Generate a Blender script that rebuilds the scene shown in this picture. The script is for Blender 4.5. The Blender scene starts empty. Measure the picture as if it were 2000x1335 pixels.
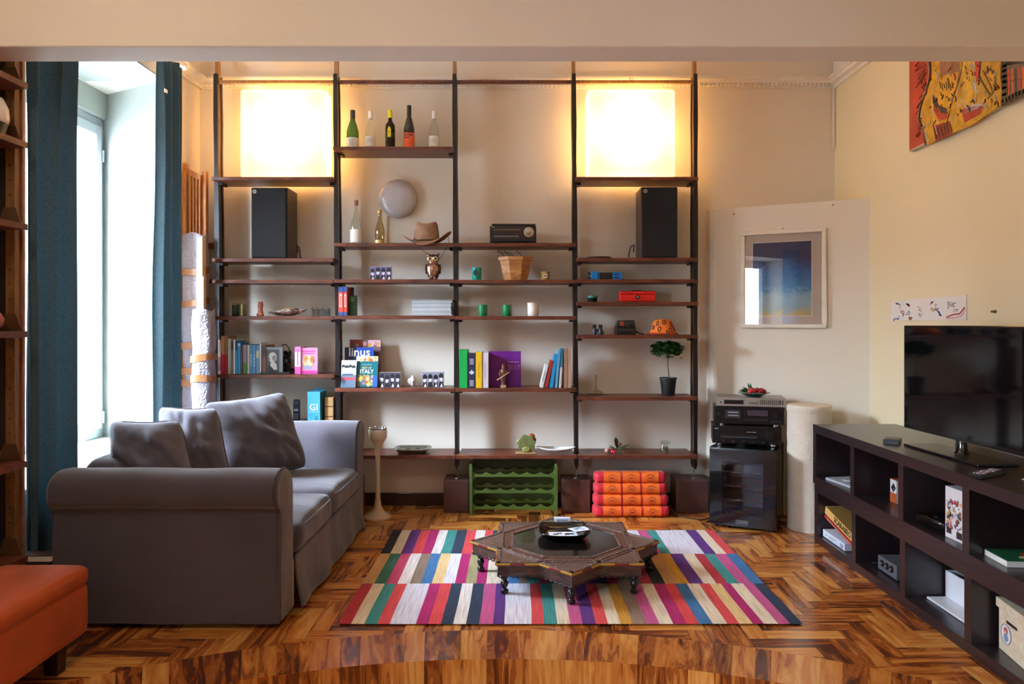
import bpy, bmesh, math, random
from mathutils import Matrix, Vector, noise as mnoise
R = math.radians
PI = math.pi
scene = bpy.context.scene
COL = scene.collection
rnd = random.Random(7)

# ------------------------------------------------------------------ camera
CAMH, F = 1.3, 1400.0
cam_d = bpy.data.cameras.new('camera')
cam_d.sensor_width = 36.0
cam_d.lens = 36.0 * F / 2000.0
cam_d.shift_x = -10 / 2000.0
cam_d.shift_y = -35.5 / 2000.0
cam_d.clip_start = 0.05
cam = bpy.data.objects.new('camera', cam_d)
cam.location = (0, 0, CAMH)
cam.rotation_euler = (R(90), 0, 0)
COL.objects.link(cam)
scene.camera = cam

# ------------------------------------------------------------------ world, light, exposure
world = bpy.data.worlds.new('sky')
scene.world = world
world.use_nodes = True
wb = world.node_tree.nodes['Background']
wb.inputs[0].default_value = (0.66, 0.81, 1.0, 1)
# bright hazy sky, brightest towards the low veiled sun across the street
_t = world.node_tree
_g = _t.nodes.new('ShaderNodeTexCoord')
_d = _t.nodes.new('ShaderNodeVectorMath'); _d.operation = 'DOT_PRODUCT'
_d.inputs[1].default_value = Vector((-.70, -.44, .56)).normalized()
_c = _t.nodes.new('ShaderNodeMath'); _c.operation = 'MAXIMUM'; _c.inputs[1].default_value = 0.0
_p = _t.nodes.new('ShaderNodeMath'); _p.operation = 'POWER'; _p.inputs[1].default_value = 6.0
_m = _t.nodes.new('ShaderNodeMath'); _m.operation = 'MULTIPLY_ADD'
_m.inputs[1].default_value = 130.0; _m.inputs[2].default_value = 13.0
_t.links.new(_g.outputs['Generated'], _d.inputs[0]); _t.links.new(_d.outputs['Value'], _c.inputs[0])
_t.links.new(_c.outputs[0], _p.inputs[0]); _t.links.new(_p.outputs[0], _m.inputs[0]); _t.links.new(_m.outputs[0], wb.inputs[1])
vs = scene.view_settings
vs.view_transform = 'Standard'
vs.look = 'None'
vs.gamma = 1.0
vs.use_curve_mapping = False
vs.exposure = 0.45
scene.cycles.use_denoising = True
scene.cycles.max_bounces = 10
scene.cycles.diffuse_bounces = 6
scene.cycles.transparent_max_bounces = 16
scene.cycles.sample_clamp_indirect = 8.0
scene.cycles.caustics_reflective = False
scene.cycles.caustics_refractive = False

def portal(name, loc, rot, sx, sy):
    l = bpy.data.lights.new(name, 'AREA')
    l.shape = 'RECTANGLE'
    l.size, l.size_y = sx, sy
    l.cycles.is_portal = True
    o = bpy.data.objects.new(name, l)
    o.location = loc
    o.rotation_euler = rot
    COL.objects.link(o)
# portals lie in the window openings and only guide the sky light
portal('window_portal', (-2.98, 4.08, 1.62), (0, R(-90), 0), 2.2, 1.75)
portal('window_portal', (-2.62, -.65, 1.4), (0, R(-90), 0), 2.0, 1.35)
def lamp(name, loc, power, color, radius, kind='POINT'):
    l = bpy.data.lights.new(name, kind)
    l.energy = power
    l.color = color
    l.shadow_soft_size = radius
    o = bpy.data.objects.new(name, l)
    o.location = loc
    COL.objects.link(o)
    return o

# added unseen fill light, high left behind the camera, to brighten the beam
lamp('rear_fill_light', (-1.5, 1.3, 2.6), 17, (1.0, .90, .77), .15)

# ------------------------------------------------------------------ colour helpers
def lin(c):
    c /= 255.0
    return c / 12.92 if c <= 0.04045 else ((c + 0.055) / 1.055) ** 2.4
def col(r, g=None, b=None):
    if isinstance(r, str):
        r = r.lstrip('#')
        r, g, b = int(r[0:2], 16), int(r[2:4], 16), int(r[4:6], 16)
    return (lin(r), lin(g), lin(b), 1.0)

class NT:
    def __init__(s, name):
        s.m = bpy.data.materials.new(name)
        s.m.use_nodes = True
        s.t = s.m.node_tree
        s.b = s.t.nodes['Principled BSDF']
        s.out = s.t.nodes['Material Output']
    def n(s, kind, **kw):
        nd = s.t.nodes.new(kind)
        for k, v in kw.items():
            setattr(nd, k, v)
        return nd
    def l(s, a, b):
        s.t.links.new(a, b)
    def ramp(s, fac, stops):
        r = s.n('ShaderNodeValToRGB')
        els = r.color_ramp.elements
        while len(els) < len(stops):
            els.new(0.5)
        for e, (p, c) in zip(els, stops):
            e.position = p
            e.color = c
        s.l(fac, r.inputs[0])
        return r.outputs[0]
    def coords(s, kind='Object', scale=(1, 1, 1)):
        tc = s.n('ShaderNodeTexCoord')
        mp = s.n('ShaderNodeMapping')
        mp.inputs['Scale'].default_value = scale
        s.l(tc.outputs[kind], mp.inputs[0])
        return mp.outputs[0]
    def noise(s, vec, scale, detail=3, dist=0.0, rough=0.5):
        nz = s.n('ShaderNodeTexNoise')
        nz.inputs['Scale'].default_value = scale
        nz.inputs['Detail'].default_value = detail
        nz.inputs['Distortion'].default_value = dist
        nz.inputs['Roughness'].default_value = rough
        s.l(vec, nz.inputs['Vector'])
        return nz.outputs['Fac']
    def bump(s, h, strength, dist=0.01):
        bp = s.n('ShaderNodeBump')
        bp.inputs['Strength'].default_value = strength
        bp.inputs['Distance'].default_value = dist
        s.l(h, bp.inputs['Height'])
        s.l(bp.outputs[0], s.b.inputs['Normal'])

MC = {}
def mat(c, rough=0.5, metal=0.0, var=0.06, bump=0.0, bscale=60, coat=0.0, sheen=0.0, nscale=9):
    key = (c, rough, metal, var, bump, bscale, coat, sheen, nscale)
    if key in MC:
        return MC[key]
    t = NT('m_%s' % (c if isinstance(c, str) else '%d_%d_%d' % c))
    base = col(c) if isinstance(c, str) else col(*c)
    v = t.coords()
    if var > 0:
        nz = t.noise(v, nscale, 3)
        lo = tuple(x * (1 - var) for x in base[:3]) + (1,)
        hi = tuple(min(1, x * (1 + var)) for x in base[:3]) + (1,)
        t.l(t.ramp(nz, [(0.3, lo), (0.7, hi)]), t.b.inputs['Base Color'])
    else:
        t.b.inputs['Base Color'].default_value = base
    t.b.inputs['Roughness'].default_value = rough
    t.b.inputs['Metallic'].default_value = metal
    if coat:
        t.b.inputs['Coat Weight'].default_value = coat
    if sheen:
        t.b.inputs['Sheen Weight'].default_value = sheen
        t.b.inputs['Sheen Roughness'].default_value = 0.4
    if bump:
        t.bump(t.noise(v, bscale, 4), bump)
    MC[key] = t.m
    return t.m

def wood_mat(name, dark, light, scale=(2, 2, 18), rough=0.4, dist=2.0, coat=0.1):
    t = NT(name)
    v = t.coords('Object', scale)
    nz = t.noise(v, 2.2, 5, dist, 0.6)
    t.l(t.ramp(nz, [(0.32, col(dark)), (0.68, col(light))]), t.b.inputs['Base Color'])
    t.b.inputs['Roughness'].default_value = rough
    t.b.inputs['Coat Weight'].default_value = coat
    t.bump(nz, 0.08, 0.003)
    return t.m

def glass_mat(name, tint, gloss=0.12, rough=0.02, fres=1.45):
    m = bpy.data.materials.new(name)
    m.use_nodes = True
    t = m.node_tree
    t.nodes.clear()
    o = t.nodes.new('ShaderNodeOutputMaterial')
    tr = t.nodes.new('ShaderNodeBsdfTransparent')
    tr.inputs[0].default_value = col(tint)
    gl = t.nodes.new('ShaderNodeBsdfGlossy')
    gl.inputs['Roughness'].default_value = rough
    lw = t.nodes.new('ShaderNodeLayerWeight')
    lw.inputs[0].default_value = 0.5
    pw = t.nodes.new('ShaderNodeMath'); pw.operation = 'POWER'; pw.inputs[1].default_value = 4.0
    t.links.new(lw.outputs['Facing'], pw.inputs[0])
    fr = t.nodes.new('ShaderNodeMath'); fr.operation = 'MULTIPLY_ADD'
    fr.inputs[1].default_value = 0.55; fr.inputs[2].default_value = 0.04 * (fres - 1) / 0.5
    t.links.new(pw.outputs[0], fr.inputs[0])
    mx = t.nodes.new('ShaderNodeMixShader')
    t.links.new(fr.outputs[0], mx.inputs[0])
    t.links.new(tr.outputs[0], mx.inputs[1])
    t.links.new(gl.outputs[0], mx.inputs[2])
    t.links.new(mx.outputs[0], o.inputs[0])
    return m

# wall plaster: cream paint
def plaster(name, c, rough=0.75):
    t = NT(name)
    v = t.coords()
    n1 = t.noise(v, 1.3, 3)
    b = col(c)
    t.l(t.ramp(n1, [(0.3, tuple(x * 0.96 for x in b[:3]) + (1,)), (0.7, b)]), t.b.inputs['Base Color'])
    t.b.inputs['Roughness'].default_value = rough
    t.bump(t.noise(v, 90, 3), 0.12, 0.004)
    return t.m
M_WALL = plaster('cream_wall_paint', '#e9dfd0')
M_WALLR = plaster('yellow_cream_wall_paint', '#eee0ba')
M_WHITE = plaster('white_ceiling_paint', '#eee6da')
M_BEAM = plaster('beam_paint', '#e6dccc')
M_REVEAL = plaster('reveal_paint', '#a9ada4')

# parquet
def parquet(name):
    t = NT(name)
    uv = t.n('ShaderNodeUVMap'); uv.uv_map = 'UVMap'
    at = t.n('ShaderNodeAttribute'); at.attribute_name = 'plank'
    mp = t.n('ShaderNodeMapping'); mp.inputs['Scale'].default_value = (2.8, 22, 1)
    t.l(uv.outputs[0], mp.inputs[0])
    cx = t.n('ShaderNodeCombineXYZ'); t.l(at.outputs['Fac'], cx.inputs[2])
    sc = t.n('ShaderNodeVectorMath', operation='SCALE'); sc.inputs['Scale'].default_value = 37.0
    t.l(cx.outputs[0], sc.inputs[0])
    ad = t.n('ShaderNodeVectorMath', operation='ADD')
    t.l(mp.outputs[0], ad.inputs[0]); t.l(sc.outputs[0], ad.inputs[1])
    n1 = t.noise(ad.outputs[0], 0.9, 3, 1.6, 0.5)
    n2 = t.noise(ad.outputs[0], 5.0, 4, 0.8, 0.6)
    mt = t.n('ShaderNodeMath', operation='MULTIPLY_ADD')
    t.l(at.outputs['Fac'], mt.inputs[0]); mt.inputs[1].default_value = 0.40; mt.inputs[2].default_value = -0.20
    a2 = t.n('ShaderNodeMath', operation='ADD'); t.l(n1, a2.inputs[0]); t.l(mt.outputs[0], a2.inputs[1])
    a3 = t.n('ShaderNodeMath', operation='MULTIPLY_ADD'); t.l(n2, a3.inputs[0]); a3.inputs[1].default_value = 0.16; t.l(a2.outputs[0], a3.inputs[2])
    c = t.ramp(a3.outputs[0], [(0.26, col('#4e2210')), (0.40, col('#7a3c18')), (0.47, col('#a65c24')), (0.52, col('#8a4a1c')), (0.56, col('#bb7030')),
                               (0.68, col('#c98038')), (0.86, col('#dea052'))])
    t.l(c, t.b.inputs['Base Color'])
    t.b.inputs['Roughness'].default_value = 0.22
    t.b.inputs['Coat Weight'].default_value = 0.35
    t.b.inputs['Coat Roughness'].default_value = 0.12
    t.bump(t.noise(ad.outputs[0], 2.0, 2), 0.03, 0.003)
    return t.m
M_PARQ = parquet('olive_wood_parquet')

# ------------------------------------------------------------------ mesh builder
class MB:
    def __init__(s, m=None):
        s.v, s.f, s.fm, s.sm, s.mats = [], [], [], [], []
        s.T = Matrix.Identity(4)
        s.cur = 0
        s.uv = {}
        s.at = {}
        if m:
            s.mat(m)
    def mat(s, m):
        if m not in s.mats:
            s.mats.append(m)
        s.cur = s.mats.index(m)
        return s
    def xf(s, loc=(0, 0, 0), rx=0, ry=0, rz=0):
        s.T = Matrix.Translation(loc) @ Matrix.Rotation(rz, 4, 'Z') @ Matrix.Rotation(ry, 4, 'Y') @ Matrix.Rotation(rx, 4, 'X')
        return s
    def add(s, vs, fs, smooth=False):
        o = len(s.v)
        s.v += [tuple(s.T @ Vector(p)) for p in vs]
        for f in fs:
            s.f.append([i + o for i in f]); s.fm.append(s.cur); s.sm.append(smooth)
        return s
    def box(s, x0, x1, y0, y1, z0, z1, taper=None):
        t = taper or 1.0
        cx, cy = (x0 + x1) / 2, (y0 + y1) / 2
        def q(x, y):
            return (cx + (x - cx) * t, cy + (y - cy) * t, z1)
        vs = [(x0, y0, z0), (x1, y0, z0), (x1, y1, z0), (x0, y1, z0), q(x0, y0), q(x1, y0), q(x1, y1), q(x0, y1)]
        return s.add(vs, [(0, 3, 2, 1), (4, 5, 6, 7), (0, 1, 5, 4), (1, 2, 6, 5), (2, 3, 7, 6), (3, 0, 4, 7)])
    def cbox(s, c, d):
        return s.box(c[0] - d[0] / 2, c[0] + d[0] / 2, c[1] - d[1] / 2, c[1] + d[1] / 2, c[2] - d[2] / 2, c[2] + d[2] / 2)
    def prism(s, poly, a0, a1, axis='z', smooth=False):
        """poly in the two other axes (ccw), extruded a0..a1"""
        n = len(poly)
        def P(p, a):
            if axis == 'z': return (p[0], p[1], a)
            if axis == 'x': return (a, p[0], p[1])
            return (p[0], a, p[1])
        vs = [P(p, a0) for p in poly] + [P(p, a1) for p in poly]
        fs = [tuple(range(n))[::-1], tuple(range(n, 2 * n))]
        s.add(vs, fs)
        o = len(s.v) - 2 * n
        for i in range(n):
            j = (i + 1) % n
            s.f.append([o + i, o + j, o + n + j, o + n + i]); s.fm.append(s.cur); s.sm.append(smooth)
        return s
    def lathe(s, prof, segs=24, c=(0, 0, 0), sx=1, sy=1, smooth=True, cap=True, a0=0):
        vs, fs = [], []
        n = len(prof)
        for r, z in prof:
            for k in range(segs):
                a = a0 + 2 * PI * k / segs
                vs.append((c[0] + r * math.cos(a) * sx, c[1] + r * math.sin(a) * sy, c[2] + z))
        for i in range(n - 1):
            for k in range(segs):
                k2 = (k + 1) % segs
                fs.append((i * segs + k, i * segs + k2, (i + 1) * segs + k2, (i + 1) * segs + k))
        s.add(vs, fs, smooth)
        if cap:
            o = len(s.v) - len(vs)
            if prof[0][0] > 1e-5:
                s.f.append([o + k for k in range(segs)][::-1]); s.fm.append(s.cur); s.sm.append(False)
            if prof[-1][0] > 1e-5:
                s.f.append([o + (n - 1) * segs + k for k in range(segs)]); s.fm.append(s.cur); s.sm.append(False)
        return s
    def tube(s, pts, r, segs=8):
        pts = [Vector(p) for p in pts]
        n = len(pts)
        rs = r if isinstance(r, (list, tuple)) else [r] * n
        vs, fs = [], []
        up = Vector((0, 0, 1))
        prev = None
        for i, p in enumerate(pts):
            d = (pts[min(i + 1, n - 1)] - pts[max(i - 1, 0)])
            if d.length < 1e-9: d = Vector((0, 0, 1))
            d.normalize()
            if prev is None:
                a = d.orthogonal().normalized()
            else:
                a = (prev - d * prev.dot(d))
                a = a.normalized() if a.length > 1e-6 else d.orthogonal().normalized()
            prev = a
            b = d.cross(a)
            for k in range(segs):
                t = 2 * PI * k / segs
                vs.append(p + (a * math.cos(t) + b * math.sin(t)) * rs[i])
        for i in range(n - 1):
            for k in range(segs):
                k2 = (k + 1) % segs
                fs.append((i * segs + k, i * segs + k2, (i + 1) * segs + k2, (i + 1) * segs + k))
        fs.append(tuple(range(segs))[::-1])
        fs.append(tuple((n - 1) * segs + k for k in range(segs)))
        return s.add(vs, fs, True)
    def ball(s, c, r, su=12, sv=8):
        rx, ry, rz = r if isinstance(r, (tuple, list)) else (r, r, r)
        pr = [(math.sin(PI * i / sv), -math.cos(PI * i / sv)) for i in range(sv + 1)]
        vs, fs = [], []
        for q, z in pr:
            for k in range(su):
                a = 2 * PI * k / su
                vs.append((c[0] + rx * q * math.cos(a), c[1] + ry * q * math.sin(a), c[2] + rz * z))
        for i in range(sv):
            for k in range(su):
                k2 = (k + 1) % su
                fs.append((i * su + k, i * su + k2, (i + 1) * su + k2, (i + 1) * su + k))
        return s.add(vs, fs, True)
    def grid(s, fn, nu, nv, smooth=True, flip=False):
        vs = [fn(i / nu, j / nv) for j in range(nv + 1) for i in range(nu + 1)]
        fs = []
        for j in range(nv):
            for i in range(nu):
                a = j * (nu + 1) + i
                q = (a, a + 1, a + nu + 2, a + nu + 1)
                fs.append(q[::-1] if flip else q)
        return s.add(vs, fs, smooth)
    def soft(s, c, d, r, n=12, crown=0.0, wob=0.0, seed=0, front=0.0):
        """a rounded, slightly swollen box"""
        hx, hy, hz = d[0] / 2, d[1] / 2, d[2] / 2
        r = min(r, hx, hy, hz)
        for ax in range(3):
            for sg in (-1, 1):
                def fn(u, v, ax=ax, sg=sg):
                    p = [0, 0, 0]
                    a, b = (ax + 1) % 3, (ax + 2) % 3
                    p[ax] = sg
                    # denser near the edges
                    p[a] = math.sin((u - 0.5) * PI * 0.98) if n > 4 else 2 * u - 1
                    p[b] = math.sin((v - 0.5) * PI * 0.98) if n > 4 else 2 * v - 1
                    if u == 0: p[a] = -1
                    if u == 1: p[a] = 1
                    if v == 0: p[b] = -1
                    if v == 1: p[b] = 1
                    q = Vector((p[0] * hx, p[1] * hy, p[2] * hz))
                    inn = Vector((max(-hx + r, min(hx - r, q.x)), max(-hy + r, min(hy - r, q.y)), max(-hz + r, min(hz - r, q.z))))
                    dd = q - inn
                    if dd.length > 1e-9:
                        q = inn + dd.normalized() * r
                    ex, ey, ez = (1 - p[0] ** 2), (1 - p[1] ** 2), (1 - p[2] ** 2)
                    q.z += crown * (1 if p[2] > 0 else -0.3) * abs(p[2]) * (max(ex, 0) * max(ey, 0)) ** 0.5
                    q.x += front * (1 if p[0] > 0 else -1) * abs(p[0]) * (max(ey, 0) * max(ez, 0)) ** 0.5
                    if wob:
                        w = mnoise.noise_vector(Vector((q.x * 7 + seed, q.y * 7, q.z * 7)))
                        q += w * wob
                    return (c[0] + q.x, c[1] + q.y, c[2] + q.z)
                s.grid(fn, n, n, True, flip=(sg < 0))
        return s
    def text(s, st, size, x=0, y=0, z=0, depth=0.0006, plane='xz', align='CENTER', sx=1.0, bold=0.0):
        cu = bpy.data.curves.new('t', 'FONT')
        cu.body = st; cu.size = size; cu.align_x = align; cu.align_y = 'CENTER'
        cu.extrude = depth; cu.resolution_u = 2; cu.offset = bold
        ob = bpy.data.objects.new('t', cu)
        COL.objects.link(ob)
        dg = bpy.context.evaluated_depsgraph_get()
        me = ob.evaluated_get(dg).to_mesh()
        vs = []
        for v in me.vertices:
            a, b, c = v.co
            a *= sx
            if plane == 'xz': vs.append((x + a, y - c, z + b))
            elif plane == 'yz-': vs.append((x - c, y - a, z + b))     # read from -x side
            elif plane == 'yz-up': vs.append((x - c, y + b, z + a))
            elif plane == 'xz-up': vs.append((x - b, y - c, z + a))   # reading upwards
            else: vs.append((x + a, y + b, z + c))
        s.add(vs, [tuple(p.vertices) for p in me.polygons])
        ob.evaluated_get(dg).to_mesh_clear()
        bpy.data.objects.remove(ob)
        bpy.data.curves.remove(cu)
        return s
    def disc(s, c, rx, rz, th=0.001, n=14, plane='xz', a=0.0):
        pl = []
        for k in range(n):
            t = 2 * PI * k / n
            x, z = rx * math.cos(t), rz * math.sin(t)
            pl.append((x * math.cos(a) - z * math.sin(a), x * math.sin(a) + z * math.cos(a)))
        if plane == 'xz':
            return s.prism([(c[0] + p[0], c[2] + p[1]) for p in pl], c[1] - th, c[1], 'y')
        if plane == 'yz':
            return s.prism([(c[1] + p[0], c[2] + p[1]) for p in pl], c[0] - th, c[0], 'x')
        return s.prism([(c[0] + p[0], c[1] + p[1]) for p in pl], c[2], c[2] + th, 'z')

def obj(name, mb, parent=None, loc=None, rotz=0, bev=0, seg=2, solid=0, sub=0, fix=True):
    me = bpy.data.meshes.new(name)
    me.from_pydata(mb.v, [], mb.f)
    for m in mb.mats:
        me.materials.append(m)
    me.polygons.foreach_set('material_index', mb.fm)
    me.polygons.foreach_set('use_smooth', mb.sm)
    if fix:
        bm = bmesh.new(); bm.from_mesh(me)
        bmesh.ops.remove_doubles(bm, verts=bm.verts, dist=1e-6)
        bmesh.ops.recalc_face_normals(bm, faces=bm.faces)
        bm.to_mesh(me); bm.free()
    if any(mb.sm):
        me.set_sharp_from_angle(angle=R(50))
    o = bpy.data.objects.new(name, me)
    COL.objects.link(o)
    if parent: o.parent = parent
    if loc: o.location = loc
    o.rotation_euler = (0, 0, rotz)
    if solid:
        md = o.modifiers.new('solid', 'SOLIDIFY'); md.thickness = solid; md.offset = 0
    if bev:
        md = o.modifiers.new('bevel', 'BEVEL'); md.width = bev; md.segments = seg; md.limit_method = 'ANGLE'; md.angle_limit = R(40)
    if sub:
        md = o.modifiers.new('sub', 'SUBSURF'); md.levels = sub; md.render_levels = sub
    return o
def tag(o, label, cat, group=None, kind=None):
    if label: o['label'] = label
    if cat: o['category'] = cat
    if group: o['group'] = group
    if kind: o['kind'] = kind
    return o
def thing(name, label, cat, loc=(0, 0, 0), rotz=0, group=None):
    o = bpy.data.objects.new(name, None)
    o.empty_display_size = 0.05
    COL.objects.link(o)
    o.location = loc
    o.rotation_euler = (0, 0, rotz)
    return tag(o, label, cat, group)
def struct(name, mb, parent=None, **k):
    o = obj(name, mb, parent, **k)
    if not parent: o['kind'] = 'structure'
    return o
def copy_tree(o, parent=None):
    c = o.copy(); COL.objects.link(c)
    if parent: c.parent = parent
    for ch in list(o.children):
        copy_tree(ch, c)
    return c
# photo measurements turned into metres at a known distance
def W(px, Y): return (px - 1010.0) * Y / F
def Z(py, Y): return CAMH - (py - 632.0) * Y / F
def S(n, Y): return n * Y / F

# ================================================================== SETTING
WX, BY, CZ = 2.28, 5.15, 3.35
CX, CY, R0, R1 = -0.05, 0.0, 2.79, 3.04

# ---- floor
def floor_mesh():
    vs, fs, uvs, at = [], [], [], []
    PWd, N = 0.08, 4
    def clip(poly, n, d):
        out = []
        for i in range(len(poly)):
            a, b = poly[i], poly[(i + 1) % len(poly)]
            da = a[0] * n[0] + a[1] * n[1] - d
            db = b[0] * n[0] + b[1] * n[1] - d
            if da >= 0: out.append(a)
            if (da >= 0) != (db >= 0):
                t = da / (da - db)
                out.append((a[0] + (b[0] - a[0]) * t, a[1] + (b[1] - a[1]) * t))
        return out
    def plank(x0, y0, x1, y1, z, along, ringclip=True):
        x0 += .0005; y0 += .0005; x1 -= .0005; y1 -= .0005
        poly = [(x0, y0), (x1, y0), (x1, y1), (x0, y1)]
        for n, d in (((1, 0), -WX), ((-1, 0), -WX), ((0, -1), -BY)):
            poly = clip(poly, n, d)
            if len(poly) < 3: return
        mx, my = (x0 + x1) / 2, (y0 + y1) / 2
        if ringclip:
            a = math.atan2(my - CY, mx - CX)
            n = (math.cos(a), math.sin(a))
            poly = clip(poly, n, CX * n[0] + CY * n[1] + (R0 + R1) / 2)
            if len(poly) < 3: return
        else:
            poly = clip(poly, (0, 1), -4.1)
            if len(poly) < 3: return
            if (mx - CX) ** 2 + (my - CY) ** 2 > (R0 + .3) ** 2 and my > 0: return
        o = len(vs); r = rnd.random(); ou = rnd.random() * 40
        for p in poly:
            vs.append((p[0], p[1], z))
            u = (p[0] - x0, p[1] - y0) if along == 'x' else (p[1] - y0, p[0] - x0)
            uvs.append((u[0] + ou, u[1] + ou * 0.3)); at.append(r)
        fs.append(list(range(o, o + len(poly))))
    for z, yr, rc in ((0.0, (1.2, 5.3), True), (-0.17, (-4.2, 3.0), False)):
        i0, i1 = int(-2.5 / PWd) - 4, int(2.5 / PWd) + 4
        j0, j1 = int(yr[0] / PWd) - 8, int(yr[1] / PWd) + 8
        for j in range(j0, j1):
            for i in range(i0, i1):
                k = (i - j) % (2 * N)
                if k == 0:
                    plank(i * PWd, j * PWd, (i + N) * PWd, (j + 1) * PWd, z, 'x', rc)
                if k == N:
                    plank(i * PWd, (j - N + 1) * PWd, (i + 1) * PWd, (j + 1) * PWd, z, 'y', rc)
    # dark sub-floor showing only as hairline joints
    o = len(vs)
    rr = R0 + .04
    th0 = math.asin(1.6 / rr)
    base = []
    for k in range(41):
        q = math.acos((WX - CX) / rr) + (math.pi - math.acos((WX + CX) / rr) - math.acos((WX - CX) / rr)) * k / 40
        base.append((CX + rr * math.cos(q), CY + rr * math.sin(q)))
    base = base + [(-WX, BY), (WX, BY)]
    vs += [(p[0], p[1], -.0015) for p in base]; uvs += [(0, 0)] * len(base); at += [-1.0] * len(base)
    fs.append(list(range(o, o + len(base))))
    o = len(vs)
    vs += [(-WX, -4.1, -.172), (WX, -4.1, -.172), (WX, 3.1, -.172), (-WX, 3.1, -.172)]; uvs += [(0, 0)] * 4; at += [-1.0] * 4
    fs.append(list(range(o, o + 4)))
    return vs, fs, uvs, at
def plank_obj(name, vs, fs, uvs, at):
    me = bpy.data.meshes.new(name)
    me.from_pydata(vs, [], fs)
    uvl = me.uv_layers.new(name='UVMap')
    for lp in me.loops:
        uvl.data[lp.index].uv = uvs[lp.vertex_index]
    a = me.attributes.new('plank', 'FLOAT', 'POINT')
    a.data.foreach_set('value', at)
    me.materials.append(M_PARQ)
    o = bpy.data.objects.new(name, me); COL.objects.link(o)
    o['kind'] = 'structure'
    return o
plank_obj('floor', *floor_mesh())
# curved border planks of the raised floor, and the riser below them
vs, fs, uvs, at = [], [], [], []
angs = []
a = R(20)
while a < R(160):
    da = (0.045 + rnd.random() * 0.05) / R0
    angs.append((a, da))
    o = len(vs); r = rnd.random(); ou = rnd.random() * 40
    for t, rr in ((a, R0 - .012), (a + da, R0 - .012), (a + da, R1), (a, R1)):
        vs.append((CX + rr * math.cos(t), CY + rr * math.sin(t), 0.0025))
        uvs.append((rr - R0 + ou, (t - a) * R0 + ou * .3)); at.append(r)
    fs.append([o, o + 1, o + 2, o + 3])
    a += da
vs2, fs2, uvs2, at2 = [], [], [], []
for a, da in angs:
    r = rnd.random(); ou = rnd.random() * 40
    o = len(vs2)
    for t, z in ((a, -0.17), (a + da, -0.17), (a + da, 0.0025), (a, 0.0025)):
        vs2.append((CX + (R0 - .012) * math.cos(t), CY + (R0 - .012) * math.sin(t), z))
        uvs2.append((z + ou, (t - a) * R0 + ou * .3)); at2.append(r)
    fs2.append([o, o + 1, o + 2, o + 3])
plank_obj('trim_1', vs, fs, uvs, at)
plank_obj('trim_2', vs2, fs2, uvs2, at2)

# ---- walls
m = MB(M_WALL); m.box(-3.0, WX + .3, BY, BY + .15, -.3, CZ); struct('wall_back', m)
m = MB(M_WALL)
m.box(-2.9, -WX, -4.3, -1.3, -.3, CZ)
m.box(-2.9, -WX, -1.3, 0, -.3, .5); m.box(-2.9, -WX, -1.3, 0, 2.35, CZ)
m.box(-2.9, -WX, 0, 3.2, -.3, CZ)
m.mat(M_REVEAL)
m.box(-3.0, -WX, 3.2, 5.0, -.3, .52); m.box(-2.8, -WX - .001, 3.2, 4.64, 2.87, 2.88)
m.mat(M_WALL)
m.box(-3.0, -WX, 3.2, 5.15, 2.88, CZ)
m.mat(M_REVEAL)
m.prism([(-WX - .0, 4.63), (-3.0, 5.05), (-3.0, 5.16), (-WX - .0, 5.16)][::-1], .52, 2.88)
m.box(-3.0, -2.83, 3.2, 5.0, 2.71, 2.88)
m.mat(M_WALL)
m.box(-2.285, -WX + .002, 4.635, 5.15, 0, 3.0)
struct('wall_left', m)
m = MB(M_WALLR); m.box(WX, WX + .2, -4.3, BY + .15, -.3, CZ); struct('wall_right', m)
m = MB(plaster('rear_wall_paint', '#8f7f6c'))
m.box(-2.9, WX, -4.3, -4.15, -.3, CZ)
struct('wall_rear', m)
m = MB(M_WHITE); m.box(-3.0, WX + .3, 2.8, BY + .15, CZ, CZ + .1); m.box(-3.0, WX + .3, -4.3, 2.8, 2.9, 3.0); struct('ceiling', m)
m = MB(M_BEAM); m.box(-WX, WX, 2.72, 2.88, 2.351, CZ); struct('wall_beam', m, bev=.006)
# boxed-in diagonal corner panel
DA, DB = Vector((1.42, 5.08)), Vector((2.275, 4.635))
m = MB(plaster('pale_panel_paint', '#e9e0cd'))
pts = [(1.36, BY), (1.375, 5.12), (1.395, 5.095), (DA.x, DA.y), (DB.x, DB.y), (WX, 4.63), (WX, BY)]
m.prism(pts, 0, 2.112); struct('wall_corner', m)
# cornice above, painted upper band, baseboards
def cornice_prof(d):
    return [(0, 0), (.02, 0), (.022, .02), (.05, .03), (.055, .045), (.075, .05), (.075, .065), (0, .065)]
m = MB(M_WHITE)
pf = cornice_prof(0)
m.prism([(BY - p[0], 2.985 + p[1]) for p in pf], -WX, WX, 'x')
m.prism([(WX - p[0], 2.985 + p[1]) for p in pf][::-1], 2.88, BY, 'y')
m.prism([(-WX + p[0], 2.985 + p[1]) for p in pf], 2.88, BY, 'y')
for k in range(150):
    x = -WX + .02 + k * (2 * WX - .04) / 150
    m.box(x, x + .016, BY - .05, BY - .018, 2.995, 3.012)
struct('trim_3', m)
m = MB(M_WHITE)
m.box(-WX, WX, BY - .012, BY - .001, 3.05, CZ); m.box(WX - .012, WX - .001, 2.88, BY, 3.05, CZ); m.box(-WX + .003, -WX + .012, 2.88, BY, 3.05, CZ)
struct('trim_4', m)
m = MB(wood_mat('dark_baseboard', '#2c1a12', '#4a2e20', (1, 1, 1), .35))
m.box(-WX, 1.36, BY - .018, BY, 0, .09); struct('baseboard_back', m, bev=.004)
m = MB(M_WHITE); m.box(WX - .018, WX - .006, BY - .02, BY - .006, 2.55, 2.985); struct('trim_5', m)

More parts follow.
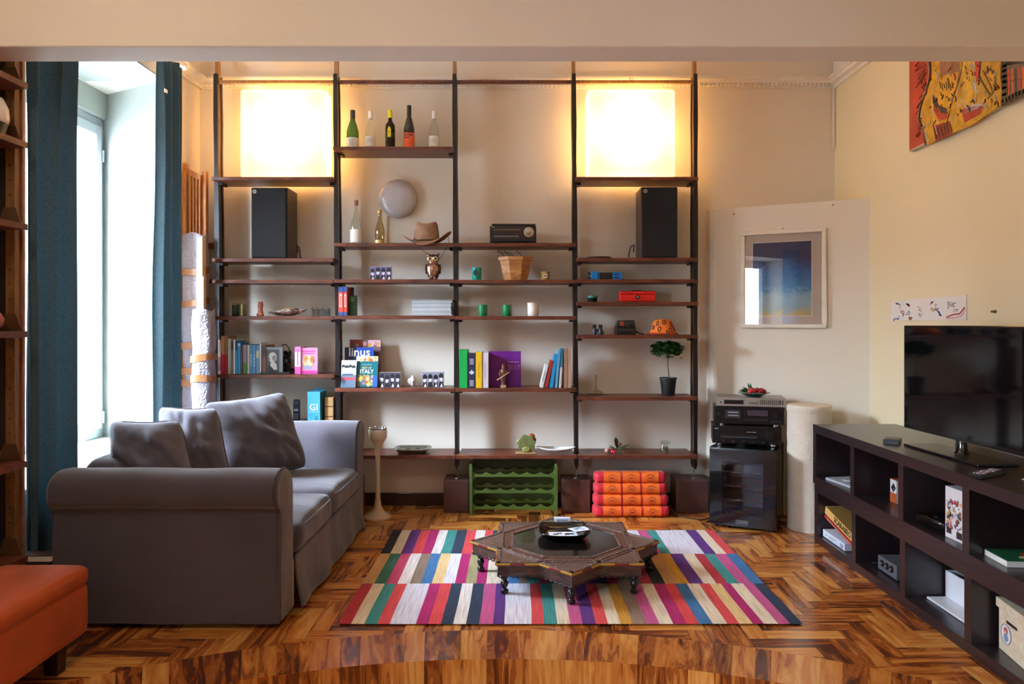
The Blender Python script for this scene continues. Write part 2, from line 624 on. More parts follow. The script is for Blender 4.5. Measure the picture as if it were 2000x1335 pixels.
# ---- window 1 (beside the sofa)
M_PVC = mat('#b4b9bc', .3, var=.02)
M_PANE = glass_mat('window_glass', '#ffffff')
def window(name, x, y0, y1, z0, z1, axis='x', gap=True):
    w = MB(M_PVC)
    def bx(a0, a1, c0, c1, t0, t1):
        if axis == 'x': w.box(x + t0, x + t1, a0, a1, c0, c1)
        else: w.box(a0, a1, x + t0, x + t1, c0, c1)
    fr = .06
    bx(y0, y0 + fr, z0, z1, -.05, .02); bx(y1 - fr, y1, z0, z1, -.05, .02)
    bx(y0 + fr, y1 - fr, z0, z0 + fr, -.05, .02); bx(y0 + fr, y1 - fr, z1 - fr, z1, -.05, .02)
    ym = (y0 + y1) / 2
    st = struct(name, w, bev=.004)
    for a, b in ((y0 + fr, ym - .002), (ym + .002, y1 - fr)):
        w = MB(M_PVC)
        def bx(a0, a1, c0, c1, t0, t1):
            if axis == 'x': w.box(x + t0, x + t1, a0, a1, c0, c1)
            else: w.box(a0, a1, x + t0, x + t1, c0, c1)
        c, d, sb = z0 + fr, z1 - fr, .065
        bx(a, a + sb, c, d, -.035, .04); bx(b - sb, b, c, d, -.035, .04)
        bx(a + sb, b - sb, c, c + sb, -.035, .04); bx(a + sb, b - sb, d - sb, d, -.035, .04)
        sh = obj('window_sash', w, st, bev=.004)
        g = MB(M_PANE)
        if axis == 'x': g.box(x, x + .004, a + sb, b - sb, c + sb, d - sb)
        else: g.box(a + sb, b - sb, x, x + .004, c + sb, d - sb)
        obj('window_pane', g, sh)
    return st
w1 = window('window_1', -2.89, 3.2, 4.985, .522, 2.708)
h = MB(M_PVC)
for z in (.66, 2.45):
    h.tube([(-2.845, 4.925, z - .04), (-2.845, 4.925, z + .04)], .009)
obj('window_hinge', h, w1)
window('window_2', -2.8, -1.3, 0, .5, 2.35)
m = MB(mat('#ece9df', .35)); m.box(-2.86, -2.24, 3.203, 4.62, .521, .545)
struct('trim_6', m, bev=.004)

# ---- the house across the street (shows in window panes and picture glass)
t = thing('house', 'pale rendered house with red tiled roof across the street outside', 'house', (-12, -3, -6))
m = MB(plaster('house_render', '#e8e4da')); m.box(-3, 0, -6, 9, 0, 8.6); obj('wall', m, t)
m = MB(mat('#a5523c', .8, var=.25, nscale=20)); m.prism([(.5, 8.6), (-1.5, 10.2), (-3.5, 8.6)][::-1], -6.3, 9.3, 'y'); obj('roof', m, t)
for k in range(5):
    m = MB(mat('#6d7a80', .3)); m.box(-.02, .03, -4.8 + k * 2.8, -3.7 + k * 2.8, 5.7, 7.5); obj('window', m, t)

# ================================================================== SHELVING
M_SHELF = wood_mat('rosewood_shelf', '#3d1a10', '#7c3f28', (3, 14, 14), .42, 1.5, .05)
M_POST = mat('#241d1d', .35, .15, var=.2, nscale=4)
M_POSTW = wood_mat('rosewood_post_web', '#4a2c18', '#7c5530', (14, 14, 2), .35)
M_TIP = wood_mat('light_post_tip', '#8a5d34', '#b08350', (14, 14, 2), .4)
M_IRON = mat('#1b1a1c', .4, .6)
YF, YB = 4.85, 5.09
posts = [(-2.077, -2.052), (-1.253, -1.228), (-.433, -.413), (.390, .412), (1.228, 1.228)]
def post_x(i, z):
    a, b = posts[i]
    return b + (a - b) * z / 3.1
t = thing('shelving_unit', 'rosewood wall shelving on five dark floor-to-ceiling posts along back wall', 'shelving unit', (0, 4.97, .228))
TO = Vector((0, 4.97, .228))
def rel(mb, o=TO):
    mb.v = [(v[0] - o.x, v[1] - o.y, v[2] - o.z) for v in mb.v]
    return mb
for i in range(5):
    m = MB(M_POST)
    zs = [.30, .33, .5, .9, 1.3, 1.32, 1.6, 2.0, 2.4, 2.43, 2.7, 2.98, 3.02]
    ws = [.005, .013, .013, .016, .0125, .0125, .015, .017, .0125, .0125, .016, .013, .012]
    for (ya, yb, mm, k) in ((4.93, 4.955, M_POST, 1), (4.955, 4.997, M_POSTW, .55), (4.997, 5.02, M_POST, 1)):
        m.mat(mm)
        for a in range(len(zs) - 1):
            x0, x1 = post_x(i, zs[a]), post_x(i, zs[a + 1])
            w0, w1_ = ws[a] * k, ws[a + 1] * k
            v = [(x0 - w0, ya, zs[a]), (x0 + w0, ya, zs[a]), (x0 + w0, yb, zs[a]), (x0 - w0, yb, zs[a]),
                 (x1 - w1_, ya, zs[a + 1]), (x1 + w1_, ya, zs[a + 1]), (x1 + w1_, yb, zs[a + 1]), (x1 - w1_, yb, zs[a + 1])]
            m.add(v, [(0, 3, 2, 1), (4, 5, 6, 7), (0, 1, 5, 4), (1, 2, 6, 5), (2, 3, 7, 6), (3, 0, 4, 7)])
    obj('post', rel(m), t)
    x = post_x(i, 3.1)
    m = MB(M_TIP); m.box(x - .012, x + .012, 4.955, 4.995, 3.0, CZ - .002); obj('post_tip', rel(m), t)
    x = post_x(i, .3)
    m = MB(mat('#8d8a88', .35, .9)); m.tube([(x, 4.975, .232), (x, 4.975, .31)], .004); m.lathe([(.02, 0), (.018, .004), (.006, .006)], 12, (x, 4.975, .2285)); obj('post_foot', rel(m), t)
for i in range(4):
    m = MB(M_TIP if i in (0, 3) else M_SHELF); m.box(post_x(i, 2.97) + .014, post_x(i + 1, 2.97) - .014, 4.94, 4.965, 2.957, 2.980)
    obj('crossbar', rel(m), t, bev=.003)
ROWS = {0: [345, 504, 546, 617, 731, 828], 1: [286, 474, 545, 616, 758, 889], 2: [474, 546, 617, 758, 889],
        3: [345, 503, 545, 589, 654, 775, 889]}
def zrow(y): return Z(y, YF)
for i, ys in ROWS.items():
    for y in ys:
        z = zrow(y)
        a, b = post_x(i, z), post_x(i + 1, z)
        yb = 5.125 if y > 800 else YB
        e = .018
        th = .024
        poly = [(a + e, yb), (a + e, 4.92), (a + .002, 4.915), (a + .002, YF), (b - .002, YF), (b - .002, 4.915), (b - e, 4.92), (b - e, yb)][::-1]
        m = MB(M_SHELF); m.prism([(p[0], p[1]) for p in poly][::-1], z - th, z)
        sh = obj('shelf', rel(m), t, bev=.002)
        for xx, sg in ((a + .019, 1), (b - .019, -1)):
            m = MB(M_IRON)
            m.box(min(xx, xx + sg * .022), max(xx, xx + sg * .022), 4.93, 5.02, z - th - .016, z - th - .001)
            obj('shelf_bracket', rel(m), t)
# blocks carrying the posts
M_BLOCK = mat('#553630', .35, var=.25, bump=.25, bscale=50, nscale=14)
for i, (x0, x1, lab) in enumerate([(-2.15, -1.95, None), (-1.30, -1.09, 'dark leather-brown plinth block beside the far sofa arm under second post'),
                                   (-.507, -.333, 'brown plinth block left of the green wine rack'),
                                   (.31, .505, 'brown plinth block between the wine rack and the orange cushion'),
                                   (1.095, 1.32, 'brown plinth block right of orange cushion beside wine fridge')]):
    if lab:
        m = MB(M_BLOCK); m.box(x0, x1, 4.93, 5.128, 0, .226)
        tag(obj('plinth_block', m, bev=.006), lab, 'block', 'plinth blocks under the shelving posts')

# ------------------------------------------------------------------ light boxes on the top shelves
def lightbox(x0, x1, lab):
    Y0 = 4.87
    z = zrow(345) + .001
    w = x1 - x0
    t = thing('light_box', lab, 'lamp', ((x0 + x1) / 2, 4.97, z), 0, 'glowing square lamps on the top shelves')
    tm = bpy.data.materials.new('glowing_shade'); tm.use_nodes = True
    n = tm.node_tree; n.nodes.clear()
    o = n.nodes.new('ShaderNodeOutputMaterial'); tr = n.nodes.new('ShaderNodeBsdfTranslucent'); df = n.nodes.new('ShaderNodeBsdfDiffuse')
    em = n.nodes.new('ShaderNodeEmission'); mx = n.nodes.new('ShaderNodeMixShader'); ad = n.nodes.new('ShaderNodeAddShader')
    tr.inputs[0].default_value = col('#fff0cf'); df.inputs[0].default_value = col('#ffe9c0'); mx.inputs[0].default_value = .35
    em.inputs[0].default_value = col('#ffc266'); em.inputs[1].default_value = .42
    n.links.new(tr.outputs[0], mx.inputs[1]); n.links.new(df.outputs[0], mx.inputs[2])
    n.links.new(mx.outputs[0], ad.inputs[0]); n.links.new(em.outputs[0], ad.inputs[1]); n.links.new(ad.outputs[0], o.inputs[0])
    m = MB(tm); m.soft((0, 0, .304), (w, .17, .604), .022, 10, 0, 0)
    obj('lamp_shade', m, t)
    m = MB(mat('#c9b58a', .6)); m.tube([(-.16, -.0868, .43), (.12, -.0868, .12)] if x0 < 0 else [(.13, -.0868, .46), (-.15, -.0868, .14)], .0011, 5)
    obj('shade_crease', m, t)
    l = lamp('lamp_bulb', (0, 0.0, .32), 17, (1.0, .75, .44), .035)
    l.parent = t
    return t
lightbox(W(470, 4.9), W(637.5, 4.9), 'glowing square light box on top shelf above the left speaker')
lightbox(W(1147, 4.9), W(1318, 4.9), 'glowing square light box on top shelf above the right speaker')
m = MB(mat('#b08a5a', .4, .5))
m.tube([(W(1231, 4.96), 4.952, 2.983), (W(1229, 4.96), 4.952, 2.99), (W(1231, 4.96), 4.952, 3.0), (W(1236, 4.96), 4.952, 2.995), (W(1234, 4.96), 4.952, 2.985)], .003)
tag(obj('wire_hook', m), 'small wire loop on top of crossbar above right light box', 'hook')

# ------------------------------------------------------------------ speakers
def speaker(x0, x1, sgn, lab):
    z = zrow(504 if sgn > 0 else 503) + .001
    t = thing('loudspeaker', lab, 'speaker', ((x0 + x1) / 2, 5.0, z), 0, 'tall black loudspeakers')
    w = x1 - x0
    hw = w / 2
    sd = R(4) * sgn
    m = MB(wood_mat('speaker_cabinet', '#2e2019', '#4b372a', (12, 12, 2), .4)); m.box(-hw, hw, -.10, .115, 0, .486); obj('cabinet', m, t, bev=.003)
    m = MB(mat('#17171b', .85, bump=.3, bscale=400)); m.box(-hw + .002, hw - .002, -.122, -.101, .003, .483); obj('grille', m, t, bev=.008)
    m = MB(mat('#cfcac0', .3, .8)); bx = -hw + .026
    m.prism([(bx + .013 * math.cos(k * PI / 4 + PI / 8), .455 + .013 * math.sin(k * PI / 4 + PI / 8)) for k in range(8)], -.1245, -.1215, 'y')
    m.mat(mat('#17171b', .85)); m.disc((bx, -.1245, .455), .008, .008, .0006, 10); m.mat(mat('#cfcac0', .3, .8)); m.box(bx - .005, bx + .005, -.1262, -.125, .453, .457)
    obj('badge', m, t)
    m = MB(mat('#2a1a14', .5))
    ex = hw + .02 if sgn > 0 else -hw - .03
    m.tube([(ex * .93, .09, .02), (ex * 1.2, .05, .005), (ex * 1.25, .0, .03), (ex * 1.15, .02, .09), (ex * .95, .06, .11), (ex * .93, .09, .06)], .004)
    obj('cable', m, t)
    return t
speaker(W(490, 4.88), W(560, 4.88), 1, 'tall black loudspeaker under the left light box')
speaker(W(1253, 4.88), W(1324, 4.88), -1, 'tall black loudspeaker under the right light box')

# ------------------------------------------------------------------ bottles
G_CLEAR = glass_mat('clear_glass', '#eef4ee')
G_CLEAR2 = glass_mat('clear_bottle_glass', '#eff3ee', fres=1.8)
G_GREEN = glass_mat('green_glass', '#7fa84a', fres=1.8)
G_OLIVE = glass_mat('olive_glass', '#6a5a28', fres=1.5)
G_BROWN = mat('#2a1b16', .12, coat=.3)
def bottle(px, row, lab, h, r, glass, cap, caph, label=None, lz=(.2, .42), shape='burg', Y=4.96, text=None, capm=None, groupname=None, Zb=None):
    z = (zrow(row) if Zb is None else Zb) + .001
    t = thing('wine_bottle', lab, 'bottle', (W(px, Y), Y, z), 0, groupname)
    if shape == 'burg':
        pr = [(r * .9, 0), (r, .01), (r, .42 * h), (r * .93, .5 * h), (r * .7, .62 * h), (r * .42, .74 * h), (r * .36, .82 * h), (r * .36, .985 * h), (r * .3, h)]
    elif shape == 'bord':
        pr = [(r * .9, 0), (r, .01), (r, .58 * h), (r * .93, .63 * h), (r * .6, .69 * h), (r * .38, .73 * h), (r * .37, .985 * h), (r * .3, h)]
    elif shape == 'slim':
        pr = [(r * .9, 0), (r, .01), (r, .38 * h), (r * .8, .52 * h), (r * .45, .68 * h), (r * .3, .8 * h), (r * .28, .985 * h), (r * .25, h)]
    else:   # champagne-like, waisted
        pr = [(r * .8, 0), (r * .85, .01), (r, .25 * h), (r * .95, .42 * h), (r * .7, .58 * h), (r * .42, .70 * h), (r * .34, .8 * h), (r * .38, .97 * h), (r * .3, h)]
    m = MB(glass); m.lathe(pr, 20); obj('glass', m, t)
    m = MB(cap)
    rc = pr[-2][0] + .0015
    m.lathe([(rc * 1.05, (1 - caph) * h), (rc, h * .995), (rc * .6, h + .001)], 16)
    obj('cap', m, t)
    if label:
        m = MB(label)
        n = 12
        def fn(u, v):
            a = -PI / 2 + (u - .5) * 2.6
            rr = r + .0012
            return (rr * math.cos(a), rr * math.sin(a), (lz[0] + (lz[1] - lz[0]) * v) * h)
        m.grid(fn, 12, 2)
        if text:
            text(m, r, h)
        obj('label', m, t)
    return t
BK = 4.96 / F
wl = mat('#e8e4da', .6); dk = mat('#15120f', .3)
gb = 'bottles on the shelves'
def ln(*ls):
    def f(m, r, h):
        m.mat(mat('#6a625c', .6))
        for (z, w) in ls:
            m.box(-w / 2, w / 2, -r - .0022, -r - .0005, z * h - .0012, z * h + .0012)
    return f
bottle(689, 286, 'green glass wine bottle with cream label, leftmost on the bottle shelf', .277, .042, G_GREEN, mat('#3a3a34', .5), .2, wl, (.04, .29), text=ln((.22, .04), (.17, .03), (.12, .035)), groupname=gb)
bottle(724, 286, 'clear glass bottle with white cap standing right beside the green wine bottle', .27, .0375, G_CLEAR2, mat('#ece8e2', .4), .2, wl, (.08, .34), text=ln((.25, .03), (.2, .035)), groupname=gb)
def yel(m, r, h):
    m.mat(mat('#e8d21a', .5)); m.prism([(-.011, .3 * h), (.011, .3 * h), (.012, .48 * h), (.004, .56 * h), (-.004, .56 * h), (-.012, .48 * h)], -r - .003, -r - .0005, 'y')
    m.mat(dk); m.box(-.002, .002, -r - .0038, -r - .002, .4 * h, .46 * h)
bottle(762, 286, 'dark olive bottle with bright yellow cap, middle of the bottle shelf', .278, .034, G_OLIVE, mat('#e3d412', .4), .2, mat('#26200f', .4), (.3, .42), 'bord', text=yel, groupname=gb)
def oran(m, r, h):
    m.mat(dk)
    rr = random.Random(3)
    for k in range(16):
        x = -.024 + .012 * (k % 5); z = (.37 - .055 * (k // 5)) * h
        if k < 13: m.box(x - .004, x + .004, -r * math.cos(x / r) - .003, -r * math.cos(x / r) - .0008, z - .005, z + .005)
bottle(799, 286, 'tall dark bottle with an orange label on the bottle shelf', .31, .038, G_BROWN, mat('#20161a', .4), .22, mat('#f0602c', .5), (.03, .38), 'burg', text=oran, groupname=gb)
bottle(848, 286, 'clear glass bottle with white cap, rightmost on the bottle shelf', .27, .0365, G_CLEAR2, mat('#ece8e2', .4), .2, wl, (.08, .34), text=ln((.25, .03), (.2, .035)), groupname=gb)
bottle(696, 474, 'tall clear bottle with cork and white label left of the small brown bottle', .305, .041, G_CLEAR2, mat('#8a5a40', .7), .1, wl, (.04, .33), 'slim', groupname=gb)
bottle(742, 474, 'small gold-topped bottle beside the tall corked clear bottle', .238, .034, glass_mat('amber_glass', '#dccfa8', fres=1.8), mat('#b08c48', .35, .7), .1, mat('#c9a868', .4, .4), (.0, .12), 'champ', groupname=gb)

# wall light
m = MB(mat('#bdb6b8', .2, var=.08, coat=.5)); 
X0, Z0 = W(776, 5.1), Z(387, 5.1)
m.T = Matrix.Translation((X0, 5.149, Z0)) @ Matrix.Rotation(R(90), 4, 'X')
tl = thing('wall_light', 'round grey glass wall light switched off above two bottles', 'wall light', (X0, 5.149, Z0))
m = MB(mat('#bdb6b8', .2, var=.08, coat=.5)); m.T = Matrix.Rotation(R(90), 4, 'X'); m.lathe([(.11, 0), (.132, .02), (.137, .04), (.128, .058), (.10, .072), (.06, .081), (.0, .084)], 36)
obj('glass_shade', m, tl)
m = MB(mat('#cfae7c', .6)); m.box(-.085, -.077, -.01, -.001, -.31, -.12); obj('cable_duct', m, tl)

# ------------------------------------------------------------------ hat
M_HAT = mat('#8d6a52', .8, var=.2, bump=.4, bscale=120, nscale=25)
HY = 4.93
hx, hz = W(833, 4.93), zrow(474) + .004
t = thing('cowboy_hat', 'brown suede cowboy hat resting over the shelf edge above the owl', 'hat', (hx, HY, hz))
m = MB(M_HAT)
def brim(u, v):
    a = u * 2 * PI; r = .055 + .115 * v
    x, y = r * 1.0 * math.cos(a), r * .82 * math.sin(a)
    z = .008 + .055 * (abs(math.cos(a)) ** 2.2) * v * v
    if math.cos(a) > 0: z += .02 * math.cos(a) * v * v
    if y < -.075: z -= .5 * (abs(y) - .075) * (1 if x > -.05 else .3)
    return (x, y, max(z, .004) if y > -.078 else z)
m.grid(brim, 48, 8)
obj('brim', m, t, solid=.004)
m = MB(M_HAT)
def crown(u, v):
    a = u * 2 * PI
    rr = [(.082, .008), (.080, .02), (.076, .06), (.070, .095), (.06, .112), (.04, .108), (.02, .092), (0.001, .085)]
    k = v * (len(rr) - 1); i = min(int(k), len(rr) - 2); f = k - i
    r = rr[i][0] * (1 - f) + rr[i + 1][0] * f; z = rr[i][1] * (1 - f) + rr[i + 1][1] * f
    z += .012 * math.cos(a) ** 2 * min(1, v * 1.5) - .008 * math.sin(a) ** 2 * v
    return (r * math.cos(a) * 1.12, r * math.sin(a) * .9, z * 1.22)
m.grid(crown, 36, 21)
obj('crown', m, t)
m = MB(mat('#3b2519', .6)); m.tube([(.092 * math.cos(k * PI / 16), .075 * math.sin(k * PI / 16), .016 + .001 * (k % 2)) for k in range(33)], .0045, 6)
obj('hat_band', m, t)
m = MB(mat('#2b2320', .5))
ox = W(846, 4.9) - hx
m.tube([(-.045, -.125, .0), (-.03, -.125, -.04), (ox - .02, -.105, -.09), (ox + .0, -.1, -.125)], .0016, 5)
m.tube([(.155, -.05, .04), (.165, -.1, .0), (.12, -.12, -.09), (.085, -.11, -.135)], .0016, 5)
m.ball((.085, -.11, -.14), .006)
obj('chin_cord', m, t)

# ------------------------------------------------------------------ small props helpers
def prop(name, px, row, lab, cat, Y=4.95, rz=0, group=None, zz=None):
    return thing(name, lab, cat, (W(px, Y), Y, (zrow(row) if zz is None else zz) + .0008), rz, group)
def single(name, mb, px, row, lab, cat, Y=4.95, rz=0, group=None, bev=0, solid=0):
    return tag(obj(name, mb, None, (W(px, Y), Y, zrow(row) + .0008), rz, bev=bev, solid=solid), lab, cat, group)
def s_(n, Y=4.93): return n * Y / F

# owl
t = prop('owl_figurine', 846, 545, 'shiny metallic owl figurine under the cowboy hat', 'figurine', 4.93)
MO = mat('#b08a76', .22, .85, var=.25, nscale=30)
m = MB(MO)
m.lathe([(.022, 0), (.030, .006), (.04, .03), (.05, .06), (.05, .085), (.042, .105), (.032, .113), (.034, .12), (.042, .135), (.043, .15), (.038, .163), (.02, .172), (0, .174)], 24, sy=.85)
obj('body', m, t)
m = MB(MO)
for sg in (-1, 1):
    m.tube([(sg * .028, 0, .16), (sg * .036, 0, .172), (sg * .042, 0, .184)], [.012, .008, .001], 8)
obj('ear_tuft', m, t)
for sg in (-1, 1):
    m = MB(mat('#d8c4a8', .25, .8)); m.T = Matrix.Translation((sg * .019, -.032, .143)) @ Matrix.Rotation(R(90), 4, 'X'); m.lathe([(.018, 0), (.017, .006), (.011, .009)], 16)
    m.mat(mat('#2a1c18', .2)); m.lathe([(.008, .009), (.007, .012), (0, .013)], 12)
    obj('eye', m, t)
    m = MB(mat('#7d5a4a', .25, .8)); m.ball((sg * .047, -.0, .075), (.009, .028, .036)); obj('wing', m, t)
m = MB(mat('#c48a4a', .3, .7)); m.tube([(0, -.042, .136), (0, -.050, .124)], [.006, .001]); obj('beak', m, t)
m = MB(MO)
for k in (-1, 1):
    m.ball((k * .016, -.035, .007), (.012, .014, .007))
obj('foot', m, t)

# black and white group photos on small blocks: four generic dark-haired sitters
def photo_block(px0, px1, y0, y1, row, lab, seed, tint='#8e8698', Y=4.93, rz=0):
    w, h = s_(px1 - px0, Y), s_(y1 - y0, Y)
    r = random.Random(seed)
    t = prop('photo_block', (px0 + px1) / 2, row, lab, 'photo', Y, rz, 'small standing photos of four people')
    m = MB(mat('#d8d2d0', .5)); m.box(-w / 2, w / 2, -.009, .009, 0, h); obj('block', m, t)
    m = MB(mat(tint, .35)); m.box(-w / 2 + .001, w / 2 - .001, -.0105, -.0091, .001, h - .001)
    for k in range(4):
        x = -w / 2 + w * (k + .5) / 4; z = h * (.52 + .06 * r.uniform(-1, 1))
        m.mat(mat('#17131c', .5)); m.disc((x, -.0106, z + h * .16), w * .105, h * .2, .0006, 14)
        m.prism([(x - w * .12, .002), (x + w * .12, .002), (x + w * .08, h * .36), (x - w * .08, h * .36)], -.0112, -.0106, 'y')
        m.mat(mat('#ded8e0', .5)); m.disc((x, -.0113, z - h * .01), w * .07, h * .17, .0006, 12, a=r.uniform(-.3, .3))
        if k != 1: m.prism([(x - w * .05, .003), (x + w * .08, .003), (x + w * .03, h * .27)], -.0119, -.0113, 'y')
        m.mat(mat('#6a6070', .5)); m.disc((x + w * .012, -.0124, z - h * .08), w * .016, h * .02, .0004, 6)
        for e in (-1, 1):
            m.disc((x + e * w * .026 + w * .01, -.0124, z + h * .03), w * .012, h * .018, .0004, 6)
        m.mat(mat('#17131c', .5)); m.prism([(x - w * .075, z + h * .06), (x + w * .075, z + h * .06), (x + w * .07, z + h * .17), (x - w * .07, z + h * .17)], -.0128, -.0119, 'y')
    obj('photo_print', m, t)
    return t
photo_block(723, 765, 519, 545, 545, 'purple-toned small photo of four faces left of the owl', 1, '#6c5c82')
photo_block(741, 783, 728, 757, 758, 'black and white photo of four people right of the teal travel guide', 2, '#4a4450', rz=R(-4))
photo_block(825, 867, 727, 757, 758, 'black and white photo of four people, right of the small white shell', 4, '#8a8c9c')
# shell
m = MB(mat('#dcd6d0', .35, var=.2, nscale=60)); r_ = random.Random(9)
def shl(u, v):
    a = u * 2 * PI; b = v * PI
    rr = .028 + .006 * math.sin(5 * a) * math.sin(b)
    return (rr * math.sin(b) * math.cos(a), rr * .8 * math.sin(b) * math.sin(a), .041 - .031 * math.cos(b) * (1 + .25 * math.cos(a)))
m.grid(shl, 24, 12); m.mat(mat('#7a6a70', .4)); m.tube([(.01, -.022, .03), (.018, -.018, .045), (.012, -.01, .055)], [.006, .005, .001])
single('sea_shell', m, 804, 758, 'small white sea shell between the two black and white photos', 'shell')

# ------------------------------------------------------------------ books
PAGE = mat('#e6dfcf', .8)
def book(px0, px1, ytop, row, c, lab, depth=.15, Y=None, lean=0, group='books on the shelves', deco=None, ylift=0, front=4.885, name='book'):
    """upright book seen from its spine; px0..px1 = spine"""
    z0 = zrow(row) + .001
    w = max(.006, s_(px1 - px0, front)); h = s_(row - ytop, front)
    m = MB(mat(c, .45))
    m.box(-w / 2, w / 2, 0, .004, 0, h)
    m.box(-w / 2, -w / 2 + min(.0022, w * .2), .004, depth, 0, h); m.box(w / 2 - min(.0022, w * .2), w / 2, .004, depth, 0, h)
    m.mat(PAGE); m.box(-w / 2 + min(.0022, w * .2), w / 2 - min(.0022, w * .2), .0042, depth - .004, .003, h - .003)
    if deco: deco(m, w, h)
    x = W((px0 + px1) / 2, front)
    o = obj(name, m, None, (x, front, z0), 0)
    if lean:
        o.rotation_euler = (0, lean, 0)
        if lean > 0: o.location = (x, front, z0 + w / 2 * math.sin(lean))
        else: o.location = (x, front, z0 + w / 2 * math.sin(-lean))
    tag(o, lab, 'book', group)
    return o
def band(c, a, b, th=.0008):
    def f(m, w, h):
        m.mat(mat(c, .45)); m.box(-w / 2, w / 2, -th, -.0001, a * h, b * h)
    return f
def title(c, st, size=.6, at_=.5):
    def f(m, w, h):
        m.mat(mat(c, .5)); n = len(st); q = h * .45 / n      # illegible spine lettering as small marks
        for k in range(n):
            if st[k] != ' ': m.box(-w * size * (.3 + .08 * (k % 3)), w * size * .3, -.001, -.0001, h * at_ + (k - n / 2) * q, h * at_ + (k - n / 2) * q + q * .55)
    return f
def two(*fs_):
    def f(m, w, h):
        for q in fs_: q(m, w, h)
    return f
g1 = 'upright books at the left end of the shelf behind the sofa'
sp = [(48, 98, 205, '#a9958c', 'grey-brown marbled book, leftmost on the shelf behind the sofa', band('#7c5a58', .1, .5)),
      (101, 153, 140, '#b98a58', 'tan-topped red book, first of the two red ones behind the sofa', band('#b3203c', 0, .52)),
      (156, 206, 145, '#a07a4e', 'tan-topped red book, second of the two red ones behind the sofa', band('#b3203c', 0, .52)),
      (210, 260, 185, '#bfc6b0', 'pale sage book beside the two red-and-tan books', None),
      (263, 299, 200, '#7c7480', 'dark-topped grey book between sage and thin white books', band('#2a3350', .7, .95)),
      (301, 327, 200, '#eef0ee', 'thin white book beside dark grey-topped one', None),
      (329, 367, 215, '#3a8fb4', 'teal blue book with dark top right of the thin white book', band('#24404e', .72, 1)),
      (369, 417, 250, '#2d8fcb', 'bright sky-blue book with rounded white tip', band('#a8d4ec', .9, .97)),
      (420, 449, 300, '#6f2a30', 'narrow maroon book right of the bright blue one', None),
      (453, 521, 285, '#8d8a9c', 'grey book with green lower third behind the sofa', band('#3f8a3a', 0, .38)),
      (526, 565, 285, '#c7b89c', 'beige book left of the pale blue books', None),
      (567, 614, 285, '#3d80b2', 'steel blue book, left of its pair', title('#cfe2ee', 'storia', .5)),
      (615, 664, 285, '#4a8cc0', 'steel blue book, right of its pair', title('#cfe2ee', 'arte', .5)),
      (667, 724, 290, '#6ea0c2', 'pale blue book with cream panel on spine', band('#c8cfae', .55, .8)),
      (728, 752, 245, '#dfe8ec', 'very thin white book right of the pale blue ones', None),
      (767, 832, 290, '#7a4636', 'brown book left of the framed portrait', band('#4a2a24', .6, .9))]
rr = random.Random(5)
for a, b, y, c, lab, dc in sp:
    book(420 + a / 8.333, 420 + b / 8.333 - .4, 640 + y / 8.333, 731, c, lab, depth=.13 + rr.random() * .04, deco=dc, group=g1, front=4.88 + rr.random() * .012)
# portrait book on dark tray, black coil behind, pink books
t = prop('book_tray', 543, 731, 'dark slate book tray under the framed portrait', 'tray', 4.95)
m = MB(mat('#2f3236', .35)); m.box(-.10, .10, -.07, .10, 0, .012); obj('base', m, t, bev=.003)
m = MB(mat('#2f3236', .35)); m.box(-.06, .09, .085, .1, .012, .03); obj('stop', m, t)
zt = zrow(731) + .0135
m = MB(mat('#4d5054', .4)); m.box(-.058, .058, -.004, .004, 0, .172)
m.mat(mat('#8f9aa0', .4)); m.box(-.056, .056, -.0048, -.004, .154, .168); m.box(.033, .056, -.0052, -.004, .0, .154)
m.mat(mat('#1f2320', .5)); m.prism([(-.05, .0), (.02, .0), (-.012, .06), (-.04, .05)], -.0056, -.0048, 'y')
m.mat(mat('#e0e2e0', .5)); m.disc((-.012, -.0058, .1), .028, .036, .0006, 18); m.prism([(-.022, .07), (.012, .06), (.02, .02), (.0, .012), (-.03, .045)], -.0062, -.0056, 'y')
m.mat(mat('#8e9290', .5)); m.disc((-.004, -.0066, .096), .011, .018, .0004, 10); m.disc((.014, -.0066, .09), .004, .012, .0004, 8, a=.4); m.disc((-.034, -.0066, .093), .005, .012, .0004, 8)
m.mat(mat('#3a3d3c', .5)); m.disc((.003, -.0072, .108), .007, .0025, .0003, 8); m.disc((.004, -.0072, .078), .008, .002, .0003, 8)
o = obj('portrait_book', m, None, (W(536.5, 4.9), 4.9, zt), 0)
tag(o, 'grey book standing face-out with a white-haired head portrait', 'book', 'face-out books')
m = MB(mat('#15130f', .45))
pts = []
for k in range(120):
    a = k * .55; u = k / 119
    pts.append((.022 * math.cos(a) * (1 + .3 * math.sin(k)), .012 * math.sin(a), .07 + .062 * math.sin(a * .37 + u * 3) + .01 * math.cos(3 * a)))
m.tube(pts, .0042, 6)
m.tube([(.02, 0, .02), (.012, 0, .16), (-.01, 0, .185), (-.04, 0, .18)], .004, 6)
m.box(-.02, .028, -.012, .012, 0, .02)
m.v = [(v[0], v[1], v[2]) for v in m.v]
tag(obj('cable_coil', m, None, (W(561, 4.99), 4.99, zrow(731) + .014)), 'tangled coil of black cable right of the portrait book', 'cable')
m = MB(mat('#f07fc4', .4)); m.box(-.021, .021, 0, .1, 0, .185); m.mat(mat('#f6e6f2', .4)); m.box(-.021, .02, -.0012, 0, .03, .15)
m.mat(mat('#e84aa8', .4)); m.box(-.021, .021, -.0016, 0, 0, .05); m.box(-.004, .004, -.0018, 0, .06, .17)
o = obj('pink_book', m, None, (W(581.5, 4.89), 4.89, zrow(731) + .001), R(-8)); tag(o, 'thick pink book with white spine, left of the pink book facing out', 'book', 'pink books')
m = MB(mat('#f0a4cc', .4)); m.box(-.056, .056, 0, .02, 0, .178)
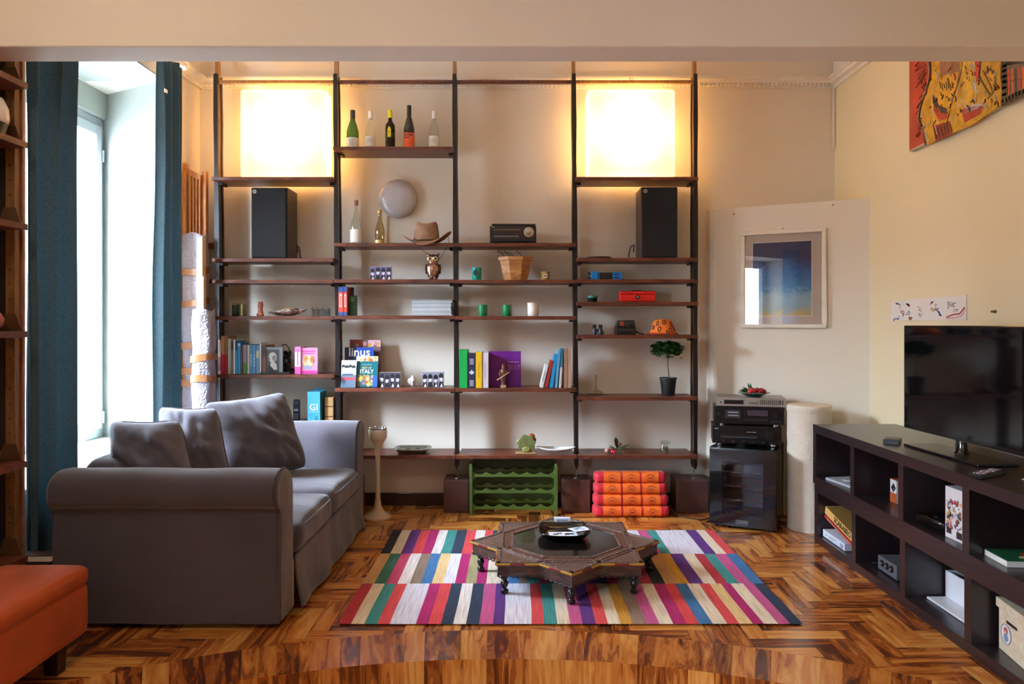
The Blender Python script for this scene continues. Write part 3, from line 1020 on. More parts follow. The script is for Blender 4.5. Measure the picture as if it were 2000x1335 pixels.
m.mat(mat('#ee4fae', .4)); m.box(-.056, .056, -.001, 0, 0, .022); m.box(-.05, .04, -.001, 0, .15, .158); m.box(-.045, .035, -.001, 0, .136, .142)
m.mat(mat('#efd9a0', .4)); m.disc((-.008, -.001, .085), .036, .042, .001)
m.mat(mat('#d08a3c', .5)); m.disc((-.02, -.0022, .1), .014, .02, .0008); m.disc((.02, -.0022, .098), .014, .022, .0008)
m.mat(mat('#f4dccb', .5)); m.disc((-.004, -.0032, .085), .013, .017, .0008); m.mat(mat('#9ab0d8', .5)); m.disc((-.012, -.003, .045), .02, .014, .0008)
o = obj('pink_book', m, None, (W(604, 4.9), 4.9, zrow(731) + .001), R(3)); tag(o, 'pink book with drawn long-haired figures on its cover facing out', 'book', 'pink books')

# row of small things above those books
m = MB(mat('#22301f', .35)); m.lathe([(.022, 0), (.024, .004), (.024, .082), (.021, .088)], 20); m.mat(mat('#a58a3c', .3, .6)); m.lathe([(.0245, .078), (.0245, .084)], 20)
single('tin_can', m, 460, 617, 'dark green tin at the left end of the figurine shelf', 'tin', group='tins')
m = MB(mat('#8f7a3a', .35, .4)); m.lathe([(.021, 0), (.023, .004), (.023, .08), (.02, .086)], 20); m.mat(mat('#d6d0a8', .4)); m.box(-.006, .006, -.0245, -.022, .004, .08); m.mat(mat('#2f6a4a', .4)); m.box(.007, .014, -.0235, -.018, .004, .08)
single('tin_can', m, 474.5, 617, 'gold and cream tin beside the dark green tin', 'tin', group='tins')
t = prop('cat_figurine', 509, 617, 'small copper-pink seated animal figurine', 'figurine')
MK = mat('#c0705c', .3, .4, var=.2, nscale=40)
m = MB(MK); m.lathe([(.02, 0), (.024, .006), (.019, .02), (.015, .04), (.015, .055), (.017, .065), (.019, .078), (.016, .09), (.006, .098), (0, .099)], 18); obj('body', m, t)
m = MB(MK); m.tube([(-.012, 0, .086), (-.014, 0, .103)], [.006, .001]); m.tube([(.012, 0, .086), (.014, 0, .103)], [.006, .001]); obj('ear', m, t)
m = MB(MK); m.ball((-.014, -.014, .0102), .01); m.ball((.014, -.014, .0102), .01); obj('foot', m, t)
m = MB(mat('#2a1512', .4)); m.ball((-.007, -.0165, .08), .0028); m.ball((.007, -.0165, .08), .0028); obj('eye', m, t)
# leaf bowl with shells
m = MB(mat('#b5a29c', .3, .3, var=.5, nscale=45))
def bw(u, v):
    a = u * 2 * PI; r = v
    ex = 1 + .08 * math.sin(9 * a) * v + .05 * math.sin(23 * a) * v
    return (.125 * r * math.cos(a) * ex - .01, .055 * r * math.sin(a) * ex, .002 + (.034 + .006 * math.sin(17 * a)) * r ** 2.5 * (1 + .25 * math.cos(a)))
m.grid(bw, 54, 8)
tag(obj('leaf_bowl', m, None, (W(564, 4.95), 4.95, zrow(617) + .002), solid=.003), 'crinkled silvery leaf-shaped bowl holding shells', 'bowl')
for (dx, dz, rr_, c, lab) in ((.01, .033, (.035, .02, .014), '#a07a58', 'brown pointed shell lying on top in the leaf bowl'), (.052, .028, (.02, .018, .015), '#4a3c3a', 'dark pine cone in right part of the leaf bowl'),
                              (-.035, .024, (.022, .016, .012), '#b09a88', 'pale shell in the left part of the leaf bowl')):
    m = MB(mat(c, .5, var=.4, nscale=80)); m.ball((0, 0, 0), rr_, 14, 8)
    if dx == .01: m.tube([(-.03, 0, 0), (-.052, 0, -.003)], [.009, .001])
    tag(obj('shell', m, None, (W(564, 4.95) + dx, 4.945, zrow(617) + dz + .014)), lab, 'shell', 'things in the leaf bowl')
m = MB(mat('#25282c', .4, .4))
for x in (-.055, .055, .018, -.02):
    m.tube([(x, -.02, 0), (x, -.02, .052)], .003 if abs(x) > .05 else .002, 6); m.ball((x, -.02, .053), .0042)
    m.tube([(x, .02, 0), (x, .02, .05)], .003, 6)
for z in (.012, .026, .04):
    m.tube([(-.055, -.02, z), (.055, -.02, z)], .0018, 5); m.tube([(-.055, .02, z), (.055, .02, z)], .0018, 5)
for z in (.012, .04):
    for x in (-.055, .055): m.tube([(x, -.02, z), (x, .02, z)], .0018, 5)
m.mat(mat('#5c625c', .5)); m.box(.02, .05, -.012, .014, .002, .036)
single('wire_basket', m, 627, 617, 'tiny black wire basket at the right end of the figurine shelf', 'basket')

# second bay, books above
def vol(n):
    def f(m, w, h):
        m.mat(mat('#2a4a8c', .5)); m.box(-w / 2, w / 2, -.001, 0, .82 * h, h); m.box(-w / 2, w / 2, -.001, 0, 0, .12 * h)
        m.mat(mat('#e8d8c8', .5)); m.box(-w * .25, w * .25, -.0014, 0, .3 * h, .75 * h)
        m.mat(mat('#c2361f', .5)); m.box(-w * .12, w * .12, -.0018, 0, .34 * h, .7 * h)
    return f
g2 = 'books on the shelf above the magazines'
book(661, 670, 560, 616, '#cc4630', 'orange-red book with blue ends, left of its pair', deco=vol(1), group=g2)
book(671, 678, 560, 616, '#c43a2a', 'orange-red book with blue ends, right of its pair', deco=vol(2), group=g2)
m = MB(mat('#24375f', .45)); m.box(-.03, .03, 0, .02, 0, .198); single('book', m, 682, 616, 'navy book standing behind the green guide', 'book', Y=5.0, group=g2)
m = MB(mat('#1e5a32', .45)); m.box(-.031, .031, 0, .018, 0, .138); m.mat(mat('#a8c89a', .5))
for k, w in enumerate((.03, .022, .034)): m.box(-w / 2, w / 2, -.001, 0, .118 - k * .009, .121 - k * .009)
m.mat(mat('#12381f', .5)); m.box(.02, .031, -.001, 0, 0, .138)
single('book', m, 688, 616, 'small green book facing out beside the orange-red pair', 'book', Y=4.93, group=g2)
for k in range(11):
    w = s_(78) - rr.random() * .012
    th = .0098
    c = ['#8f979c', '#b9bdc0', '#7c858c', '#a9adb2', '#c9cbcc', '#828c92', '#9aa0a6', '#bfc3c6', '#6f7a80', '#aeb4b8', '#2c4c50'][k]
    m = MB(mat(c, .35)); m.box(-w / 2, w / 2, -.09, .1, 0, th * .28)
    m.mat(mat('#c6c8c8', .6)); m.box(-w / 2 + .003, w / 2 - .001, -.089, .098, th * .28, th * .75)
    m.mat(mat(c, .35)); m.box(-w / 2, w / 2, -.09, .1, th * .75, th - .0004)
    lab = 'dark teal magazine on top of the grey magazine stack' if k == 10 else ('bottom magazine of the grey stack' if k == 0 else 'grey magazine in the flat stack beside the middle post')
    tag(obj('magazine', m, None, (W(846, 4.96) + (rr.random() - .5) * .008, 4.96, zrow(616) + .001 + k * th), R(rr.uniform(-1, 1))), lab, 'magazine', 'middle magazines of the grey stack' if 0 < k < 10 else 'grey magazine stack')

# magazines leaning on the wall side, bay 2 lower
def panel(name, cx, cy, w, h, base, th, row, lab, cat, deco, tilt=R(6), rz=0, group='face-out magazines and books', zz=None):
    m = MB(mat(base, .3)); m.box(-w / 2, w / 2, 0, th, 0, h)
    if deco: deco(m, w, h)
    o = obj(name, m, None, (cx, cy, (zrow(row) if zz is None else zz) + .001 + th * math.sin(tilt)), rz)
    o.rotation_euler = (-tilt, 0, rz)
    return tag(o, lab, cat, group)
def speck(m, w, h, cols, n, x0, x1, z0, z1, rmin, rmax, seed, y=-.0006):
    r = random.Random(seed)
    for k in range(n):
        m.mat(mat(cols[k % len(cols)], .4))
        m.disc((w * r.uniform(x0, x1), y - .00002 * k, h * r.uniform(z0, z1)), r.uniform(rmin, rmax), r.uniform(rmin, rmax), .0005, 9, a=r.random() * 3)
def d_back(m, w, h):
    m.mat(mat('#a04034', .4)); m.box(-w / 2, -.02, -.001, 0, .8 * h, h); m.mat(mat('#eec0cc', .4)); m.box(.02, w / 2, -.001, 0, .85 * h, h * .99)
    speck(m, w, h, ['#b0503c', '#d8a0a8', '#6a4a5c', '#e0b040', '#c04030', '#8a6a60'], 60, -.42, .42, .1, .95, .006, .018, 2)
    m.mat(mat('#e8c43a', .4)); m.disc((w * .36, -.004, h * .5), .018, .014, .001); m.mat(mat('#d8562a', .4)); m.disc((w * .42, -.004, h * .3), .014, .04, .001)
panel('magazine', W(713, 5.05), 5.045, s_(62), s_(92), '#8a6a68', .012, 758, 'colourful tall magazine at the back behind the blue magazine', 'magazine', d_back, R(2))
def d_linus(m, w, h):
    m.mat(mat('#1d2452', .35)); m.box(-w / 2, -.02, -.0008, 0, 0, h)
    m.mat(mat('#f2efe6', .4)); m.text('linus', .084, 0, -.0016, h * .87, plane='xz', sx=1.0, bold=.0012)
    speck(m, w, h, ['#e8a83c', '#e8604c', '#f0e0c0', '#d03c5c'], 26, .0, .4, .1, .5, .006, .014, 4, -.001)
panel('magazine', W(701, 4.99), 4.985, s_(58), s_(77), '#2450ae', .01, 758, 'blue magazine with one word in large white lower-case letters', 'magazine', d_linus, R(5))
def d_leaf(m, w, h):
    m.mat(mat('#e9dccb', .4)); m.box(-w / 2, w / 2, -.0006, 0, .72 * h, h)
    m.mat(mat('#aeb6bc', .4)); m.box(-w / 2, w / 2, -.0006, 0, .46 * h, .72 * h)
    for k in range(4):
        x = -w * .36 + k * w * .23; z = h * (.74 - .02 * (k % 2))
        m.mat(mat('#14181c', .4)); m.disc((x, -.001, z + .006), .013, .012, .0008); m.mat(mat('#eceae8', .4)); m.disc((x + .002, -.002, z - .012), .009, .012, .0008)
    m.mat(mat('#c23a48', .4)); m.box(-w * .4, w * .45, -.001, 0, .27 * h, .37 * h); m.mat(mat('#3a4c60', .4)); m.box(-w * .4, w * .3, -.0009, 0, .44 * h, .5 * h)
panel('booklet', W(680, 4.9), 4.895, s_(30), s_(53), '#66788c', .008, 758, 'grey-blue booklet with four dark-haired heads, front left of the magazines', 'booklet', d_leaf, R(8), R(-6))
def d_it(m, w, h):
    m.mat(mat('#e8d8b8', .4)); m.box(-w / 2, w / 2, -.0006, 0, .84 * h, h); speck(m, w, h, ['#e8a040', '#d86a3c', '#e8e0d0'], 12, -.35, .4, .86, .96, .006, .012, 5, -.001)
    speck(m, w, h, ['#d8a030', '#c8602c', '#e8c860', '#8a7a4a', '#5a6a9a', '#d8b088'], 50, -.42, .30, .06, .36, .007, .014, 6, -.001)
    m.mat(mat('#2a62b4', .4)); m.box(w * .28, w / 2, -.0034, -.0001, 0, .36 * h)
    m.mat(mat('#f2f4ee', .4)); m.text('ITALY', .036, 0, -.003, h * .50, plane='xz', bold=.0008); m.mat(mat('#d8c88a', .4)); m.text('BEST OF', .018, 0, -.003, h * .62, plane='xz', bold=.0004)
    m.mat(mat('#c8dcd8', .4)); m.text('lonely planet', .013, 0, -.003, h * .73, plane='xz')
panel('guide_book', W(717, 4.93), 4.91, s_(42), s_(60), '#0d6f78', .022, 758, 'teal travel guide with BEST OF ITALY on its cover', 'book', d_it, R(7))
# hidden-behind-sofa shelf: cordless phone, blue box, yellow box
t = prop('cordless_phone', 579.5, 828, 'black cordless telephone standing behind the far sofa arm', 'telephone', 4.97)
m = MB(mat('#1b222e', .35)); m.soft((0, 0, .078), (.047, .025, .155), .012, 8); obj('handset', m, t)
m = MB(mat('#b8c4d0', .3)); m.box(-.014, .014, -.0142, -.0127, .075, .09); obj('screen', m, t)
m = MB(mat('#7e8a98', .4))
for i in range(3):
    for j in range(3): m.box(-.015 + i * .011, -.007 + i * .011, -.0142, -.0127, .02 + j * .014, .028 + j * .014)
m.box(-.01, .01, -.0142, -.0127, .13, .134); obj('keypad', m, t)
m = MB(mat('#15181e', .4)); m.box(-.03, .03, -.03, .03, 0, .004); obj('base', m, t)
def flapbox():
    t = prop('carton', 620, 828, 'light blue open carton lettered GI beside the far sofa arm', 'box', 4.98)
    M1 = mat('#4fb4dc', .45)
    w = s_(24) / 2; h = s_(61)
    m = MB(M1); m.box(-w, w, -.09, .07, 0, h); obj('carton_body', m, t)
    m = MB(mat('#2c7fa6', .45)); m.prism([(-w, h), (w, h), (w * .3, h + .018), (-w * .1, h + .022)], .02, .022, 'y'); m.prism([(w, h), (w + .055, h + .022), (w + .055, h + .019), (w, h - .003)], -.07, .06, 'y'); obj('flap', m, t)
    m = MB(mat('#f0fbff', .4)); m.text('GI', .062, 0, -.0912, h * .5, plane='xz', bold=.0008); m.box(-w * .9, w * .9, -.091, -.09, h * .365, h * .372)
    m.mat(mat('#1b5f8a', .4)); m.text('G', .034, w * .45, -.0912, h * .16, plane='xz', bold=.0006); m.box(-w * .85, 0, -.091, -.09, h * .27, h * .275); m.box(-w * .85, 0, -.091, -.09, h * .23, h * .235); m.box(-w * .85, -.01, -.091, -.09, h * .19, h * .195); obj('print', m, t)
flapbox()
t = prop('straw_box', 647, 828, 'straw-coloured woven box strapped in brown beside the blue carton', 'box', 4.99)
w = s_(18) / 2; h = s_(49)
m = MB(mat('#d8b074', .7, bump=.5, bscale=160)); m.box(-w, w, -.06, .06, 0, h); obj('box_body', m, t)
m = MB(mat('#5a2a18', .6))
for z in (.22, .62): m.box(-w - .001, w + .001, -.062, .061, h * z, h * z + .006)
m.box(w - .004, w + .001, -.061, -.05, 0, h); m.box(-w - .001, -w + .004, -.061, -.05, 0, h); obj('strap', m, t)

# muffin tin like metal tray
t = prop('metal_tray', 806, 889, 'dented pewter tray with four round holes on the lowest shelf', 'tray', 4.96)
m = MB(mat('#7e7a68', .3, .7, var=.2))
def tr_(u, v):
    a = u * 2 * PI; c, s = math.cos(a), math.sin(a)
    k = (abs(c) ** 5 + abs(s) ** 5) ** (-.2)
    rad = [(.0, .022), (.45, .022), (.75, .022), (.8, .030), (1.0, .036), (1.02, .03), (.78, .012), (.7, .0), (0, .0)]
    q = v * 8; i = min(int(q), 7); f = q - i
    r = rad[i][0] * (1 - f) + rad[i + 1][0] * f; z = rad[i][1] * (1 - f) + rad[i + 1][1] * f
    return (.125 * r * c * k, .09 * r * s * k, z)
m.grid(tr_, 48, 8); obj('tray_body', m, t)
for k, (x, y) in enumerate(((-.035, -.025), (.035, -.025), (-.035, .028), (.035, .028))):
    m = MB(mat('#30201c', .4)); m.lathe([(.02, 0), (.019, .002)], 14, (x, y, .0225)); obj('cup_hole', m, t)

# ------------------------------------------------------------------ bay 3
# compact radio / turntable
t = prop('radio', 1002, 474, 'black retro hi-fi radio with a large silver dial', 'radio', 4.96)
w = s_(90) / 2
m = MB(mat('#1d1b1b', .35)); m.box(-w, w, -.075, .1, .008, .118); obj('cabinet', m, t, bev=.004)
m = MB(mat('#3a302a', .3, .3)); m.box(-w + .01, w - .01, -.0775, -.0752, .035, .108); obj('fascia', m, t)
m = MB(mat('#211f1f', .3)); m.box(-w + .012, w - .004, -.07, .09, .1185, .135); obj('lid', m, t, bev=.006)
m = MB(mat('#c8c2b4', .25, .9)); m.T = Matrix.Translation((w * .68, -.0778, .076)) @ Matrix.Rotation(R(90), 4, 'X'); m.lathe([(.034, 0), (.034, .004), (.028, .006), (.026, .002), (.014, .003), (.013, .016), (0, .017)], 28); obj('dial', m, t)
m = MB(mat('#8a6a40', .3)); m.box(-w * .85, w * .3, -.0785, -.0776, .09, .094); m.mat(mat('#b8b0a0', .4))
for k in range(12): m.box(-w * .8 + k * .014, -w * .8 + k * .014 + .008, -.0785, -.0776, .045, .05)
m.box(-w * .93, -w * .8, -.0785, -.0753, .108, .113); obj('markings', m, t)
m = MB(mat('#141212', .4))
for x in (-w * .75, -w * .5, w * .1, w * .3): m.box(x, x + .02, -.079, -.0752, .014, .026)
for x in (-w + .02, w - .02): m.lathe([(.012, 0), (.012, .008)], 12, (x, -.05, 0)); m.lathe([(.012, 0), (.012, .008)], 12, (x, .07, 0))
obj('button', m, t)
# dangling cables
m = MB(mat('#1c1716', .5))
cz = zrow(474) - .026
for k, (x0, x1, dz) in enumerate(((972, 992, .07), (980, 1000, .06), (986, 1003, .05), (1010, 1018, .05), (975, 985, .065))):
    a = Vector((W(x0, 5.11), 5.12, cz + .09)); b = Vector((W(x1, 5.0), 5.03, cz - dz))
    m.tube([a, (a.x, 5.115, cz - .01), ((a.x + b.x) / 2, 5.08, cz - dz * .35), b, (b.x + .01, 5.02, cz - dz - .03)], .0022, 5)
tag(obj('power_cables', m), 'bundle of thin black cables dangling behind the wooden planter', 'cable')
# wooden planter
t = prop('wooden_planter', 1007, 546, 'carved octagonal wooden planter on shelf under the radio', 'planter', 4.965)
h = s_(45); MWp = wood_mat('planter_wood', '#8f5a2a', '#c48a4e', (4, 4, 10), .5)
m = MB(MWp); m.lathe([(.085, 0), (.1, .05), (.108, h * .62), (.118, h * .85), (.125, h), (.112, h), (.10, h * .6), (.08, .012), (.0, .012)], 8, smooth=False, a0=PI / 8, sy=.85); obj('bowl', m, t, bev=.003)
m = MB(MWp); m.lathe([(.112, h * .84), (.127, h * .86), (.129, h + .002), (.11, h + .002)], 8, smooth=False, a0=PI / 8, sy=.85); obj('rim', m, t, bev=.002)
def mug(px, row, w, h, c, lab, handle, lip=None, cut=False, Y=4.94):
    t = prop('mug', px, row, lab, 'cup', Y, 0, 'cups on the shelves')
    r = w / 2; m = MB(mat(c, .25, coat=.3))
    m.lathe([(r * .86, 0), (r * .95, .004), (r, h * .5), (r * 1.02, h), (r * .92, h), (r * .9, h * .5), (r * .8, .008), (0, .008)], 24)
    if cut: m.mat(mat('#0d3a33', .4)); m.disc((-.004, -r - .0008, h * .58), .018, .022, .002, 16)
    obj('body', m, t)
    if handle:
        m = MB(mat(c, .25, coat=.3)); sg = handle
        m.tube([(sg * r * .92, 0, h * .8), (sg * (r + .014), 0, h * .8), (sg * (r + .022), 0, h * .55), (sg * (r + .014), 0, h * .25), (sg * r * .92, 0, h * .22)], .004, 8); obj('handle', m, t)
    return t
mug(931, 546, s_(19), s_(25), '#1d9a86', 'turquoise cup with dark opening, left of the wooden planter', 0, cut=True)
mug(943, 617, s_(18), s_(22), '#0e7f4a', 'green cup, left of the two green ones', 0)
mug(990, 617, s_(18), s_(22), '#0e7f4a', 'green cup, right of the two green ones', 0)
mug(1041, 617, s_(22), s_(26), '#eeeae2', 'white ribbed mug right of two green cups', 1)
m = MB(mat('#b89a58', .35, .3)); m.lathe([(.027, 0), (.029, .003), (.029, .05), (.031, .052), (.031, .06), (.027, .062)], 24)
m.mat(mat('#e4d8b0', .5)); m.box(-.014, .014, -.0305, -.026, .016, .044); m.mat(mat('#7a3030', .5)); m.box(-.009, .009, -.032, -.03, .026, .034)
single('tin_can', m, 1065, 546, 'small cream and gold tin right of the wooden planter', 'tin', group='tins')
# books bay 3
g3 = 'books left of the purple album'
book(897, 912.6, 683, 758, '#079a43', 'thick bright green binder against the middle post', depth=.17, group=g3, front=4.87)
def darkdeco(m, w, h):
    m.mat(mat('#c8ccd8', .4)); [m.box(-w * .26, w * .26, -.001, -.0001, h * (z0 + .045 * k), h * (z0 + .045 * k) + .005) for z0 in (.68, .06) for k in range(4)]
    m.prism([(-.014, h * .42), (0, h * .38), (.014, h * .42), (.018, h * .46), (.006, h * .48), (0, h * .53), (-.006, h * .48), (-.018, h * .46)], -.001, -.0001, 'y')
book(914, 928.5, 690, 758, '#25253f', 'dark navy book with white emblem beside the green binder', deco=darkdeco, depth=.16, group=g3, front=4.87)
book(929.3, 941, 688, 758, '#e2b416', 'yellow book between the navy and pale grey books', depth=.16, deco=title('#b07a20', 'cinema italiano', .3), group=g3, front=4.865)
book(941.8, 953.6, 689, 758, '#cfc6ca', 'pale grey book beside the purple album', depth=.16, deco=title('#a09098', 'fotografie', .3), group=g3, front=4.87)
def d_pur(m, w, h):
    m.mat(mat('#b88ac4', .35)); m.box(w * .1, w * .44, -.0012, 0, h * .685, h * .705); m.mat(mat('#a87ab8', .35)); m.text('2017', .052, w * .27, -.001, h * .53, plane='xz', sx=.85)
panel('album', W(986, 4.97), 4.965, s_(63, 4.97), s_(69, 4.97), '#6d2382', .02, 758, 'large purple album marked 2017 standing face-out', 'book', d_pur, R(2))
# figurine with pole
t = prop('wooden_figurine', 983, 758, 'small carved figure holding a long pole before the purple album', 'figurine', 4.9)
MF = wood_mat('carved_brown', '#3f2214', '#8a5a34', (8, 8, 20), .5)
m = MB(mat('#b08a68', .5)); m.box(-.019, .019, -.015, .015, 0, .018); obj('base', m, t, bev=.002)
m = MB(MF); m.lathe([(.014, .018), (.012, .04), (.016, .055), (.013, .075), (.017, .1), (.02, .115), (.012, .128), (.007, .132)], 14, sy=.8); obj('body', m, t)
m = MB(mat('#a5744e', .5)); m.ball((0, -.001, .142), .0105); obj('head', m, t)
m = MB(MF); m.lathe([(.017, .147), (.012, .151), (.006, .162), (0, .164)], 14); obj('hat', m, t)
m = MB(MF)
m.tube([(-.016, 0, .116), (-.026, -.01, .095), (-.018, -.02, .078)], [.0055, .005, .0045]); m.tube([(.016, 0, .116), (.024, -.01, .1), (.014, -.02, .086)], [.0055, .005, .0045]); obj('arm', m, t)
m = MB(mat('#c49a6a', .5)); m.tube([(-.042, -.022, .052), (.045, -.022, .108)], [.0045, .0022]); obj('pole', m, t)
# leaning books right
g4 = 'books leaning against the right post'
zz = zrow(758)
for (xb, xt, w, yt, c, lab, dc) in (
    (1054.5, 1065.5, 6, 713, '#d9dcd8', 'thin white book leaning, leftmost of the leaning books', title('#555555', 'design design', .45)),
    (1062.5, 1076, 6.5, 704, '#9c2f2c', 'dark red book leaning against the blue ones', None),
    (1073, 1083, 7, 692, '#1e8fc4', 'bright blue leaning book beside the red one', None),
    (1083.3, 1090, 5.3, 684, '#5d9cc0', 'pale blue tall leaning book', None),
    (1091.2, 1096.3, 4.2, 681, '#2a6f8a', 'teal leaning book with white lower spine', band('#d8c8c8', 0, .52))):
    Yb = 4.885
    h = s_(758 - yt, Yb); dx = s_(xt - xb, Yb); ang = math.atan2(dx, h)
    o = book(xb, xb + w, yt, 758, c, lab, depth=.15, deco=dc, group=g4, front=Yb)
    o.rotation_euler = (0, ang, 0)
    o.location = (W(xb + w / 2, Yb), Yb, zz + .001 + s_(w, Yb) / 2 * math.sin(ang))
book(1101.5, 1108.5, 683, 758, '#a07a62', 'tan brown book standing beside the leaning ones', depth=.16, group=g4)
book(1109.2, 1115.5, 681, 758, '#b3917c', 'pale brown book standing against the fourth post', depth=.16, group=g4)
# green ceramic and long dish
t = prop('ceramic_sculpture', 1028, 889, 'green leaf-like ceramic piece with rust flower on lowest shelf', 'ceramic', 4.93)
m = MB(mat('#6a7040', .45, var=.35, nscale=30)); m.T = Matrix.Translation((0, 0, .068)) @ Matrix.Rotation(R(90), 4, 'X')
m.prism([((.062 + .006 * math.sin(9 * a)) * math.cos(a), (.058 + .005 * math.sin(7 * a + 1)) * math.sin(a)) for a in [k * 2 * PI / 40 for k in range(40)]], -.02, .02)
obj('leaf', m, t, bev=.012, seg=3)
m = MB(mat('#a04a24', .45)); m.ball((.035, .015, .112), (.026, .012, .022)); m.ball((.055, .012, .09), (.014, .012, .016)); obj('flower', m, t)
m = MB(mat('#8a8a4a', .45, var=.3)); m.ball((-.058, -.005, .08), (.012, .01, .014)); m.ball((.0, -.022, .03), (.03, .006, .02)); obj('bud', m, t)
m = MB(mat('#a8804e', .5)); m.box(-.075, .065, -.04, .04, 0, .008); obj('base', m, t, bev=.003)
m = MB(mat('#eceae6', .2, coat=.4))
def dish(u, v):
    a = u * 2 * PI
    return (.135 * v * math.cos(a), .055 * v * math.sin(a), .004 + .026 * v ** 3 + .01 * v * math.cos(a) ** 2 * v)
m.grid(dish, 44, 8)
tag(obj('oval_dish', m, None, (W(1086, 4.94), 4.94, zrow(889) + .005), R(-4), solid=.003), 'long oval white dish beside the green ceramic piece', 'dish')

# ------------------------------------------------------------------ bay 4
m = MB(mat('#8a7c6c', .3, .2)); m.lathe([(.055, 0), (.07, .004), (.088, .012), (.086, .014), (.065, .007), (0, .005)], 32)
single('saucer', m, 1170, 503, 'flat grey plate left of the right speaker', 'plate', Y=4.97)
t = prop('plastic_toy', 1184, 545, 'blue and black plastic double-ended clamp tool lying on shelf', 'tool', 4.94)
MB_ = mat('#1583cf', .35)
m = MB(mat('#1c1817', .4)); m.box(-.055, .045, -.018, .018, .004, .05); obj('grip', m, t, bev=.004)
m = MB(MB_); m.box(-.105, -.06, -.024, .024, 0, .056); m.box(-.06, -.048, -.02, .02, .003, .052); obj('left_jaw', m, t, bev=.004)
m = MB(MB_); m.box(.042, .105, -.024, .024, .0, .052); m.mat(mat('#0a3a80', .4)); m.box(.05, .085, -.026, -.0242, .008, .02); m.box(.05, .085, -.026, -.0242, .03, .042); m.mat(MB_); m.tube([(.09, 0, .012), (.122, -.01, .006)], .006); obj('right_jaw', m, t, bev=.003)
m = MB(mat('#0f2a50', .4)); m.tube([(-.105, -.01, .04), (-.128, -.01, .05)], .006); m.tube([(-.105, -.01, .014), (-.128, -.01, .008)], .006); obj('prong', m, t)
t['label'] = 'blue plastic toy with black middle section on shelf under the speaker'; t['category'] = 'toy'; t.name = 'plastic_toy'
m = MB(mat('#1c2422', .3)); m.lathe([(.03, 0), (.034, .004), (.034, .028), (.036, .03)], 24); m.mat(mat('#3f8070', .3)); m.lathe([(.037, .03), (.037, .042), (.03, .046)], 24)
single('small_jar', m, 1157, 589, 'small black jar with green lid left of the red cash box', 'jar')
t = prop('cash_box', 1242.5, 589, 'glossy red metal cash box with round lock', 'cash box', 4.95)
w = s_(70) / 2; h = s_(21)
MR = mat('#d81f1c', .25, coat=.4, var=.03)
m = MB(MR); m.box(-w, w, -.07, .07, 0, h * .68); obj('body', m, t, bev=.010, seg=4)
m = MB(MR); m.box(-w, w, -.07, .07, h * .69, h); obj('lid', m, t, bev=.010, seg=4)
m = MB(mat('#2b2320', .3, .7)); m.T = Matrix.Translation((-.002, -.0705, h * .42)) @ Matrix.Rotation(R(90), 4, 'X'); m.lathe([(.014, 0), (.014, .004), (.008, .006)], 18); m.mat(mat('#d0c8b8', .3, .8)); m.box(-.006, .006, -.004, .004, .006, .008); obj('lock', m, t)
m = MB(mat('#2b1512', .4)); m.tube([(-.035, 0, h), (-.033, 0, h + .006), (.033, 0, h + .006), (.035, 0, h)], .003); obj('handle', m, t)
# binoculars
t = prop('binoculars', 1167, 654, 'tiny navy binoculars at the left of the camera shelf', 'binoculars', 4.94)
MN = mat('#232a3a', .35)
for sg in (-1, 1):
    m = MB(MN); m.lathe([(.017, 0), (.018, .003), (.017, .03), (.012, .04), (.012, .052), (.014, .054), (.014, .07)], 16, (sg * .021, 0, 0)); obj('barrel', m, t)
m = MB(MN); m.box(-.012, .012, -.008, .008, .02, .04); m.tube([(.03, 0, .015), (.045, -.005, .012)], .006); obj('bridge', m, t)
# instant camera
t = prop('instant_camera', 1221, 654, 'black boxy instant camera beside the orange hat', 'camera', 4.95)
m = MB(mat('#1d1815', .4)); m.box(-.068, .068, -.04, .05, 0, .05); m.prism([(-.068, .05), (.068, .05), (.06, .1), (-.052, .1)], -.03, .05, 'y'); obj('body', m, t, bev=.005)
m = MB(mat('#a5402a', .4)); m.box(-.042, -.012, -.0322, -.0302, .062, .092); m.mat(mat('#1d1815', .4))
for i in range(2): m.box(-.042, -.012, -.0326, -.0318, .071 + i * .01, .073 + i * .01)
obj('flash_panel', m, t)
m = MB(mat('#4d463f', .3)); m.box(.0, .05, -.0318, -.0302, .08, .083); m.box(.0, .05, -.0318, -.0302, .07, .073); m.box(-.055, .055, -.0422, -.0402, .03, .034); obj('trim_line', m, t)
m = MB(mat('#141110', .4)); m.T = Matrix.Translation((.03, -.03, .06)) @ Matrix.Rotation(R(90), 4, 'X'); m.lathe([(.016, 0), (.016, .008), (.01, .009)], 16); obj('lens', m, t)
m = MB(mat('#191512', .5)); m.tube([(.066, .0, .01), (.078, -.01, .02), (.09, -.02, .012), (.104, -.02, .008), (.118, -.03, .005), (.126, -.03, .004)], .005, 6); obj('strap', m, t)
# orange hat with leopard marks
hx_ = W(1294, 4.94)
t = thing('sun_hat', 'orange bucket hat with black leopard rings above the potted tree', 'hat', (hx_, 4.94, zrow(654) + .001))
MOH = mat('#f07820', .75, var=.1)
m = MB(MOH)
HP = [(.106, .003), (.098, .012), (.085, .022), (.076, .04), (.070, .07), (.062, .092), (.045, .104), (.02, .108), (0, .108)]
m.lathe(HP, 32, sy=.8, cap=False); 
obj('crown', m, t)
m = MB(mat('#8e2e10', .7)); m.lathe([(.095, .006), (.108, .0), (.112, .002), (.1, .014)], 32, sy=.8, cap=False); obj('brim', m, t)
m = MB(mat('#221410', .7))
def hat_pt(a, z):
    for i in range(len(HP) - 1):
        if HP[i][1] <= z <= HP[i + 1][1] + 1e-6:
            f = (z - HP[i][1]) / max(1e-6, HP[i + 1][1] - HP[i][1]); r = HP[i][0] * (1 - f) + HP[i + 1][0] * f
            break
    r += .0015
    return (r * math.cos(a), r * .8 * math.sin(a), z)
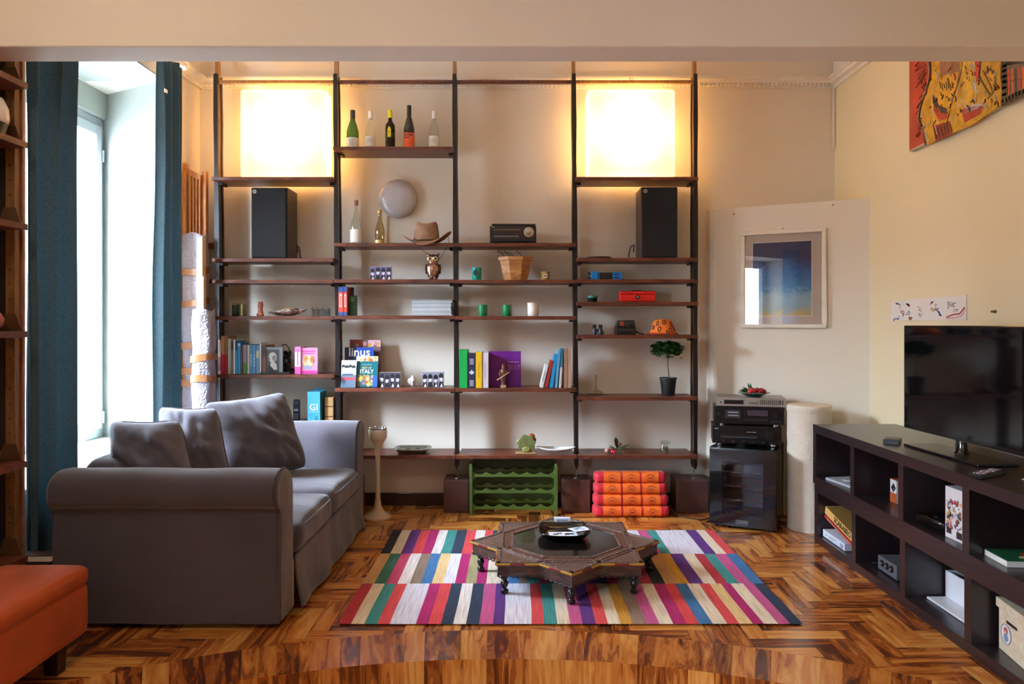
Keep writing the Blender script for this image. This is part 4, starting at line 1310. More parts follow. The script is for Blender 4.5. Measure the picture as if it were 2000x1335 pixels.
for (aa, z, s1, s2) in ((-2.25, .078, .13, .013), (-1.6, .086, .16, .012), (-.75, .072, .15, .016), (-2.0, .04, .12, .017), (-1.0, .032, .13, .016), (-1.35, .018, .1, .01), (-2.7, .05, .12, .014), (-.35, .04, .12, .014)):
    for k in range(10):
        t0 = k * 2 * PI / 10 + .15; t1 = t0 + .5
        m.tube([hat_pt(aa + s1 * math.cos(q), z + s2 * math.sin(q)) for q in (t0, (t0 + t1) / 2, t1)], .0032, 5)
obj('leopard_pattern', m, t)
# decanter
m = MB(glass_mat('decanter_glass', '#e6e4da', fres=2.6)); m.lathe([(.05, 0), (.055, .004), (.056, .014), (.04, .026), (.014, .038), (.008, .06), (.0075, .11), (.010, .14)], 28, cap=False)
single('glass_decanter', m, 1164, 775, 'flat-bottomed glass decanter with long thin neck', 'decanter', Y=4.98)
# potted tree
t = prop('potted_tree', 1305, 775, 'little ball-headed tree in a black pot on the shelf', 'potted plant', 4.98)
k = 4.98 / F
m = MB(mat('#1c1d21', .5)); m.lathe([(.042, 0), (.044, .003), (.056, .108), (.060, .110), (.060, .122), (.055, .122), (.052, .104)], 28, cap=True); obj('pot', m, t)
m = MB(mat('#33241a', .9, bump=.6)); m.lathe([(0.001, .106), (.052, .106)], 20, cap=False); m.lathe([(.0, .1055), (.051, .106)], 20); obj('soil', m, t)
m = MB(mat('#6a5238', .7)); m.tube([(0, 0, .1), (.004, 0, .15), (-.003, 0, .2), (.0, 0, .25), (-.008, 0, .30)], [.0045, .004, .0035, .004, .005]); 
for a in range(7): m.tube([(-.006, 0, .27 + a * .006), (.03 * math.cos(a * 2.4), .03 * math.sin(a * 2.4), .31 + .01 * a)], [.003, .001], 5)
obj('stem', m, t)
LG = NT('leaf_green')
LG.l(LG.ramp(LG.noise(LG.coords(), 45, 2), [(.3, col('#16351a')), (.55, col('#2b5a26')), (.8, col('#5c8a3c'))]), LG.b.inputs['Base Color'])
LG.b.inputs['Roughness'].default_value = .35
m = MB(LG.m)
r = random.Random(11)
for i in range(480):
    th = r.uniform(0, 2 * PI); ph = math.acos(r.uniform(-.85, 1)); q = r.uniform(.55, 1.0)
    c = Vector((.115 * q * math.sin(ph) * math.cos(th) - .008, .085 * q * math.sin(ph) * math.sin(th), .322 + .054 * q * math.cos(ph)))
    if i % 19 == 0: c.z -= .035
    d = Vector((r.uniform(-1, 1), r.uniform(-1, 1), r.uniform(-.6, .8))).normalized(); s2 = d.orthogonal().normalized() * r.uniform(.007, .011)
    L = r.uniform(.016, .026); d.z *= .5
    m.add([c - d * L, c + s2 - d * L * .1, c + d * L, c - s2 - d * L * .1], [(0, 1, 2, 3)], False)
obj('foliage', m, t)
# holly sprig
t = prop('holly_sprig', 1206, 889, 'sprig of dark leaves with red berries on the lowest shelf', 'sprig', 4.93)
m = MB(LG.m)
for (a, l, e) in ((-2.9, .06, .5), (1.9, .07, 1.2), (.3, .075, .35), (-.5, .06, .2), (.9, .05, .8), (-1.2, .05, .15), (2.6, .055, .25)):
    d = Vector((math.cos(a) * math.cos(e), math.sin(a) * .5 * math.cos(e), math.sin(e))); s2 = Vector((0, 0, 1)).cross(d).normalized() * .013
    c = Vector((0, 0, .016)) + d * l * .55; u = Vector((0, 0, .004))
    m.add([c - d * l * .5, c - d * l * .15 + s2 + u, c + d * l * .2 + s2 + u, c + d * l * .5, c + d * l * .2 - s2 + u, c - d * l * .15 - s2 + u], [(0, 1, 2, 3, 4, 5)])
obj('leaf', m, t, solid=.001)
for (x, y, z, q) in ((-.028, -.01, .012, .011), (-.03, .01, .013, .011), (.008, -.01, .05, .007), (-.02, -.022, .01, .009), (-.055, -.005, .015, .014)):
    m = MB(mat('#b3202c' if q < .013 else '#b08878', .25, coat=.3)); m.ball((x, y, z), q); obj('berry', m, t)
m = MB(mat('#5a4a2c', .7)); m.tube([(0, 0, .01), (.02, -.01, .018), (.03, -.02, .006)], .002); m.tube([(0, 0, .01), (.008, -.01, .045)], .0015); obj('twig', m, t)
t.scale = (1.3, 1.3, 1.3)
# glass jar with shells
t = prop('glass_jar', 1298, 889, 'small clip-top glass jar holding shells on lowest shelf', 'jar', 4.95)
m = MB(G_CLEAR2); m.lathe([(.026, 0), (.03, .006), (.031, .045), (.025, .055), (.025, .064)], 22); obj('jar_body', m, t)
m = MB(G_CLEAR2); m.lathe([(.027, .066), (.028, .074), (.02, .08), (0, .082)], 20); obj('lid', m, t)
m = MB(mat('#8f9294', .3, .9)); m.tube([(-.03, 0, .05), (-.032, 0, .07), (-.02, -.005, .09), (.02, -.005, .085), (.034, 0, .06)], .0015); m.tube([(.034, 0, .085), (.036, 0, .05)], .002); obj('clasp', m, t)
for i in range(7):
    a = i * 2.4
    m = MB(mat(['#9a7c5c', '#c8b8a8', '#6a5648'][i % 3], .5)); m.ball((.014 * math.cos(a), .014 * math.sin(a), .012 + .005 * i), (.010, .008, .008), 10, 6); obj('shell', m, t)

# ================================================================== LOW THINGS IN FRONT OF THE BACK WALL
# goblet ashtray stand
t = thing('pedestal_ashtray', 'cream tulip-foot pedestal ashtray with chrome bowl beside the sofa', 'ashtray', (W(738, 4.81), 4.81, 0))
m = MB(mat('#cdb594', .35, coat=.2, var=.03))
m.lathe([(.09, 0), (.092, .004), (.091, .012), (.075, .022), (.045, .042), (.026, .075), (.017, .13), (.014, .22), (.0145, .30), (.0150, .38), (.017, .43), (.021, .465), (.036, .505), (.054, .53)], 40); obj('pedestal', m, t)
m = MB(mat('#cfc0a4', .35, coat=.2, var=.03)); m.lathe([(.056, .53), (.061, .54), (.062, .58), (.0605, .592), (.056, .592), (.054, .56), (.0, .55)], 40); obj('cup', m, t)
m = MB(mat('#b8b8bc', .15, 1.0)); m.lathe([(.055, .585), (.059, .598), (.053, .6), (.046, .57), (.0, .562)], 36)
for a in range(6): m.ball((.05 * math.cos(a * PI / 3), .05 * math.sin(a * PI / 3), .601), (.009, .006, .007), 8, 6)
obj('chrome_insert', m, t)

# wine rack
t = thing('wine_rack', 'green wooden wine rack with scalloped bottle rests under lowest shelf', 'wine rack', (W(1003, 4.86) , 4.96, 0))
MG = mat('#4a6428', .4, var=.1, coat=.15)
hw = S(173, 4.86) / 2
for sg in (-1, 1):
    m = MB(MG)
    x = sg * (hw - .011)
    for yy in (-.10, .085):
        m.box(x - .011, x + .011, yy, yy + .022, 0, .335 if yy < 0 else .33)
        m.ball((x, yy + .011, .338), (.010, .010, .012), 10, 6)
    for zb in (.05, .165, .28):
        m.box(x - .009, x + .009, -.078, .085, zb - .015, zb + .02)
    obj('side_frame', m, t, bev=.002)
def scallop(zb):
    n = 56; w = hw - .024
    top = []
    for k in range(n + 1):
        x = -w + 2 * w * k / n
        ph = (x + w) / (2 * w) * 6
        top.append((x, zb + .012 + .0105 * (2 * abs(math.sin(PI * (ph)) ) ** .8 * -1 + 1)))
    top[0] = (top[0][0], zb + .035); top[-1] = (top[-1][0], zb + .035)
    bot = [(w, zb - .035), (w * .96, zb - .02), (w * .9, zb - .014), (-w * .9, zb - .014), (-w * .96, zb - .02), (-w, zb - .035)]
    return bot, top
for zb in (.055, .165, .275):
    for yy in (-.092, .082):
        bot, top = scallop(zb)
        m = MB(MG)
        w = hw - .024
        # strip of quads so that the waved outline triangulates cleanly
        n = len(top)
        def lowz(x):
            ax = abs(x) / w
            return zb - .014 - (.021 * max(0, (ax - .88) / .12) ** 2)
        V = []
        for yq in (yy, yy + .014):
            V += [(p[0], yq, lowz(p[0])) for p in top] + [(p[0], yq, p[1]) for p in top]
        fs_ = []
        for k in range(n - 1):
            fs_ += [(k, k + 1, n + k + 1, n + k), (2 * n + k + 1, 2 * n + k, 3 * n + k, 3 * n + k + 1),
                    (n + k, n + k + 1, 3 * n + k + 1, 3 * n + k), (k + 1, k, 2 * n + k, 2 * n + k + 1)]
        m.add(V, fs_); obj('bottle_rest', m, t)
m = MB(mat('#2f4416', .5)); m.box(-hw + .022, hw - .022, .098, .104, .02, .345); obj('back_board', m, t)

# thai triangle cushion
t = thing('floor_cushion', 'red and orange patterned block cushion standing on floor before back wall', 'cushion', (W(1233, 4.84), 4.88, 0))
MRed = mat('#c4102a', .6, var=.12, bump=.2, bscale=300, sheen=.3); MOr = mat('#ee6a1c', .6, var=.1, bump=.3, bscale=400)
MDk = mat('#7c1a14', .7)
wb_ = .515
for k in range(4):
    z = .0365 + k * .073; w = wb_ - .008 * k; yo = .012 * k
    m = MB(MRed)
    D = .075 - .005 * k
    def prof_(v, off=0):
        q = 2 * PI * v; c, s_n = math.cos(q), math.sin(q); kk = (abs(c) ** 3.2 + abs(s_n) ** 3.2) ** (-1 / 3.2)
        return ((D + off) * c * kk, (.0365 + off) * s_n * kk)
    def roll(u, v):
        e = min(1, min(u, 1 - u) / .06); e = (1 - (1 - e) ** 2) ** .5 * .5 + .5
        py, pz = prof_(v)
        return (-w / 2 + w * u, yo + py * e, z + pz * (.3 + .7 * e) + .0015 * math.sin(u * 40 + k))
    m.grid(roll, 40, 28)
    for xe, uu in ((-w / 2, 0), (w / 2, 1)):
        n0 = 28; m.add([roll(uu, q / n0) for q in range(n0)], [tuple(range(n0))], False)
    def face(x0, x1, mm, off):
        m.mat(mm)
        def fn(u, v):
            py, pz = prof_(.5 + (v - .5) * .42, .0012 + off)
            x = x0 + (x1 - x0) * u
            return (x, yo + py, z + pz + .0015 * math.sin((x / w + .5) * 40 + k))
        m.grid(fn, 6, 10)
    for j in range(3):
        a0 = -w / 2 + w * (.125 + .262 * j); a1 = a0 + w * .235
        face(a0, a1, MOr, .001)
        cx_ = (a0 + a1) / 2
        m.mat(MDk)
        yy = yo - D - .004
        for q in range(4):
            zc = z - .02 + q * .0135
            for sg in (-1, 1):
                m.tube([(cx_, yy + .0012, zc + (.006 if q % 2 else -.006)), (cx_ + sg * .016, yy + .0015, zc)], .0018, 4)
        for e in (-1, 1):
            for q in range(5): m.ball((cx_ + e * (.028 - .004 * abs(q - 2)), yy + .002, z - .02 + q * .01), .0022, 6, 4)
    obj('cushion_roll', m, t)
# floor cable
m = MB(mat('#171414', .5))
m.tube([(1.03, 4.93, .10), (1.05, 4.9, .05), (1.07, 4.86, .006), (1.13, 4.79, .005), (1.22, 4.74, .005), (1.30, 4.80, .005), (1.36, 4.88, .005), (1.38, 4.98, .02)], .004, 6)
m.tube([(1.24, 4.70, .0045), (1.30, 4.74, .0045), (1.36, 4.77, .0045), (1.37, 4.86, .0045), (1.34, 4.90, .0045)], .004, 6)
tag(obj('floor_cable', m), 'black cables lying on floor between orange cushion and wine fridge', 'cable')

# ================================================================== RUG
RUGC = dict(k='#23262a', c='#e6d5bb', w='#e8e0dc', l='#dedae6', p='#5d2f7e', o='#d8484c', m='#b01f68', t='#3f908c', n='#2c3a52',
            r='#b3303c', g='#3c6e5c', q='#c84468', a='#8f7868', b='#3f74a8', y='#e2c088', s='#a59a70', d='#c4935a', G='#cc9434', i='#c4568c', e='#7c6a54')
def rowspec(s):
    return s
X0R, X1R = -.772, 1.232
row_f = [(665, 'r'), (690, 'c'), (715.7, 't'), (741, 'o'), (765, 'l'), (816, 'm'), (840, 'o'), (864.6, 'n'), (888, 'w'), (912.8, 'n'), (938, 'i'), (964.6, 'p'), (986.5, 'l'), (1040.5, 'o'), (1064, 't'), (1090, 'c'),
         (1115, 'i'), (1139, 'p'), (1164.6, 'o'), (1188, 'c'), (1212, 'G'), (1235.8, 'a'), (1263, 'i'), (1287, 'c'), (1314, 'm'), (1340, 'o'), (1363.5, 'b'), (1389.5, 'c'), (1417.6, 'o'), (1440.7, 'y'), (1467, 'm'), (1488.5, 'c'), (1516.6, 'i'), (1539.7, 'n'), (1564, None)]
row_m = [(701, 'd'), (724.8, 'g'), (748.5, 'q'), (770.4, 'w'), (794, 'a'), (816, 'b'), (838, 'y'), (860, 'l'), (883.6, 'm'), (904.4, 's'), (925.5, 'm'), (945.6, 'c'), (989, 'b'), (1011, 'e'), (1029.6, 't'), (1052, 'r'), (1075, 'g'), (1096, 'c'), (1120, 'q'), (1142, 'p'), (1164.6, 'n'), (1186.5, 'r'), (1208, 'a'), (1230, 'g'), (1252, 'r'), (1274, 'k'), (1299.6, 'd'), (1325, 'G'), (1347, 'p'), (1376, 'c'), (1402, 'r'), (1424, 't'), (1447, 'i'), (1472, 'b'), (1496, None)]
row_b = [(738.7, 'k'), (757.7, 'c'), (778.5, 'p'), (799.6, 'o'), (819.7, 'm'), (838.7, 'w'), (857, 't'), (877, 'n'), (898, 'o'), (918, 'w'), (938, 'o'), (955, 'n'), (975, 'c'), (996, 'm'), (1016, 'w'), (1038, 'b'), (1060, 'o'), (1082, 'c'), (1104, 'p'), (1126, 'w'), (1148, 'r'), (1170, 't'), (1192, 'c'), (1246, 'l'), (1270, 'i'), (1291, 't'), (1310, 'l'), (1376, 'p'), (1399, 'c'), (1419, 'o'), (1438, None)]
rugm = NT('rug_wool')
at_ = rugm.n('ShaderNodeAttribute'); at_.attribute_name = 'stripe'
nz = rugm.noise(rugm.coords('Object', (160, 6, 1)), 1.0, 3)
nz2 = rugm.noise(rugm.coords('Object', (1, 1, 1)), 7, 3)
mm1 = rugm.n('ShaderNodeMix', data_type='RGBA', blend_type='MULTIPLY'); mm1.inputs[0].default_value = 1.0
rugm.l(at_.outputs['Color'], mm1.inputs[6]); rugm.l(rugm.ramp(nz, [(.3, (.72, .72, .74, 1)), (.6, (1.08, 1.08, 1.06, 1))]), mm1.inputs[7])
rugm.l(mm1.outputs[2], rugm.b.inputs['Base Color'])
rugm.b.inputs['Roughness'].default_value = .95
wv = rugm.noise(rugm.coords('Object', (260, 90, 1)), 1.0, 2)
rugm.bump(wv, .5, .004)
vs, fs, cs = [], [], []
def rug_pt(x, y):
    z = .007 + .0025 * mnoise.noise(Vector((x * 3.1, y * 3.7, .3)))
    return (x + .006 * mnoise.noise(Vector((x * 2, y * 3, 5))), y, z)
for (ya, yb, yref, row) in ((3.09, 3.572, 3.095, row_f), (3.572, 4.035, 3.576, row_m), (4.035, 4.497, 4.035, row_b)):
    xs = [W(p, yref) for p, c in row]
    a_, b_ = xs[0], xs[-1]
    xs = [X0R + (x - a_) * (X1R - X0R) / (b_ - a_) for x in xs]
    for i in range(len(xs) - 1):
        c = col(RUGC[row[i][1]])
        for j in range(6):
            for k in range(2):
                u0 = xs[i] + (xs[i + 1] - xs[i]) * k / 2; u1 = xs[i] + (xs[i + 1] - xs[i]) * (k + 1) / 2
                v0 = ya + (yb - ya) * j / 6; v1 = ya + (yb - ya) * (j + 1) / 6
                o = len(vs)
                vs += [rug_pt(u0, v0), rug_pt(u1, v0), rug_pt(u1, v1), rug_pt(u0, v1)]
                fs.append((o, o + 1, o + 2, o + 3)); cs += [c] * 4
# border skirt gives the rug its thickness
me = bpy.data.meshes.new('striped_rug'); me.from_pydata(vs, [], fs)
ca = me.color_attributes.new('stripe', 'FLOAT_COLOR', 'CORNER')
for lp in me.loops: ca.data[lp.index].color = cs[lp.vertex_index]
bm = bmesh.new(); bm.from_mesh(me); bmesh.ops.remove_doubles(bm, verts=bm.verts, dist=1e-5); bm.to_mesh(me); bm.free()
for p in me.polygons: p.use_smooth = True
me.materials.append(rugm.m)
rug = bpy.data.objects.new('striped_rug', me); COL.objects.link(rug)
tag(rug, 'flat-woven rug of short multicoloured stripes in three rows', 'rug')

# ================================================================== COFFEE TABLE
TX, TY, TH = .25, 3.752, .165
t = thing('star_table', 'low dark wooden eight-pointed star coffee table on the striped rug', 'coffee table', (TX, TY, .0105))
MT = wood_mat('dark_table_wood', '#2f201c', '#5c4338', (5, 5, 12), .3, 1.5, .3)
MT2 = wood_mat('carved_border', '#4a3630', '#806458', (20, 20, 20), .35, 1, .2)
hs = .35
rt = hs * math.sqrt(2)
tz = TH - .0105
inn = hs / math.cos(PI / 8) * math.cos(PI / 8) * math.sqrt(1 + math.tan(PI / 8) ** 2)
def star(ro, ri, a0=PI / 4):
    P = []
    for k in range(16):
        r = ro if k % 2 == 0 else ri
        a = a0 + k * PI / 8
        P.append((r * math.cos(a), r * math.sin(a)))
    return P
ri_ = hs / math.cos(PI / 8)
m = MB(MT2); m.prism(star(rt, ri_), tz - .016, tz); obj('tabletop', m, t, bev=.003)
m = MB(MT); m.prism(star(rt - .012, ri_ - .009), tz - .062, tz - .017); obj('apron', m, t)
# scalloped lower edge
def along(P):
    for i in range(len(P)):
        yield Vector(P[i]), Vector(P[(i + 1) % len(P)])
m = MB(mat('#33201f', .5))
for a, b in along(star(rt - .010, ri_ - .007)):
    n = 7
    for k in range(n):
        c = a + (b - a) * (k + .5) / n; d = (b - a) / n * .5
        m.tube([(c.x - d.x, c.y - d.y, tz - .062), (c.x, c.y, tz - .070), (c.x + d.x, c.y + d.y, tz - .062)], .0035, 5)
obj('scalloped_edge', m, t)
# painted brass edging, yellow and red segments
m = MB(mat('#b8902a', .35, .3))
for ia, (a, b) in enumerate(along(star(rt + .002, ri_ + .0015))):
    for k in range(3):
        m.mat(mat('#b8902a', .35, .3) if k != 1 else mat('#7c1c18', .4))
        p, q = a + (b - a) * (k / 3 + .005), a + (b - a) * ((k + 1) / 3 - .005)
        m.tube([(p.x, p.y, tz - .006), (q.x, q.y, tz - .006)], .0048, 6)
obj('brass_edging', m, t)
# two overlapping square frames, raised strips with rivets
m = MB(MT2)
def strip(p, q, w, z0, z1):
    p, q = Vector(p), Vector(q); d = (q - p).normalized(); nrm = Vector((-d.y, d.x)) * w / 2
    m.prism([tuple(p - nrm), tuple(q - nrm), tuple(q + nrm), tuple(p + nrm)], z0, z1)
for a0 in (0, PI / 4):
    for k in range(4):
        a = a0 + k * PI / 2
        n = Vector((math.cos(a), math.sin(a))); tt = Vector((-n.y, n.x))
        c = n * (hs - .012)
        strip(c - tt * (hs - .004), c + tt * (hs - .004), .016, tz, tz + .003)
obj('frame_strip', m, t)
def octa(r): return [(r * math.cos(PI / 8 + k * PI / 4), r * math.sin(PI / 8 + k * PI / 4)) for k in range(8)]
m = MB(wood_mat('worn_lighter_band', '#4a2f26', '#75503f', (20, 20, 20), .4))
P = octa(.325)
for a, b in along(P): strip(a, b, .045, tz, tz + .0035)
obj('octagon_band', m, t)
m = MB(MT2)
for a, b in along(octa(.298)): strip(a, b, .012, tz, tz + .0065)
for a, b in along(octa(.352)): strip(a, b, .010, tz, tz + .0065)
obj('octagon_moulding', m, t)
m = MB(mat('#15100f', .16, coat=.6, var=.25)); m.prism(octa(.296), tz, tz + .002); obj('glossy_panel', m, t)
m = MB(mat('#a8a29c', .25, 1.0))
for a, b in along(octa(.352)):
    for k in range(6): c = a + (b - a) * (k + .5) / 6; m.ball((c.x, c.y, tz + .0065), (.003, .003, .002), 6, 4)
for a, b in along(octa(.298)):
    for k in range(5): c = a + (b - a) * (k + .5) / 5; m.ball((c.x, c.y, tz + .0065), (.0028, .0028, .002), 6, 4)
for a0 in (0, PI / 4):
    for k in range(4):
        a = a0 + k * PI / 2; n = Vector((math.cos(a), math.sin(a))); tt = Vector((-n.y, n.x))
        for j in range(-8, 9):
            c = n * (hs - .012) + tt * j * .04; m.ball((c.x, c.y, tz + .003), (.003, .003, .002), 6, 4)
obj('rivets', m, t)
leg = None
ML = mat('#1f1514', .3, coat=.3)
for k in range(8):
    a = PI / 4 * k
    rr_ = rt - .055
    m = MB(ML)
    m.lathe([(.017, 0), (.019, .004), (.019, .014), (.012, .018), (.010, .022), (.013, .028), (.019, .04), (.0195, .05), (.014, .06), (.011, .064), (.017, .068), (.018, .074), (.016, .078), (.02, .084), (.02, tz - .0622)], 18)
    o = obj('leg', m, t, loc=(rr_ * math.cos(a), rr_ * math.sin(a), 0.0))
# tray with papers
zt = .0105 + tz + .0025
t = thing('black_tray', 'black lacquered tray with upturned rim holding papers on star table', 'tray', (TX + .0, 3.835, zt))
m = MB(mat('#0d0c0d', .12, coat=.5, var=0))
def tray(u, v):
    a = u * 2 * PI; c, s = math.cos(a), math.sin(a)
    k = (abs(c) ** 4 + abs(s) ** 4) ** (-.25)
    rad = [(0, .004), (.5, .004), (.72, .007), (.86, .016), (1, .036)]
    q = v * 4; i = min(int(q), 3); f = q - i
    r = rad[i][0] * (1 - f) + rad[i + 1][0] * f; z = rad[i][1] * (1 - f) + rad[i + 1][1] * f
    return (.138 * r * c * k, .132 * r * s * k, z + .008 * r * r * c * c)
m.grid(tray, 48, 12); obj('bowl', m, t, solid=.003)
m = MB(mat('#a08a60', .35, .5))
for k in range(26): m.ball((-.125 + k * .01, .132, .037 + .008 * ((-.125 + k * .01) / .138) ** 2), .003, 6, 4)
obj('beaded_rim', m, t)
def pap(name, x, y, z, w, d, rz, lab, cols, tilt=0):
    m = MB(mat('#e4e6ec', .5)); m.box(-w / 2, w / 2, -d / 2, d / 2, 0, .0015)
    r = random.Random(int(x * 1000) + 3)
    for k in range(9):
        m.mat(mat(cols[k % len(cols)], .5)); a, b = r.uniform(-.4, .25) * w, r.uniform(-.4, .25) * d
        m.box(a, a + w * .16, b, b + d * .18, .0015, .0019)
    o = obj(name, m, None, (x, y, z), rz); o.rotation_euler = (tilt, 0, rz)
    return tag(o, lab, 'leaflet', 'papers in the black tray')
pap('leaflet', TX - .005, 3.80, zt + .014, .15, .10, R(3), 'printed black and white leaflet lying in the black tray', ['#44464c', '#8a8c92', '#2a2b30'])
pap('leaflet', TX + .085, 3.83, zt + .036, .10, .09, R(24), 'pale blue leaflet rising over the right rim of the black tray', ['#9ab0c8', '#7a90b0'], tilt=R(-4))
m = MB(mat('#dfe6ee', .4)); m.box(-.045, .045, -.002, .002, 0, .056); m.mat(mat('#8aa0b8', .4)); m.box(-.03, .03, -.0025, .0, .038, .05); m.mat(mat('#c8b090', .4)); m.box(-.045, .045, -.003, 0, 0, .004)
o = obj('card_box', m, None, (TX - .0, 3.985, zt + .0005), R(-2)); tag(o, 'small pale card packet standing behind the black tray', 'packet')
o.scale = (1, 6, 1)

# ================================================================== SOFA
MS = NT('sofa_cotton')
v_ = MS.coords()
MS.l(MS.ramp(MS.noise(v_, 3, 4), [(.3, col('#474149')), (.7, col('#524b54'))]), MS.b.inputs['Base Color'])
MS.b.inputs['Roughness'].default_value = .9
MS.b.inputs['Sheen Weight'].default_value = .35
n1 = MS.noise(MS.coords('Object', (2, 4, 3)), 2.2, 3, .4); 
MS.bump(n1, .22, .03)
MS = MS.m
MSS = mat('#3c363e', .9, sheen=.3)
ymid = 3.885
sofa = thing('two_seat_sofa', 'grey two-seat sofa with rolled arms and loose slipcover skirt', 'sofa', (-1.5, ymid, 0))
SO = Vector((-1.5, ymid, 0))
prof = [(3.06, .025), (3.054, .2), (3.058, .40), (3.062, .495), (3.052, .515), (3.03, .53), (3.013, .556), (3.008, .59), (3.016, .625), (3.04, .652), (3.075, .668), (3.12, .672), (3.165, .664), (3.205, .642), (3.23, .605), (3.238, .56), (3.24, .5), (3.24, .38), (3.24, .2), (3.24, .025)]
def smoothp(P, n=3):
    out = []
    for i in range(len(P) - 1):
        p0 = P[max(i - 1, 0)]; p1 = P[i]; p2 = P[i + 1]; p3 = P[min(i + 2, len(P) - 1)]
        for k in range(n):
            t_ = k / n
            out.append(tuple(.5 * ((2 * p1[j]) + (-p0[j] + p2[j]) * t_ + (2 * p0[j] - 5 * p1[j] + 4 * p2[j] - p3[j]) * t_ ** 2 + (-p0[j] + 3 * p1[j] - 3 * p2[j] + p3[j]) * t_ ** 3) for j in range(2)))
    out.append(P[-1]); return out
SP = smoothp(prof, 3)
cy_ = sum(p[0] for p in SP) / len(SP); cz_ = .5
def arm(mirror):
    m = MB(MS)
    X = [(-1.985, .90), (-1.975, .96), (-1.95, 1.0), (-1.8, 1.0), (-1.6, 1.0), (-1.4, 1.0), (-1.2, 1.0), (-1.06, 1.0), (-1.028, .985), (-1.015, .95), (-1.01, .90)]
    def fn(u, v):
        i = u * (len(X) - 1); k = min(int(i), len(X) - 2); f = i - k
        x = X[k][0] * (1 - f) + X[k + 1][0] * f; sc = X[k][1] * (1 - f) + X[k + 1][1] * f
        p = SP[min(int(round(v * (len(SP) - 1))), len(SP) - 1)]
        y = 3.14 + (p[0] - 3.14) * sc; z = p[1] if p[1] < .2 else .3 + (p[1] - .3) * (sc * .3 + .7)
        # gentle sag and folds of the loose cover
        if p[1] < .5: y += .006 * mnoise.noise(Vector((x * 3, p[1] * 3, 7 if mirror else 1))) - (.012 * (1 - p[1] / .5) if p[0] < 3.15 else 0)
        z += .004 * mnoise.noise(Vector((x * 4, p[0] * 6, 2)))
        if mirror: y = 2 * ymid - y
        return (x - SO.x, y - SO.y, z)
    m.grid(fn, 40, len(SP) - 1, flip=mirror)
    # end caps
    for X_, sc in ((-1.985, .90), (-1.01, .90)):
        ring = []
        for p in SP:
            y = 3.14 + (p[0] - 3.14) * sc; z = p[1] if p[1] < .2 else .3 + (p[1] - .3) * (sc * .3 + .7)
            if mirror: y = 2 * ymid - y
            ring.append((X_ - SO.x, y - SO.y, z))
        c = (X_ - SO.x + (.006 if X_ > -1.5 else -.006), (2 * ymid - 3.15 if mirror else 3.15) - SO.y, .35)
        n = len(ring)
        m.add(ring + [c], [(i, i + 1, n) for i in range(n - 1)] + [(n - 1, 0, n)], True)
    o = obj('arm', m, sofa)
    # piping round the front face
    m = MB(MSS); pts = []
    for p in SP:
        y = 3.14 + (p[0] - 3.14) * .985
        if mirror: y = 2 * ymid - y
        pts.append((-1.024 - SO.x, y - SO.y, p[1] if p[1] < .2 else .3 + (p[1] - .3) * .995))
    m.tube(pts, .0042, 6); obj('piping', m, o)
arm(False); arm(True)
m = MB(MS); m.soft((-1.88 - SO.x, 0, .355), (.20, 1.34, .65), .07, 14, .01, .012, 3); obj('backrest', m, sofa)
# skirted base
m = MB(MS)
def skirt(u, v):
    y = 3.235 + u * (2 * (ymid - 3.235)); z = .02 + v * .235
    x = -1.005 + .035 * (1 - v) ** 1.5 + .012 * math.sin(u * 22 + 1.2) * (1 - v) * math.sin(u * 5) + .004 * mnoise.noise(Vector((y * 9, z * 5, 1)))
    if u < .06: x -= .05 * (1 - v) * (1 - u / .06) * .0
    return (x - SO.x, y - SO.y, z)
m.grid(skirt, 60, 12); obj('skirt', m, sofa, solid=.004)
m = MB(MSS); m.box(-1.95 - SO.x, -1.03 - SO.x, 3.25 - SO.y, 4.52 - SO.y, .05, .25); obj('seat_base', m, sofa)
m = MB(mat('#a8977c', .9)); m.box(-1.016 - SO.x, -1.008 - SO.x, 3.215 - SO.y, 3.238 - SO.y, .03, .24); obj('lining_flap', m, sofa)
m = MB(mat('#1c1614', .6))
for x in (-1.9, -1.09):
    for y in (3.14, 4.63): m.box(x - .025 - SO.x, x + .025 - SO.x, y - .025 - SO.y, y + .025 - SO.y, 0, .028)
obj('foot', m, sofa)
for (ya, yb, sd) in ((3.25, 3.86, 5), (3.87, 4.515, 9)):
    m = MB(MS); m.soft((-1.385 - SO.x, (ya + yb) / 2 - SO.y, .318), (.80, yb - ya - .004, .135), .05, 20, .034, .009, sd)
    o = obj('seat_cushion', m, sofa)
    m = MB(MSS); m.tube([(-.998 - SO.x, ya + .04 - SO.y, .368), (-.985 - SO.x, ya + .1 - SO.y, .372), (-.985 - SO.x, yb - .1 - SO.y, .372), (-.998 - SO.x, yb - .04 - SO.y, .368)], .004, 6); obj('piping', m, o)

